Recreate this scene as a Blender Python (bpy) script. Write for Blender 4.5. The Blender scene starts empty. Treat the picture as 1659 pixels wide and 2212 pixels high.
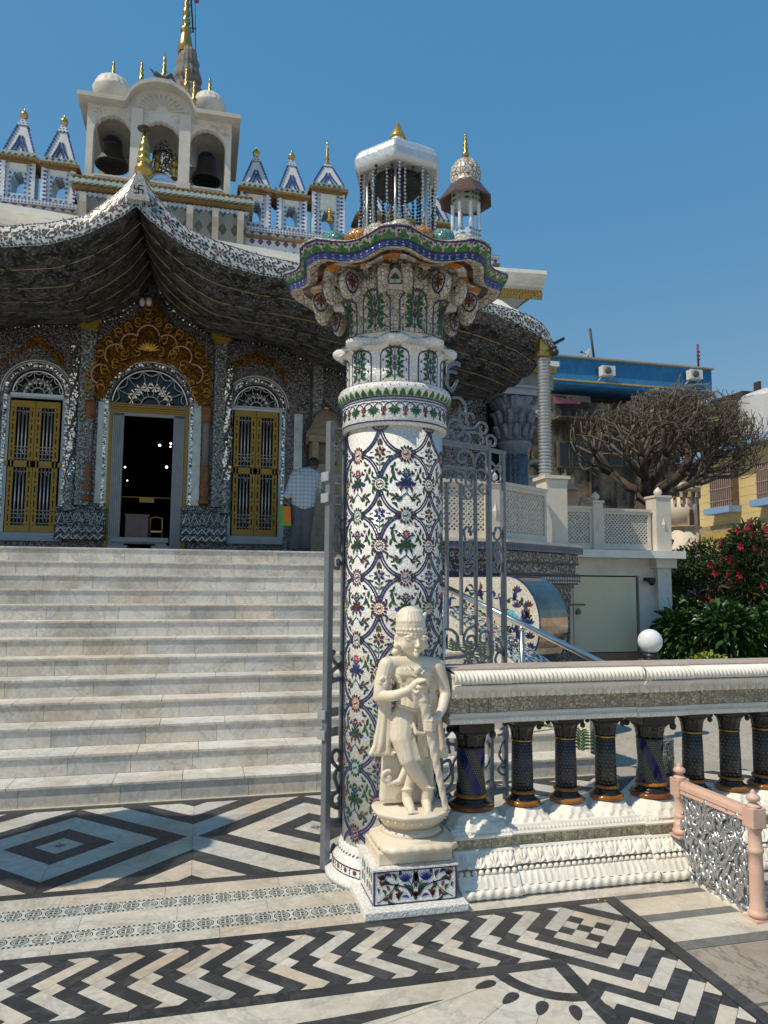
import bpy,math,random
from math import sin,cos,pi,radians,sqrt,atan2,floor,tan
from mathutils import Vector,Matrix
R_=random.Random(7)
S=bpy.context.scene
COL=S.collection
# ------------------------------------------------------------------ camera
CAM_F,CAM_H,YAW,PITCH,ROLL=1591.2353,1.5521,.2406,.0999,.0063
fw=Vector((sin(YAW)*cos(PITCH),cos(YAW)*cos(PITCH),sin(PITCH)))
rt=fw.cross(Vector((0,0,1))).normalized(); up=rt.cross(fw)
rt,up=cos(ROLL)*rt+sin(ROLL)*up,-sin(ROLL)*rt+cos(ROLL)*up
cam=bpy.data.cameras.new('camera'); camo=bpy.data.objects.new('camera',cam); COL.objects.link(camo)
cam.sensor_fit='HORIZONTAL'; cam.sensor_width=36; cam.lens=CAM_F/1659*36
cam.clip_start=.05; cam.clip_end=3000
camo.matrix_world=Matrix(((rt.x,up.x,-fw.x,0),(rt.y,up.y,-fw.y,0),(rt.z,up.z,-fw.z,CAM_H),(0,0,0,1)))
S.camera=camo
def A(x,y,Y):
 "world point on the vertical plane at distance Y seen at survey point x, y of the site photograph (1659 wide)"
 d=fw+rt*((x-829.5)/CAM_F)-up*((y-1106)/CAM_F); t=Y/d.y
 return Vector((d.x*t,Y,CAM_H+d.z*t))
def AX(x,Y,y=1100): return A(x,y,Y).x
def AZ(x,y,Y): return A(x,y,Y).z
# ------------------------------------------------------------------ sky and sun
SUN_AZ,SUN_EL=radians(251),radians(54)
w=bpy.data.worlds.new('World'); S.world=w; w.use_nodes=True
nt=w.node_tree; bg=nt.nodes['Background']; sk=nt.nodes.new('ShaderNodeTexSky')
sk.sky_type='NISHITA'; sk.sun_disc=False; sk.sun_elevation=SUN_EL; sk.sun_rotation=SUN_AZ
sk.altitude=0; sk.air_density=1.0; sk.dust_density=0; sk.ozone_density=2.0
hs=nt.nodes.new('ShaderNodeVectorMath'); hs.operation='MULTIPLY_ADD'; hs.inputs[1].default_value=(.93,.563,.175); hs.inputs[2].default_value=(-.05,1.70,4.41)
nt.links.new(sk.outputs[0],hs.inputs[0]); nt.links.new(hs.outputs[0],bg.inputs[0]); bg.inputs[1].default_value=.1
sun=bpy.data.lights.new('sun','SUN'); sun.energy=3.9; sun.angle=radians(.53); sun.color=(1,.88,.70)
suno=bpy.data.objects.new('sun',sun); COL.objects.link(suno)
sd=Vector((sin(SUN_AZ)*cos(SUN_EL),cos(SUN_AZ)*cos(SUN_EL),sin(SUN_EL)))
suno.rotation_euler=sd.to_track_quat('Z','Y').to_euler(); suno.location=sd*30
S.view_settings.view_transform='Standard'; S.view_settings.look='None'
S.view_settings.exposure=0.0; S.view_settings.gamma=1
S.render.resolution_x=768; S.render.resolution_y=1024
# ------------------------------------------------------------------ materials
def nodes(name):
 m=bpy.data.materials.new(name); m.use_nodes=True; n=m.node_tree
 b=n.nodes['Principled BSDF']; return m,n,b
def N(n,t,**k):
 x=n.nodes.new(t)
 for a,v in k.items():
  if a.startswith('i_'):
   kk=a[2:]; kk=int(kk) if kk.isdigit() else kk.replace('_',' ')
   x.inputs[kk].default_value=v
  else: setattr(x,a,v)
 return x
def ramp(n,pts,interp='LINEAR'):
 r=n.nodes.new('ShaderNodeValToRGB'); r.color_ramp.interpolation=interp
 e=r.color_ramp.elements
 while len(e) < len(pts): e.new(.5)
 for i,(p,c) in enumerate(pts):
  e[i].position=p; e[i].color=(c,c,c,1) if not hasattr(c,'__len__') else (*c,1)
 return r
def coords(n,scale=(1,1,1),rand=0,kind='Object'):
 tc=N(n,'ShaderNodeTexCoord'); mp=N(n,'ShaderNodeMapping'); mp.inputs['Scale'].default_value=scale
 n.links.new(tc.outputs[kind],mp.inputs[0])
 if rand:
  oi=N(n,'ShaderNodeObjectInfo'); mu=N(n,'ShaderNodeMath',operation='MULTIPLY',i_1=rand)
  n.links.new(oi.outputs['Random'],mu.inputs[0])
  cx=N(n,'ShaderNodeCombineXYZ'); n.links.new(mu.outputs[0],cx.inputs[0]); n.links.new(mu.outputs[0],cx.inputs[1])
  n.links.new(cx.outputs[0],mp.inputs['Location'])
 return mp.outputs[0]
def bump(n,b,h,strength=.3,dist=.01):
 bm=N(n,'ShaderNodeBump',i_Strength=strength,i_Distance=dist)
 n.links.new(h,bm.inputs['Height']); n.links.new(bm.outputs[0],b.inputs['Normal']); return bm
def mixc(n,f,a,c,mode='MIX'):
 m=N(n,'ShaderNodeMix',data_type='RGBA',blend_type=mode)
 for s,v in ((0,f),(6,a),(7,c)):
  if hasattr(v,'node'): n.links.new(v,m.inputs[s])
  else: m.inputs[s].default_value=v if s == 0 else ((*v,1) if len(v) == 3 else v)
 return m.outputs[2]
MATS={}
def plain(name,col,rough=.5,metal=0,var=.12,scale=6,bmp=0,bscale=40,spec=.5,dirt=0,stretch=(1,1,1)):
 "paint / stone / metal with noise in its colour, and fine relief"
 if name in MATS: return MATS[name]
 m,n,b=nodes(name); MATS[name]=m
 co=coords(n,stretch,3)
 nz=N(n,'ShaderNodeTexNoise',i_Scale=scale,i_Detail=6.0,i_Roughness=.65); n.links.new(co,nz.inputs['Vector'])
 r=ramp(n,[(.3,tuple(c*(1-var) for c in col)),(.7,tuple(min(1,c*(1+var)) for c in col))]); n.links.new(nz.outputs[0],r.inputs[0])
 out=r.outputs[0]
 if dirt:
  n2=N(n,'ShaderNodeTexNoise',i_Scale=scale*.4,i_Detail=8.0,i_Roughness=.7); n.links.new(co,n2.inputs['Vector'])
  rr=ramp(n,[(.45,0),(.75,dirt)]); n.links.new(n2.outputs[0],rr.inputs[0])
  out=mixc(n,rr.outputs[0],out,tuple(c*.35 for c in col))
 n.links.new(out,b.inputs['Base Color'])
 b.inputs['Roughness'].default_value=rough; b.inputs['Metallic'].default_value=metal; b.inputs['Specular IOR Level'].default_value=spec
 if bmp:
  n3=N(n,'ShaderNodeTexNoise',i_Scale=bscale,i_Detail=5.0); n.links.new(co,n3.inputs['Vector']); bump(n,b,n3.outputs[0],bmp)
 return m
def marble(name,cols,vein=(.35,.36,.37),vamt=.5,rough=.35,warm=(.62,.47,.33),wamt=.25):
 "each stone takes its own tint and its own veins from the object's random number"
 if name in MATS: return MATS[name]
 m,n,b=nodes(name); MATS[name]=m
 oi=N(n,'ShaderNodeObjectInfo')
 r0=ramp(n,[(i/max(1,len(cols)-1),c) for i,c in enumerate(cols)]); n.links.new(oi.outputs['Random'],r0.inputs[0])
 co=coords(n,(1,1,1),37)
 nz=N(n,'ShaderNodeTexNoise',i_Scale=2.2,i_Detail=9.0,i_Roughness=.62,i_Distortion=1.6); n.links.new(co,nz.inputs['Vector'])
 vr=ramp(n,[(.46,0),(.5,vamt),(.53,0)]); n.links.new(nz.outputs[0],vr.inputs[0])
 c1=mixc(n,vr.outputs[0],r0.outputs[0],vein)
 n2=N(n,'ShaderNodeTexNoise',i_Scale=1.3,i_Detail=4.0,i_Roughness=.6); n.links.new(co,n2.inputs['Vector'])
 wr=ramp(n,[(.52,0),(.75,wamt)]); n.links.new(n2.outputs[0],wr.inputs[0])
 c2=mixc(n,wr.outputs[0],c1,warm)
 n3=N(n,'ShaderNodeTexNoise',i_Scale=30.0,i_Detail=5.0,i_Roughness=.7); n.links.new(co,n3.inputs['Vector'])
 sp=ramp(n,[(.3,.82),(.6,1.0)]); n.links.new(n3.outputs[0],sp.inputs[0])
 c3=mixc(n,1.0,c2,sp.outputs[0],'MULTIPLY')
 n5=N(n,'ShaderNodeTexNoise',i_Scale=1.7,i_Detail=8.0,i_Roughness=.72); n.links.new(coords(n),n5.inputs['Vector']); d5=ramp(n,[(.36,(.74,.70,.64)),(.56,(1,1,1))]); n.links.new(n5.outputs[0],d5.inputs[0]); c3=mixc(n,1.0,c3,d5.outputs[0],'MULTIPLY')
 n.links.new(c3,b.inputs['Base Color'])
 rr=ramp(n,[(.3,rough),(.7,rough+.2)]); n.links.new(n3.outputs[0],rr.inputs[0]); n.links.new(rr.outputs[0],b.inputs['Roughness'])
 bump(n,b,n3.outputs[0],.08)
 return m
def mosaic(name,base,grout=(.30,.27,.23),scale=55,tint=.12,rough=.22,gw=.06,metal=0,wave=.35,dirt=0):
 "broken-china mosaic: irregular cells, grout between them, each cell tilted a little"
 if name in MATS: return MATS[name]
 m,n,b=nodes(name); MATS[name]=m
 co=coords(n)
 v=N(n,'ShaderNodeTexVoronoi',feature='DISTANCE_TO_EDGE',i_Scale=scale); n.links.new(co,v.inputs['Vector'])
 c=N(n,'ShaderNodeTexVoronoi',feature='F1',i_Scale=scale); n.links.new(co,c.inputs['Vector'])
 g=ramp(n,[(gw*.5,0),(gw,1)]); n.links.new(v.outputs['Distance'],g.inputs[0])
 sep=N(n,'ShaderNodeSeparateColor'); n.links.new(c.outputs['Color'],sep.inputs[0])
 tr=ramp(n,[(0,tuple(x*(1-tint) for x in base)),(1,tuple(min(1,x*(1+tint*.4)) for x in base))]); n.links.new(sep.outputs[0],tr.inputs[0])
 col=mixc(n,g.outputs[0],grout,tr.outputs[0])
 if dirt:
  n2=N(n,'ShaderNodeTexNoise',i_Scale=5.0,i_Detail=7.0); n.links.new(co,n2.inputs['Vector'])
  rr=ramp(n,[(.5,0),(.75,dirt)]); n.links.new(n2.outputs[0],rr.inputs[0]); col=mixc(n,rr.outputs[0],col,(.30,.24,.17))
 n.links.new(col,b.inputs['Base Color']); b.inputs['Roughness'].default_value=rough; b.inputs['Metallic'].default_value=metal
 # tilt of each cell + rounded cell edge
 h=N(n,'ShaderNodeMath',operation='MULTIPLY',i_1=.5); n.links.new(sep.outputs[1],h.inputs[0])
 gg=ramp(n,[(0,0),(gw*3,1)]); n.links.new(v.outputs['Distance'],gg.inputs[0])
 ad=N(n,'ShaderNodeMath',operation='ADD'); n.links.new(h.outputs[0],ad.inputs[0]); n.links.new(gg.outputs[0],ad.inputs[1])
 bump(n,b,ad.outputs[0],wave,.004)
 return m
def mirror_mosaic(name,dark=(.05,.055,.06),light=(.65,.66,.66),scale=45,frac=.5,rough=.16,tint=None,metal=.85):
 "small mirror pieces set at random tilts, dark joints between them"
 if name in MATS: return MATS[name]
 m,n,b=nodes(name); MATS[name]=m
 co=coords(n)
 c=N(n,'ShaderNodeTexVoronoi',feature='F1',i_Scale=scale); n.links.new(co,c.inputs['Vector'])
 sep=N(n,'ShaderNodeSeparateColor'); n.links.new(c.outputs['Color'],sep.inputs[0])
 r=ramp(n,[(frac-.02,dark),(frac+.02,light)] + ([(.93,light),(.94,tint)] if tint else [])); n.links.new(sep.outputs[0],r.inputs[0])
 n.links.new(r.outputs[0],b.inputs['Base Color']); b.inputs['Metallic'].default_value=metal; b.inputs['Roughness'].default_value=rough
 # random normal per cell
 vs=N(n,'ShaderNodeVectorMath',operation='SUBTRACT'); vs.inputs[1].default_value=(.5,.5,.5); n.links.new(c.outputs['Color'],vs.inputs[0])
 sc=N(n,'ShaderNodeVectorMath',operation='SCALE'); sc.inputs['Scale'].default_value=.55; n.links.new(vs.outputs[0],sc.inputs[0])
 ge=N(n,'ShaderNodeNewGeometry'); ad=N(n,'ShaderNodeVectorMath',operation='ADD'); n.links.new(ge.outputs['Normal'],ad.inputs[0]); n.links.new(sc.outputs[0],ad.inputs[1])
 nm=N(n,'ShaderNodeVectorMath',operation='NORMALIZE'); n.links.new(ad.outputs[0],nm.inputs[0]); n.links.new(nm.outputs[0],b.inputs['Normal'])
 return m
def grimy(name,base,dark,streak=2.2,amt=.8,rough=.9,scale=1.2,bmp=.3):
 "plaster weathered in vertical streaks"
 if name in MATS: return MATS[name]
 m,n,b=nodes(name); MATS[name]=m
 co=coords(n,(1,1,.22)); n1=N(n,'ShaderNodeTexNoise',i_Scale=streak,i_Detail=9.0,i_Roughness=.7); n.links.new(co,n1.inputs['Vector'])
 co2=coords(n); n2=N(n,'ShaderNodeTexNoise',i_Scale=scale,i_Detail=7.0,i_Roughness=.65); n.links.new(co2,n2.inputs['Vector'])
 mu=N(n,'ShaderNodeMath',operation='MULTIPLY'); n.links.new(n1.outputs[0],mu.inputs[0]); n.links.new(n2.outputs[0],mu.inputs[1])
 r=ramp(n,[(.17,0),(.29,amt)]); n.links.new(mu.outputs[0],r.inputs[0])
 n.links.new(mixc(n,r.outputs[0],base,dark),b.inputs['Base Color']); b.inputs['Roughness'].default_value=rough
 n3=N(n,'ShaderNodeTexNoise',i_Scale=14.0,i_Detail=6.0); n.links.new(co2,n3.inputs['Vector']); bump(n,b,n3.outputs[0],bmp,.02)
 return m
W_MARBLE=lambda: marble('white_marble',[(.60,.56,.50),(.66,.62,.54),(.54,.53,.50),(.68,.64,.56),(.62,.53,.42),(.64,.60,.53)])
B_MARBLE=lambda: marble('black_marble',[(.035,.036,.04),(.05,.05,.055),(.03,.032,.036),(.045,.047,.05)],vein=(.16,.16,.17),vamt=.25,rough=.38,warm=(.10,.09,.085),wamt=.35)
G_MARBLE=lambda: marble('grey_marble',[(.13,.14,.145),(.17,.175,.17),(.11,.12,.125)],vein=(.3,.3,.3),vamt=.3,warm=(.2,.18,.15))
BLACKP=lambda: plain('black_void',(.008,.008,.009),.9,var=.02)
GOLD=lambda: plain('gold_paint',(.62,.38,.07),.32,.75,var=.22,scale=25,bmp=.15)
BRASS=lambda: plain('old_brass',(.50,.33,.10),.3,.85,var=.3,scale=12,bmp=.15)
WHITEP=lambda: plain('white_paint',(.79,.77,.71),.55,var=.06,scale=5,bmp=.12,dirt=.35)
CREAMW=lambda: plain('cream_white_carving',(.83,.79,.71),.5,var=.09,scale=10,bmp=.2,bscale=60,dirt=.3)
STEEL=lambda: plain('steel',(.62,.63,.64),.22,1,var=.08,scale=20)
GREYP=lambda: plain('grey_metal_paint',(.19,.21,.235),.42,.35,var=.14,scale=18,bmp=.1)
SILVERP=lambda: plain('silver_paint',(.56,.58,.60),.35,.7,var=.12,scale=14,bmp=.15,bscale=30)
# ------------------------------------------------------------------ mesh builder
class MB:
 def __init__(s): s.v=[]; s.f=[]; s.m=[]; s.s=[]; s.cur=0; s.sm=False
 def add(s,vs,fs,sm=None):
  o=len(s.v); s.v += [tuple(v) for v in vs]
  for f in fs: s.f.append(tuple(i+o for i in f)); s.m.append(s.cur); s.s.append(s.sm if sm is None else sm)
  return s
 def box(s,x0,x1,y0,y1,z0,z1):
  return s.add([(x0,y0,z0),(x1,y0,z0),(x1,y1,z0),(x0,y1,z0),(x0,y0,z1),(x1,y0,z1),(x1,y1,z1),(x0,y1,z1)],
     [(0,3,2,1),(4,5,6,7),(0,1,5,4),(1,2,6,5),(2,3,7,6),(3,0,4,7)],False)
 def obox(s,c,ux,uy,uz):
  c,ux,uy,uz=Vector(c),Vector(ux),Vector(uy),Vector(uz)
  vs=[c+a*ux+b*uy+d*uz for d in (-1,1) for a,b in ((-1,-1),(1,-1),(1,1),(-1,1))]
  return s.add(vs,[(0,3,2,1),(4,5,6,7),(0,1,5,4),(1,2,6,5),(2,3,7,6),(3,0,4,7)],False)
 def bar(s,a,b,w,d,upv=(0,0,1)):
  a,b=Vector(a),Vector(b); t=(b-a); L=t.length
  if L < 1e-6: return s
  t /= L; side=t.cross(Vector(upv))
  if side.length < 1e-4: side=t.cross(Vector((0,1,0)))
  side.normalize(); u2=side.cross(t)
  return s.obox((a+b)/2,t*L/2,side*w/2,u2*d/2)
 def tube(s,pts,r,n=8,cap=True,sm=True):
  pts=[Vector(p) for p in pts]; rs=r if hasattr(r,'__len__') else [r]*len(pts)
  o=len(s.v); prev=None
  for i,p in enumerate(pts):
   t=(pts[min(i+1,len(pts)-1)]-pts[max(i-1,0)])
   t=t.normalized() if t.length > 1e-9 else Vector((0,0,1))
   if prev is None:
    a=t.cross(Vector((0,0,1)));
    if a.length < .1: a=t.cross(Vector((0,1,0)))
   else: a=prev-t*prev.dot(t)
   a.normalize(); prev=a; b=t.cross(a)
   for k in range(n):
    an=2*pi*k/n; q=p+(a*cos(an)+b*sin(an))*rs[i]; s.v.append(tuple(q))
  for i in range(len(pts)-1):
   for k in range(n):
    k2=(k+1) % n
    s.f.append((o+i*n+k,o+i*n+k2,o+(i+1)*n+k2,o+(i+1)*n+k)); s.m.append(s.cur); s.s.append(sm)
  if cap:
   s.f.append(tuple(o+k for k in range(n))[::-1]); s.m.append(s.cur); s.s.append(False)
   s.f.append(tuple(o+(len(pts)-1)*n+k for k in range(n))); s.m.append(s.cur); s.s.append(False)
  return s
 def ribbon(s,pts,wdt,dep,nrm):
  "flat bar (width across, depth along nrm) swept along pts"
  pts=[Vector(p) for p in pts]; nrm=Vector(nrm).normalized(); o=len(s.v); L=len(pts)
  for i,p in enumerate(pts):
   t=(pts[min(i+1,L-1)]-pts[max(i-1,0)]).normalized(); sd_=t.cross(nrm).normalized()
   w_=wdt[i] if hasattr(wdt,'__len__') else wdt
   for a,b in ((-1,-1),(1,-1),(1,1),(-1,1)): s.v.append(tuple(p+sd_*a*w_/2+nrm*b*dep/2))
  for i in range(L-1):
   for k in range(4):
    k2=(k+1) % 4; s.f.append((o+i*4+k,o+i*4+k2,o+i*4+4+k2,o+i*4+4+k)); s.m.append(s.cur); s.s.append(False)
  for q in (0,L-1):
   s.f.append(tuple(o+q*4+k for k in range(4))); s.m.append(s.cur); s.s.append(False)
  return s
 def lathe(s,prof,c=(0,0,0),n=32,sm=True,rf=None,a0=0,a1=2*pi,caps=True):
  c=Vector(c); o=len(s.v); full=abs(a1-a0-2*pi) < 1e-6; nn=n if full else n+1
  for j,(r,z) in enumerate(prof):
   for k in range(nn):
    a=a0+(a1-a0)*k/n; rr=rf(r,a,z,j) if rf else r
    s.v.append((c.x+rr*cos(a),c.y+rr*sin(a),c.z+z))
  for j in range(len(prof)-1):
   for k in range(n):
    k2=(k+1) % nn; s.f.append((o+j*nn+k,o+j*nn+k2,o+(j+1)*nn+k2,o+(j+1)*nn+k)); s.m.append(s.cur); s.s.append(sm)
  if caps and full:
   if prof[0][0] > 1e-4: s.f.append(tuple(o+k for k in range(nn))[::-1]); s.m.append(s.cur); s.s.append(False)
   if prof[-1][0] > 1e-4: s.f.append(tuple(o+(len(prof)-1)*nn+k for k in range(nn))); s.m.append(s.cur); s.s.append(False)
  return s
 def prism(s,poly,f0,f1):
  "poly: 2-D outline (counter-clockwise); f0/f1 map it to the near and far faces"
  n=len(poly); vs=[f0(*p) for p in poly]+[f1(*p) for p in poly]
  return s.add(vs,[tuple(range(n)),tuple(range(2*n-1,n-1,-1))]+[(i,i+n,(i+1) % n+n,(i+1) % n) for i in range(n)],False)
 def sphere(s,c,r,n=12,m=8,sc=(1,1,1)):
  prof=[(max(r*sin(pi*j/m),1e-5),-r*cos(pi*j/m)) for j in range(m+1)]; o=len(s.v)
  s.lathe(prof,(0,0,0),n,True,caps=False)
  for i in range(o,len(s.v)):
   v=s.v[i]; s.v[i]=(c[0]+v[0]*sc[0],c[1]+v[1]*sc[1],c[2]+v[2]*sc[2])
  return s
 def xf(s,fn,start=0):
  for i in range(start,len(s.v)): s.v[i]=tuple(fn(Vector(s.v[i])))
  return s
ORG={}
def link(name,data,parent=None,origin=None):
 o=bpy.data.objects.new(name,data); COL.objects.link(o)
 if parent is not None: o.parent=parent; ORG[o]=ORG[parent]
 else: ORG[o]=Vector(origin or (0,0,0)); o.location=ORG[o]
 return o
def tag(o,label=None,cat=None,group=None,kind=None):
 if label: o['label']=label
 if cat: o['category']=cat
 if group: o['group']=group
 if kind: o['kind']=kind
 return o
def empty(name,loc,label,cat,group=None):
 return tag(link(name,None,None,loc),label,cat,group)
def ob(name,mb,mats,parent=None,origin=None,kind=None,pivot=None):
 if not hasattr(mats,'__len__'): mats=[mats]
 if pivot is not None: org=Vector(pivot)
 elif parent is not None: org=ORG[parent]
 elif origin is not None: org=Vector(origin)
 else:
  xs=[v[0] for v in mb.v]; ys=[v[1] for v in mb.v]; zs=[v[2] for v in mb.v]
  org=Vector(((min(xs)+max(xs))/2,(min(ys)+max(ys))/2,min(zs)))
 me=bpy.data.meshes.new(name); me.from_pydata([(v[0]-org.x,v[1]-org.y,v[2]-org.z) for v in mb.v],[],mb.f)
 for m in mats: me.materials.append(m)
 me.polygons.foreach_set('material_index',mb.m); me.polygons.foreach_set('use_smooth',mb.s); me.update()
 o=link(name,me,parent,org)
 if pivot is not None and parent is not None: o.location=org-ORG[parent]; ORG[o]=org
 if kind: o['kind']=kind
 return o
def kids(o): return [c for c in bpy.data.objects if c.parent == o]
CHILD={}
def copy_tree(o,parent=None,loc=None,rz=None,kidmap=None):
 if kidmap is None:
  kidmap={}
  for c in bpy.data.objects:
   if c.parent: kidmap.setdefault(c.parent.name,[]).append(c)
 c=o.copy(); COL.objects.link(c)
 if parent is not None: c.parent=parent
 if loc is not None: c.location=loc
 if rz is not None: c.rotation_euler.z=rz
 ORG[c]=Vector(c.location) if parent is None else ORG[parent]
 for k in kidmap.get(o.name,[]): copy_tree(k,c,kidmap=kidmap)
 return c
def subd(o,lv=1):
 m=o.modifiers.new('s','SUBSURF'); m.levels=lv; m.render_levels=lv; return o
def bev(o,w_=.004,seg=2):
 m=o.modifiers.new('b','BEVEL'); m.width=w_; m.segments=seg; m.limit_method='ANGLE'; return o
def clip(poly,planes):
 "clip a convex polygon by half planes a*x+b*y<=c"
 for a,b,c in planes:
  out=[]
  for i in range(len(poly)):
   p,q=poly[i],poly[(i+1) % len(poly)]; dp=a*p[0]+b*p[1]-c; dq=a*q[0]+b*q[1]-c
   if dp <= 1e-9: out.append(p)
   if (dp < -1e-9 and dq > 1e-9) or (dp > 1e-9 and dq < -1e-9):
    t=dp/(dp-dq); out.append((p[0]+(q[0]-p[0])*t,p[1]+(q[1]-p[1])*t))
  poly=out
  if len(poly) < 3: return []
 return poly
def area(p): return .5*sum(p[i][0]*p[(i+1) % len(p)][1]-p[(i+1) % len(p)][0]*p[i][1] for i in range(len(p)))
def inset(p,d):
 n=len(p)
 if area(p) < 0: p=p[::-1]
 pl=[]
 for i in range(n):
  (x0,y0),(x1,y1)=p[i],p[(i+1) % n]; L=sqrt((x1-x0)**2+(y1-y0)**2)
  if L < 1e-6: continue
  nx,ny=(y1-y0)/L,-(x1-x0)/L; pl.append((nx,ny,nx*x0+ny*y0-d))
 return clip(list(p),pl)
# GROUND, FLOOR, STAIRS
GRANITE=plain('granite_ground',(.36,.34,.30),.7,var=.35,scale=60,bmp=.4,bscale=90)
g=MB(); g.add([(-1500,-1500,-.03),(1500,-1500,-.03),(1500,1500,-.03),(-1500,1500,-.03)],[(0,1,2,3)])
def granite_mat():
 m,n,b=nodes('courtyard_granite')
 co=coords(n); wv=N(n,'ShaderNodeTexVoronoi',feature='DISTANCE_TO_EDGE',i_Scale=9.0,i_Randomness=.9)
 mp=N(n,'ShaderNodeMapping'); mp.inputs['Scale'].default_value=(1,2.2,1); n.links.new(co,mp.inputs[0]); n.links.new(mp.outputs[0],wv.inputs['Vector'])
 nz=N(n,'ShaderNodeTexNoise',i_Scale=75.0,i_Detail=5.0,i_Roughness=.8); n.links.new(co,nz.inputs['Vector'])
 r=ramp(n,[(.38,(.20,.18,.15)),(.52,(.46,.42,.35)),(.65,(.60,.56,.49))]); n.links.new(nz.outputs[0],r.inputs[0])
 n2=N(n,'ShaderNodeTexNoise',i_Scale=3.0,i_Detail=5.0); n.links.new(co,n2.inputs['Vector'])
 e=ramp(n,[(.0,1),(.035,0)]); n.links.new(wv.outputs[0],e.inputs[0])
 f2=ramp(n,[(.42,0),(.55,.75)]); n.links.new(n2.outputs[0],f2.inputs[0])
 mu=N(n,'ShaderNodeMath',operation='MULTIPLY'); n.links.new(e.outputs[0],mu.inputs[0]); n.links.new(f2.outputs[0],mu.inputs[1])
 n.links.new(mixc(n,mu.outputs[0],r.outputs[0],(.12,.10,.08)),b.inputs['Base Color']); b.inputs['Roughness'].default_value=.7
 bump(n,b,nz.outputs[0],.3,.004); return m
tag(ob('ground',g,granite_mat(),origin=(0,0,0)),kind='structure')
# paved area: a bed the stones lie on
JOINT=plain('joint_mortar',(.33,.30,.26),.9,var=.1)
bed=MB(); bed.box(-9,6.5,-1.5,5.95,-.029,-.012)
floor_o=tag(ob('marble_floor',bed,JOINT,origin=(0,0,0)),kind='structure')
def stone(poly,mat,name,gap=.0009,h=None,z0=-.011):
 p=inset(poly,gap)
 if len(p) < 3 or abs(area(p)) < 2e-5: return None
 if area(p) < 0: p=p[::-1]
 h=h if h is not None else R_.uniform(0,.0006)
 m=MB(); m.prism(p,lambda x,y: (x,y,h),lambda x,y: (x,y,z0)); return ob(name,m,mat,floor_o)
WM,BM,GM=W_MARBLE(),B_MARBLE(),G_MARBLE()
def rect(x0,x1,y0,y1): return [(x0,y0),(x1,y0),(x1,y1),(x0,y1)]
def row(x0,x1,y0,y1,L,mat,name,jit=.25):
 x=x0
 while x < x1-1e-6:
  e=min(x1,x+L*R_.uniform(1-jit,1+jit))
  if x1-e < L*.3: e=x1
  stone(rect(x,e,y0,y1),mat,name); x=e
SLAB,DARK,TILE='marble_slab','black_marble_slab','floor_tile'
XL=-1.75
# --- diamond carpet between the stairs and the gate line
DX,DY,PER=-.775,4.89,1.535
TH=[0,.14,.31,.56,.735,1.0,1.175,1.40,1.9]
Y0c,Y1c=4.19,5.61
for k in range(-1,4):
 cx=DX+PER*k
 cell=[(1,0,cx+PER/2),(-1,0,-(cx-PER/2)),(0,1,Y1c),(0,-1,-Y0c)]
 for qi,(sx,sy) in enumerate(((1,1),(-1,1),(-1,-1),(1,-1))):
  for t in range(8):
   a,b=TH[t],TH[t+1]; mat,nm=((WM,SLAB) if t % 2 == 0 else (BM,DARK))
   if t == 0:
    if qi: continue
    poly=[(cx+b,DY),(cx,DY+b),(cx-b,DY),(cx,DY-b)]; stone(clip(poly,cell),mat,nm); continue
   # strip in this quadrant, cut in two lengths
   q=[(cx+sx*b,DY),(cx,DY+sy*b),(cx,DY+sy*a),(cx+sx*a,DY)]
   cuts=2 if .3 < a < .8 else 1
   for c_ in range(cuts):
    f0,f1=c_/cuts,(c_+1)/cuts
    lp=lambda p,r,f: (p[0]+(r[0]-p[0])*f,p[1]+(r[1]-p[1])*f)
    pp=[lp(q[0],q[1],f0),lp(q[0],q[1],f1),lp(q[3],q[2],f1),lp(q[3],q[2],f0)]
    pp=clip(pp if area(pp) > 0 else pp[::-1],cell)
    if pp: stone(pp,mat,nm)
 # little inlaid star at the centre
 st=MB()
 for j in range(8):
  an=j*pi/4+.2; L=.062 if j % 2 == 0 else .045
  st.add([(cx+.012*cos(an-.5),DY+.012*sin(an-.5),.0022),(cx+L*cos(an),DY+L*sin(an),.0022),(cx+.012*cos(an+.5),DY+.012*sin(an+.5),.0022)],[(0,1,2)])
 ob('inlaid_star',st,plain('inlay_blue',(.06,.09,.22),.4),floor_o)
 st=MB(); st.lathe([(.012,0),(.012,.003)],(cx,DY,0),8,False); ob('inlaid_dot',st,plain('inlay_orange',(.5,.22,.05),.4),floor_o)
row(XL,4.5,4.125,4.19,.75,BM,DARK); row(XL,3.4,5.61,5.69,.8,BM,DARK)
row(XL,4.5,3.99,4.125,.55,WM,SLAB); row(XL,1.0,3.713,3.87,.42,WM,SLAB); row(XL,1.0,3.50,3.60,.62,WM,SLAB)
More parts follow.
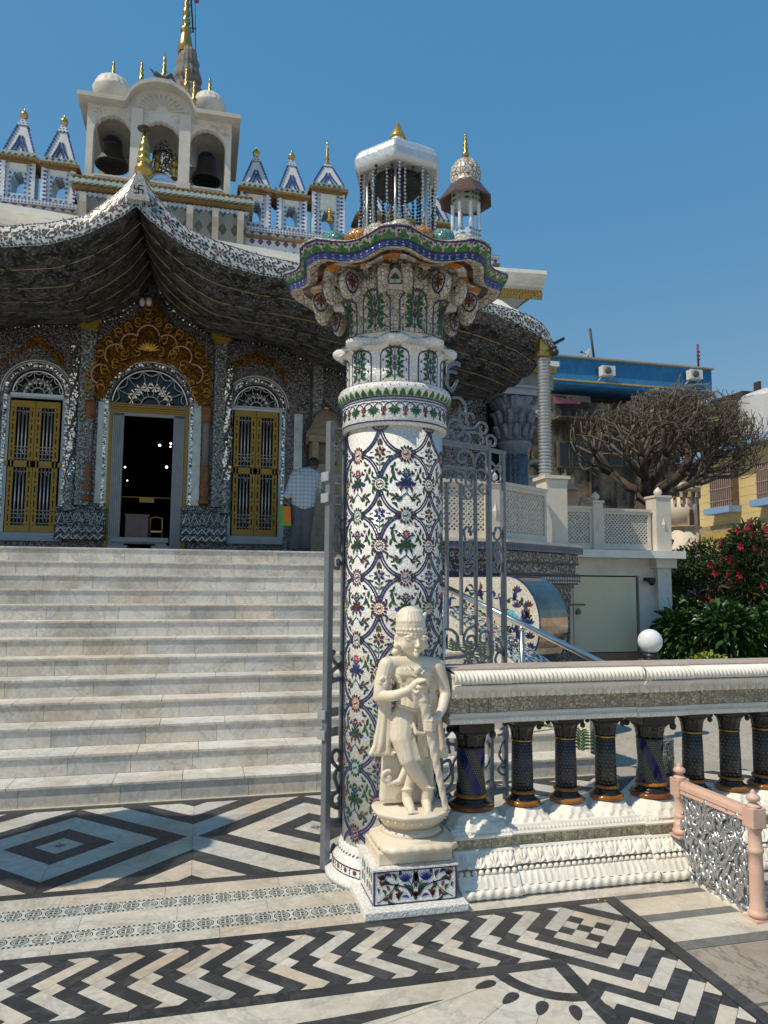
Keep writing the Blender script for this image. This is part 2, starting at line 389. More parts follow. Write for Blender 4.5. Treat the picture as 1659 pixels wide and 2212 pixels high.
# --- printed border tiles
def tile_mat():
 m,n,b=nodes('printed_tile'); tc=N(n,'ShaderNodeTexCoord'); s=N(n,'ShaderNodeSeparateXYZ'); n.links.new(tc.outputs['Object'],s.inputs[0])
 def M_(op,a,b_=None,c=None):
  x=N(n,'ShaderNodeMath',operation=op)
  for i,v in enumerate((a,b_,c)):
   if v is None: continue
   if hasattr(v,'node'): n.links.new(v,x.inputs[i])
   else: x.inputs[i].default_value=v
  return x.outputs[0]
 u=M_('DIVIDE',s.outputs[0],.0875); fu=M_('ABSOLUTE',M_('SUBTRACT',M_('FRACT',u),.5)); v=M_('ABSOLUTE',M_('DIVIDE',s.outputs[1],.0875))
 r=M_('SQRT',M_('ADD',M_('MULTIPLY',fu,fu),M_('MULTIPLY',v,v)))
 ring=M_('LESS_THAN',M_('ABSOLUTE',M_('SUBTRACT',r,.40)),.035); ring2=M_('LESS_THAN',M_('ABSOLUTE',M_('SUBTRACT',r,.30)),.022)
 core=M_('LESS_THAN',r,.24); cross=M_('LESS_THAN',M_('MINIMUM',fu,v),.03); core=M_('MULTIPLY',core,M_('SUBTRACT',1,cross))
 edge=M_('GREATER_THAN',v,.47); tri=M_('LESS_THAN',M_('ADD',M_('ABSOLUTE',M_('SUBTRACT',M_('FRACT',M_('MULTIPLY',u,4)),.5)),M_('MULTIPLY',M_('ABSOLUTE',M_('SUBTRACT',v,.56)),3.2)),.36)
 tri=M_('MULTIPLY',tri,edge); line=M_('LESS_THAN',M_('ABSOLUTE',M_('SUBTRACT',v,.47)),.02)
 corner=M_('MULTIPLY',M_('GREATER_THAN',M_('ADD',fu,v),.86),M_('LESS_THAN',v,.42))
 k=M_('MINIMUM',1,M_('ADD',M_('ADD',M_('ADD',ring,ring2),M_('ADD',core,tri)),M_('ADD',line,corner)))
 nz=N(n,'ShaderNodeTexNoise',i_Scale=9.0,i_Detail=7.0); oi=N(n,'ShaderNodeObjectInfo'); n.links.new(coords(n,(1,1,1),20),nz.inputs['Vector'])
 wear=ramp(n,[(.55,1),(.70,.35)]); n.links.new(nz.outputs[0],wear.inputs[0]); k=M_('MULTIPLY',k,wear.outputs[0])
 tr=ramp(n,[(0,(.50,.52,.47)),(1,(.62,.62,.55))]); n.links.new(oi.outputs['Random'],tr.inputs[0])
 n.links.new(mixc(n,k,tr.outputs[0],(.045,.055,.07)),b.inputs['Base Color']); b.inputs['Roughness'].default_value=.35; return m
TM=tile_mat()
for y0,y1 in ((3.87,3.99),(3.60,3.713)):
 x=XL+.02; first=None
 while x < 1.0:
  if first is None:
   t=MB(); t.box(-.0868,.0868,-(y1-y0)/2+.0012,(y1-y0)/2-.0012,-.011,.0006)
   me=ob(TILE,t,TM,floor_o); first=me
   o=me
  else:
   o=first.copy(); COL.objects.link(o)
  o.location=(x+.0875,(y0+y1)/2,R_.uniform(-.0004,.0006)); x += .175
# --- herringbone carpet
s_=.0637; q2=1/(sqrt(2)*s_)
def ab(a,b): a += .57; b -= .8; return ((a+b)/(2*q2),(a-b)/(2*q2))
YT,YB,XR,XI=3.445,2.995,1.993,1.515
top=[(0,1,YT),(0,-1,-YB),(1,0,XR),(-1,0,1.75)]; right=[(0,1,YB),(1,0,XR),(-1,0,-XI),(0,-1,-.9)]
def hb(a0,a1,b0,b1,white,regs=None):
 p=[ab(a0,b0),ab(a1,b0),ab(a1,b1),ab(a0,b1)]
 if area(p) < 0: p=p[::-1]
 for reg in (regs or (top,right)):
  c=clip(p,reg)
  if c: stone(c,WM if white else BM,SLAB if white else DARK)
for j in range(-64,-17):                      # leg along the gate
 i=j+70; hb(i,i+1,j,j+1,i % 2 == 1)
 hb(i+1,i+5.15,j,j+1,j % 2 == 0)
 if j < -18: hb(i+5.15,i+9,j,j+1,j % 2 != 0)
 if i < 48:
  hb(i,i+1,j+1,j+5.15,i % 2 == 0,(top,)); hb(i,i+1,j+5.15,j+9,i % 2 != 0,(top,))
for j in range(-14,14):                       # leg running toward the viewer
 jp=-32-j; i=jp+70; hb(i,i+1,j,j+1,i % 2 == 1)
 hb(i+1,i+5.15,j,j+1,jp % 2 == 0)
 if j > -14: hb(i+5.15,i+9,j,j+1,jp % 2 != 0)
 if i < 48:
  hb(i,i+1,j-4.15,j,i % 2 == 0,(right,)); hb(i,i+1,j-8,j-4.15,i % 2 != 0,(right,))
for i in (48,49,50,51): hb(i,i+1,i-69,-16.3,i % 2 == 0); hb(i,i+1,-16.3,-32-(i-70),i % 2 == 0)
for i in range(53,56):
 for j in range(-17,-14): hb(i,i+1,j,j+1,(i+j) % 2 == 1)
hb(56,57,-17,-14,True); hb(52,53,-17,-14,True); hb(57,58.1,-18,-13,False); hb(58.1,62,-19,-12,True)
# borders
row(XL,2.0,3.445,3.50,.7,BM,DARK); row(XL,1.45,2.93,2.995,.75,BM,DARK)
def col(x0,x1,y0,y1,L,mat,nm):
 y=y1
 while y > y0:
  e=max(y0,y-L*R_.uniform(.8,1.2)); stone(rect(x0,x1,e,y),mat,nm); y=e
col(2.0,2.065,.9,3.50,.6,BM,DARK); col(1.45,XI,.9,2.995,.6,BM,DARK)
# --- plain slabs under the balustrade, on the right, and the big medallion
row(1.0,2.065,3.50,3.66,.55,WM,SLAB)
yy=[(3.50,3.70,WM,SLAB),(3.45,3.50,GM,DARK),(3.273,3.45,WM,SLAB),(3.206,3.273,GM,DARK),(3.007,3.206,WM,SLAB),(2.936,3.007,GM,DARK)]
TAN=marble('brown_marble',[(.33,.29,.25),(.38,.33,.28),(.3,.27,.25)],vein=(.12,.10,.09),vamt=.7,warm=(.45,.38,.3))
for a,b,m_,n_ in yy: row(2.066,4.5,a,b,.5 if m_ == WM else .9,m_,n_)
for y in (2.936,2.5,2.1,1.7): row(2.066,4.5,y-.42,y-.003,.9,TAN,SLAB)
cxm,cym=1.5,2.99
med=[(-1,0,1.75),(1,0,1.45),(0,1,2.93),(0,-1,-.9)]
# medallion ground: white slabs cut by joints radiating from the corner, arc ring and petals above it are let in
for k,(a0,a1) in enumerate(((180,199),(199,216),(216,234),(234,252),(252,270))):
 t0,t1=radians(a0),radians(a1); Rr=4.2
 seg=lambda r,t: (cxm+r*cos(t),cym+r*sin(t))
 m_=marble('white_marble_warm',[(.60,.55,.47),(.66,.60,.52),(.58,.52,.44)],warm=(.55,.40,.26),wamt=.5) if k in (1,3) else WM
 stone(clip([seg(.322,t0),seg(Rr,t0),seg(Rr,t1),seg(.322,t1)],med),m_,SLAB)
 for q in range(3):
  u0,u1=t0+(t1-t0)*q/3,t0+(t1-t0)*(q+1)/3
  stone(clip([seg(.262,u0),seg(.3225,u0),seg(.3225,u1),seg(.262,u1)],med),BM,DARK,gap=.0001)
stone(clip([(cxm+.2625*cos(radians(180+9*i)),cym+.2625*sin(radians(180+9*i))) for i in range(11)]+[(cxm,cym)],med),WM,SLAB,gap=.0006)
for an in (198,216,234,252,270):
 t=radians(an); d=Vector((cos(t),sin(t))); sd2=Vector((-d.y,d.x)); pts=[]
 for i in range(14):
  u=i/14*2*pi; L=.345+.05*(1-cos(u)); wv=.026*sin(u)*(1.15-.55*(1-cos(u))/2)
  q=Vector((cxm,cym))+d*L+sd2*wv; pts.append((q.x,q.y))
 m=MB(); pp=pts if area(pts) > 0 else pts[::-1]; m.prism(pp,lambda x,y: (x,y,.0016),lambda x,y: (x,y,-.01)); ob('petal_inlay',m,BM,floor_o)
wd=[(.60,2.615),(1.08,2.83),(.80,2.66),(.36,2.40)]
w4=[A(718.9-90,1769.6+1680*.2667,1),A(0,0,1)]
def G(x,y):
 d=fw+rt*((x-829.5)/CAM_F)-up*((y-1106)/CAM_F); t=-CAM_H/d.z; return (d.x*t,d.y*t)
wp=[G(640,2212),G(719,2199),G(815,2182),G(959,2160),G(860,2190),G(800,2206),G(690,2240)]
m=MB(); wp=wp if area(wp) > 0 else wp[::-1]; m.prism(wp,lambda x,y: (x,y,.0017),lambda x,y: (x,y,-.01)); ob('curved_inlay',m,BM,floor_o)
# marigold petals scattered on the floor
mp_=MB()
for px,py in ((1335,1955),(1340,1962),(1352,1950),(1335,1912),(1328,1908),(1375,1930),(1310,1947),(1294,1947),(1312,2050),(1316,2053),(70,2035),(902,1877+2),(1300,1930),(1333,1950),(1478,1903),(1484,1906),(690,1880),(1070,2180),(1370,1960)):
 x,y=G(px,py); a=R_.uniform(0,6); r=R_.uniform(.006,.014)
 mp_.add([(x,y,.003),(x+r*cos(a),y+r*sin(a),.009),(x+r*1.2*cos(a+.7),y+r*1.2*sin(a+.7),.004)],[(0,1,2)])
tag(ob('fallen_petals',mp_,plain('marigold',(.75,.33,.02),.6)),'scattered orange marigold petals fallen on the marble floor','petals',kind='stuff')
# ------------------------------------------------------------------ staircase
T_,SY0,RS=.2744,5.698,.15; LZ=12*RS+.1663; SXL=-3.4
core=MB()
for n_ in range(13):
 z1=(n_+1)*RS-.022 if n_ < 12 else LZ-.03
 core.box(SXL,(3.25-.13*n_ if n_ < 7 else 2.42)-.005,SY0+n_*T_+.012,9.6,n_*RS-.02 if n_ else 0,z1)
stairs=tag(ob('staircase',core,JOINT,origin=(0,SY0,0)),kind='structure')
STM=marble('stair_marble',[(.72,.69,.63),(.66,.64,.60),(.76,.73,.67),(.70,.67,.62),(.74,.67,.57),(.79,.76,.70),(.56,.56,.55)],vamt=.45,warm=(.60,.45,.36),wamt=.16)
for n_ in range(13):
 z0=n_*RS; z1=(n_+1)*RS if n_ < 12 else LZ
 xr=(3.25-.13*n_ if n_ < 7 else 2.42)
 for kind_ in ('riser','tread'):
  x=SXL
  while x < xr-1e-3:
   e=min(xr,x+R_.uniform(.38,.72))
   if xr-e < .2: e=xr
   m=MB(); yf=SY0+n_*T_
   if kind_ == 'riser': m.box(x+.0014,e-.0014,yf+R_.uniform(-.0006,.0006),yf+.011,z0+.001,z1-.0215); ob('riser_slab',m,STM,stairs)
   else:
    yb=yf+T_ if n_ < 12 else 9.6
    o=None; m.box(x+.0014,e-.0014,yf-.012,yb,z1-.021,z1+R_.uniform(-.0005,.0005)); o=ob('tread_slab',m,STM,stairs)
    bev(o,.003,2)
   x=e
g2=MB(); g2.box(SXL,3.3,SY0-.012,SY0-.001,0,.006); ob('skirting_line',g2,plain('cream_grout',(.72,.66,.5),.7),stairs)
# INLAY HELPERS
class Inlay:
 "flat china pieces let into a surface; P(u, v, h) maps pattern space to the surface"
 def __init__(s,P,k=1.0): s.P=P; s.by={}; s.k=k
 def poly(s,c,pts,h=.0022):
  mb=s.by.setdefault(c,MB()); cx=sum(p[0] for p in pts)/len(pts); cy=sum(p[1] for p in pts)/len(pts)
  vs=[s.P(cx,cy,h)]+[s.P(x,y,h) for x,y in pts]+[s.P(cx+(x-cx)*1.02,cy+(y-cy)*1.02,-.001) for x,y in pts]; n=len(pts)
  fs=[(0,i+1,(i+1) % n+1) for i in range(n)]+[(i+1,n+1+i,n+1+(i+1) % n,(i+1) % n+1) for i in range(n)]
  mb.add(vs,fs,False)
 def leaf(s,c,x,y,a,L,W,bend=0,n=4):
  L *= s.k; W *= s.k*1.12
  d=(cos(a),sin(a)); p=(-d[1],d[0]); up_,dn=[],[]
  for i in range(n+1):
   t=i/n; w_=W/2*sin(pi*t)**.8 if 0 < t < 1 else 0; bx=bend*L*(t-t*t)*4
   up_.append((x+d[0]*L*t+p[0]*(w_+bx),y+d[1]*L*t+p[1]*(w_+bx)))
   if 0 < t < 1: dn.append((x+d[0]*L*t+p[0]*(-w_+bx),y+d[1]*L*t+p[1]*(-w_+bx)))
  s.poly(c,up_+dn[::-1])
 def ser(s,c,x,y,a,L,W,side=0):
  "toothed leaf"
  d=(cos(a),sin(a)); p=(-d[1],d[0]); pts=[(x,y)]
  prof=((.25,.8),(.38,.55),(.55,1.0),(.66,.5),(.82,.62),(1,0),(.75,-.5),(.6,-.38),(.45,-.8),(.3,-.4),(.15,-.6))
  L *= 1.22; W *= 1.25
  for t,w_ in prof: pts.append((x+d[0]*L*t+p[0]*w_*W/2,y+d[1]*L*t+p[1]*w_*W/2))
  s.poly(c,pts)
 def dot(s,c,x,y,r,n=7): s.poly(c,[(x+r*cos(2*pi*i/n),y+r*sin(2*pi*i/n)) for i in range(n)])
 def band(s,c,pts,w_,gap=.12):
  "line of small pieces with joints"
  for i in range(len(pts)-1):
   (x0,y0),(x1,y1)=pts[i],pts[i+1]; dx,dy=x1-x0,y1-y0; L=sqrt(dx*dx+dy*dy)
   if L < 1e-6: continue
   nx,ny=-dy/L*w_/2,dx/L*w_/2; g_=gap*.5*min(1,.004/L*3)
   x0,y0,x1,y1=x0+dx*g_,y0+dy*g_,x1-dx*g_,y1-dy*g_
   s.poly(c,[(x0-nx,y0-ny),(x1-nx,y1-ny),(x1+nx,y1+ny),(x0+nx,y0+ny)])
 def flower(s,x,y,n,r0,L,W,c,ring=None,rc=None,nr=10,core=None,a0=0):
  for i in range(n): a=a0+2*pi*i/n; s.leaf(c,x+r0*cos(a),y+r0*sin(a),a,L,W)
  if ring:
   for i in range(nr): a=2*pi*i/nr; s.dot(rc,x+ring*cos(a),y+ring*sin(a),ring*2.4/nr,6)
  if core:
   s.dot(core,x,y,(ring or r0)*.28,6)
 def berries(s,c,x,y,r):
  for a in (.5,2.6,4.7): s.dot(c,x+r*1.15*cos(a),y+r*1.15*sin(a),r,6)
 def build(s,name,parent,kind='stuff'):
  for c,mb in s.by.items():
   ob(name,mb,china(c),parent,kind=kind)
CH=dict(navy=(.018,.022,.11),blue=(.012,.03,.20),green=(.012,.07,.028),lgreen=(.02,.15,.03),brown=(.075,.016,.012),red=(.34,.02,.02),turq=(.12,.42,.42),orange=(.60,.24,.04),white=(.80,.80,.78),
  black=(.015,.015,.02),sky=(.10,.35,.60),rust=(.13,.03,.015),dgreen=(.012,.045,.02),grey=(.3,.32,.34))
def china(c):
 k='china_'+c
 if k in MATS: return MATS[k]
 m,n,b=nodes(k); MATS[k]=m; col=CH[c]
 nz=N(n,'ShaderNodeTexVoronoi',i_Scale=70.0); n.links.new(coords(n),nz.inputs['Vector']); sp=N(n,'ShaderNodeSeparateColor'); n.links.new(nz.outputs['Color'],sp.inputs[0])
 r=ramp(n,[(0,tuple(x*.6 for x in col)),(1,tuple(min(1,x*1.5+.004) for x in col))]); n.links.new(sp.outputs[0],r.inputs[0])
 n.links.new(r.outputs[0],b.inputs['Base Color']); b.inputs['Roughness'].default_value=.28
 bump(n,b,sp.outputs[1],.25,.003); return m
# MOSAIC PILLAR
PC=Vector((1.066,4.1,0)); F0=radians(-14.6)       # F0: bearing of the side that faces the path
pil=empty('mosaic_pillar',PC,'tall round gate pillar covered in white mosaic with blue floral lattice','pillar')
CHINA_W=mosaic('white_china',(.82,.82,.80),(.58,.55,.50),48,.07,.2,.045,wave=.45)
CHINA_D=mosaic('white_china_aged',(.60,.56,.47),(.15,.12,.09),38,.28,.25,.07,wave=.6,dirt=.7)
def pp(phi,r,z): return Vector((PC.x+r*sin(phi),PC.y-r*cos(phi),z))
def la(prof,mb=None,rf=None,n=96):
 "lathe about the pillar axis; angle a of the lathe -> phi = a+pi/2"
 mb=mb or MB(); mb.lathe(prof,(PC.x,PC.y,0),n,True,rf=(lambda r,a,z,j: rf(r,a+pi/2,z,j)) if rf else None); return mb
RSH=.278
ob('shaft',la([(RSH,.12),(RSH,2.47)]),CHINA_W,pil)
ob('base_ring',la([(.372,0),(.372,.03),(.345,.042),(.333,.045),(.330,.10),(.312,.118),(.300,.125),(.298,.165),(.285,.178),(.278,.18)]),CHINA_W,pil)
ob('collar_band',la([(.278,2.452),(.297,2.455),(.305,2.475),(.306,2.60),(.303,2.612),(.29,2.616)]),CHINA_W,pil)
ob('torus_band',la([(.29,2.61),(.306,2.622),(.322,2.65),(.331,2.685),(.331,2.71),(.322,2.742),(.305,2.755),(.27,2.76)]),CHINA_W,pil)
inl=Inlay(lambda u,v,h: pp(F0+u/RSH,RSH+h,v),1.12)
dA=radians(30)*RSH; PV=.337; uA0=radians(-16.5)*RSH
rr_=random.Random(3)
for k in range(12):
 u=uA0+dA*k; isA=k % 2 == 0
 for j in range(-1,8):
  zA=2.105-PV*(j-1)
  z=zA if isA else zA+PV/2-.004
  if z > 2.5 or z < .16: pass
  # node flowers
  if .19 < z < 2.47:
   pc=('brown','green','brown','brown')[(j+k) % 4]; rc=(('turq','navy','turq','orange') if not isA else ('brown','green','brown','orange'))[(j+2*k) % 4]
   inl.flower(u,z,14,.027,.021,.0105,pc,.0195,rc,12,'red')
   for sx,c in ((-1,'dgreen'),(1,'navy')): inl.leaf(c,u+sx*.002,z,(0 if sx > 0 else pi),.011,.008,.3)
  if isA:      # circle centred one column on at this row
   cu,cz=u+dA,z
   rx,rz=dA*.98,PV/2*.995
   for o_ in (-.0065,.0065):
    for q in range(4):
     pts=[]
     for i in range(9):
      a=q*pi/2+radians(11+68*i/8); pts.append((cu+(rx+o_)*cos(a),cz+(rz+o_)*sin(a)*1.0))
     pts=[p for p in pts if .17 < p[1] < 2.46]
     if len(pts) > 1: inl.band('navy',pts,.0088)
   # lily, birds, flower inside the circle
   if .30 < cz < 2.36:
    c1=('brown','navy','dgreen','dgreen')[(j+k//2) % 4]; c2=('green','brown')[(j) % 2]
    for a,L in ((90,.05),(60,.045),(120,.045),(28,.042),(152,.042)): inl.ser(c1,cu,cz-.012,radians(a),L,.026)
    for sx in (-1,1):
     inl.leaf('rust' if j % 2 else 'dgreen',cu+sx*.012,cz-.012,radians(-90+sx*28),.036,.013,.25*sx)
     inl.ser('blue' if j % 2 else 'dgreen',cu+sx*.034,cz-.010,radians(90-sx*60),.024,.022)
     inl.leaf('green',cu+sx*.045,cz+.016,radians(90-sx*20),.05,.016,-.28*sx)      # side leaf
     inl.leaf('navy',cu+sx*.006,cz+.03,radians(90-sx*42),.036,.008,.1*sx)
     inl.leaf('navy',cu+sx*.030,cz+.058,radians(90-sx*95),.020,.011)               # bird body
     inl.leaf('brown' if j % 2 else 'green',cu+sx*.038,cz+.056,radians(90+sx*12),.018,.007); inl.dot('navy',cu+sx*.031,cz+.066,.0042,6)
     br=[(cu+sx*(.002+.062*t),cz-.05-.032*sin(t*2.2)+.01*t) for t in (0,.2,.4,.6,.8,1.0)]; inl.band('navy',br,.0045)
     for t,a_ in ((.35,-58),(.6,52),(.85,-30),(1.0,25)):
      bx,bz=cu+sx*(.002+.062*t),cz-.05-.032*sin(t*2.2)+.01*t; inl.ser('green',bx,bz,radians(90-sx*90+sx*a_) if False else (radians(a_) if sx > 0 else pi-radians(a_)),.028,.015)
     inl.berries('brown' if (j+k) % 3 else 'red',cu+sx*.048,cz-.062-.024,.0045)
     inl.berries(('red','brown','navy','brown','orange')[(j+k) % 5],cu+sx*.055,cz+.078,.0045)
     inl.leaf('red',cu+sx*.072,cz-.055,radians(-60 if sx < 0 else -120),.017,.010)
     inl.dot(('red','brown')[j % 2],cu+sx*.066,cz+.045,.0045,6); inl.leaf('green',cu+sx*.080,cz+.052,radians(80),.040,.013)
     inl.leaf('green',cu+sx*.088,cz+.0,radians(90+sx*12),.034,.012)
    for q in range(20):
     a=2*pi*q/20+.22
     if abs(sin(a)) > .97: continue
     r8=.84; x8,y8=cu+rx*r8*cos(a),cz+rz*r8*sin(a); inl.ser(('green','dgreen','navy')[q % 3],x8,y8,a+pi+(.9 if q % 2 else -.9),.024,.013)
    for q in range(8):
     a=2*pi*q/8+.4; inl.leaf('dgreen',cu+rx*1.06*cos(a),cz+rz*1.06*sin(a),a+(.8 if q % 2 else -.8),.020,.009)
    inl.dot('blue',cu,cz-.024,.009,6); inl.band('turq' if j % 2 else 'navy',[(cu,cz-.03),(cu+.0,cz-.055)],.004)
    inl.flower(cu,cz+.066,8,.006,.015,.0075,('brown','green','red')[(j+k) % 3],core='orange'); inl.band('navy',[(cu,cz+.02),(cu,cz+.055)],.0025)
  else:
   pass
  # star flower in the concave diamonds: at A columns on B rows
  zs=zA+PV/2-.004
  if isA and .25 < zs < 2.42:
   c=('navy','brown','blue')[(j+k) % 3]
   for i in range(6): inl.leaf(c,u+.006*cos(pi/6+i*pi/3),zs+.01+.006*sin(pi/6+i*pi/3),pi/6+i*pi/3,.027,.013)
   inl.dot('orange',u,zs+.01,.0042,6)
   inl.band('navy',[(u,zs-.006),(u,zs-.03),(u,zs-.055),(u,zs-.085)],.0035)
   for sx in (-1,1):
    for dz in (-.03,-.055): inl.leaf('green',u+sx*.004,zs+dz-.008,radians(90-sx*48),.025,.009)
    inl.leaf('green',u+sx*.012,zs+.045,radians(90+sx*14),.038,.012); inl.ser('green',u+sx*.03,zs-.02,radians(90-sx*78),.036,.013)
    inl.dot('red',u+sx*.016,zs+.035,.0042,6); inl.band('navy',[(u+sx*.036,zs+.014),(u+sx*.052,zs+.010)],.0025); inl.dot('brown',u+sx*.055,zs+.010,.0045,6)
   inl.leaf('red',u,zs+.072,radians(-90),.020,.009); inl.band('navy',[(u,zs+.075),(u,zs+.095)],.0022)
inl.build('mosaic_inlay',pil)
# bands
bnd=Inlay(lambda u,v,h: pp(F0+u,.306+h,v))
def ring(I,c,z,w_,n=90,k=1.0):
 for i in range(n): I.poly(c,[(2*pi*(i+.05)/n,z-w_/2),(2*pi*(i+.95)/n,z-w_/2),(2*pi*(i+.95)/n,z+w_/2),(2*pi*(i+.05)/n,z+w_/2)])
ring(bnd,'navy',2.482,.009); ring(bnd,'navy',2.603,.006)
def sc_leaf(I,c,u,z,a,L,W,k): # leaf in (angle, height) space scaled by radius
 d=(cos(a)/k,sin(a)); p=(-sin(a)/k,cos(a)); pts=[]
 for t,w_ in ((0,0),(.3,.7),(.45,.45),(.6,.8),(.75,.4),(1,0),(.75,-.4),(.6,-.8),(.45,-.45),(.3,-.7)): pts.append((u+d[0]*L*t+p[0]*w_*W/2,z+d[1]*L*t+p[1]*w_*W/2))
 I.poly(c,pts)
for i in range(32):
 u=2*pi*i/32
 for s0 in range(6):
  a0,a1=pi*s0/6,pi*(s0+1)/6; R1=.196
  q=lambda a,r: (u+cos(a)*R1*r,2.555+sin(a)*.036*r)
  bnd.poly('navy',[q(a0,.93),q(a1,.93),q(a1,1.03),q(a0,1.03)])
 if i % 2 == 0:
  for a in (-90,-60,-120,-30,-150,-5,-175): sc_leaf(bnd,'green',u,2.552,radians(a),.046 if a == -90 else .038,.017,.306)
  for sx in (-1,1): sc_leaf(bnd,'green',u+sx*.03,2.572,radians(-90+sx*25),.02,.008,.306)
  bnd.dot('brown',u,2.583,.004,6)
 else:
  for a in range(7): bnd.poly('brown',[(u+(.013*cos(a*.9)+.005*cos(b))/.306,2.548+.013*sin(a*.9)+.005*sin(b)) for b in (0,1,2,3,4,5)])
  bnd.poly('red',[(u+.007*cos(b)/.306,2.548+.007*sin(b)) for b in (0,1,2,3,4,5)])
  for a in (-60,-90,-120): sc_leaf(bnd,'brown',u,2.532,radians(a),.022,.009,.306)
  bnd.dot('brown',u,2.585,.0035,6)
bnd.build('band_inlay',pil)
def rt_(z): # torus radius
 pr=[(2.61,.29),(2.622,.306),(2.65,.322),(2.685,.331),(2.71,.331),(2.742,.322),(2.755,.305)]
 for (z0,r0),(z1,r1) in zip(pr,pr[1:]):
  if z <= z1: return r0+(r1-r0)*(z-z0)/(z1-z0)
 return .3
tb=Inlay(lambda u,v,h: pp(F0+u,rt_(v)+h,v))
for i in range(90): tb.poly('navy',[(2*pi*(i+.05)/90,2.618),(2*pi*(i+.95)/90,2.618),(2*pi*(i+.95)/90,2.628),(2*pi*(i+.05)/90,2.628)]); tb.poly('navy',[(2*pi*(i+.05)/90,2.746),(2*pi*(i+.95)/90,2.746),(2*pi*(i+.95)/90,2.753),(2*pi*(i+.05)/90,2.753)])
for i in range(45):
 u=2*pi*i/45; w_=.060
 tb.poly('lgreen',[(u-w_,2.632),(u+w_,2.632),(u+w_*.72,2.652),(u+w_*.8,2.655),(u+w_*.42,2.668),(u+w_*.45,2.671),(u,2.688),(u-w_*.45,2.671),(u-w_*.42,2.668),(u-w_*.8,2.655),(u-w_*.72,2.652)])
 tb.poly('black',[(u+.07+.012*cos(b),2.715+.0045*sin(b)) for b in (0,1,2,3,4,5)])
tb.build('band_inlay',pil)
bs=Inlay(lambda u,v,h: pp(F0+u,(.331 if v < .11 else .299)+h,v))
ring(bs,'navy',.052,.007); ring(bs,'navy',.094,.005)
for i in range(30):
 u=2*pi*i/30
 for a in range(8): sc_leaf(bs,'rust',u,.074,a*pi/4,.017,.007,.331)
 bs.dot('red',u,.074,.003); sc_leaf(bs,'green',u+.09,.074,radians(60),.02,.008,.331); sc_leaf(bs,'green',u+.12,.074,radians(240),.02,.008,.331)
for i in range(64): sc_leaf(bs,'dgreen' if i % 8 else 'brown',2*pi*i/64,.135,radians(35),.026,.009,.299)
bs.build('band_inlay',pil)
# --- capital, lower tier: lotus petals curling out over eight panels
P8=radians(45); FA=radians(-14.6); FB=FA+P8/2
def lob(phi,c,p=1.0): return (.5+.5*cos(8*(phi-c)))**p
def rlow(r,phi,z,j):
 k=lob(phi,FA,.55)
 if z < 2.925: return r-.018*lob(phi,FB,4)*0+(-.022*(1-k) if 0 else -.016*(lob(phi,FB,3)))
 return r-(.085*(1-lob(phi,FA,.9)))*min(1,max(0,(r-.28)/.06))
lowp=[(.282,2.755),(.283,2.80),(.284,2.86),(.287,2.90),(.300,2.922),(.330,2.918),(.352,2.925),(.366,2.945),(.368,2.975),(.358,3.005),(.338,3.03),(.312,3.055),(.295,3.075),(.288,3.09)]
ob('capital_lower_tier',la(lowp,rf=rlow,n=160),CHINA_W,pil)
def rup(r,phi,z,j):
 k=lob(phi,FB,.7); return r-(.012+.65*max(0,r-.29))*(1-k)
upp=[(.288,3.085),(.287,3.13),(.289,3.17),(.297,3.20),(.325,3.215),(.352,3.235),(.374,3.262),(.384,3.29),(.376,3.315),(.35,3.33),(.30,3.34)]
ob('capital_upper_tier',la(upp,rf=rup,n=160),CHINA_D,pil)
def prof_r(pr,z):
 for (r0,z0),(r1,z1) in zip(pr,pr[1:]):
  if z0 <= z <= z1: return r0+(r1-r0)*(z-z0)/(z1-z0) if z1 > z0 else r0
 return pr[-1][0]
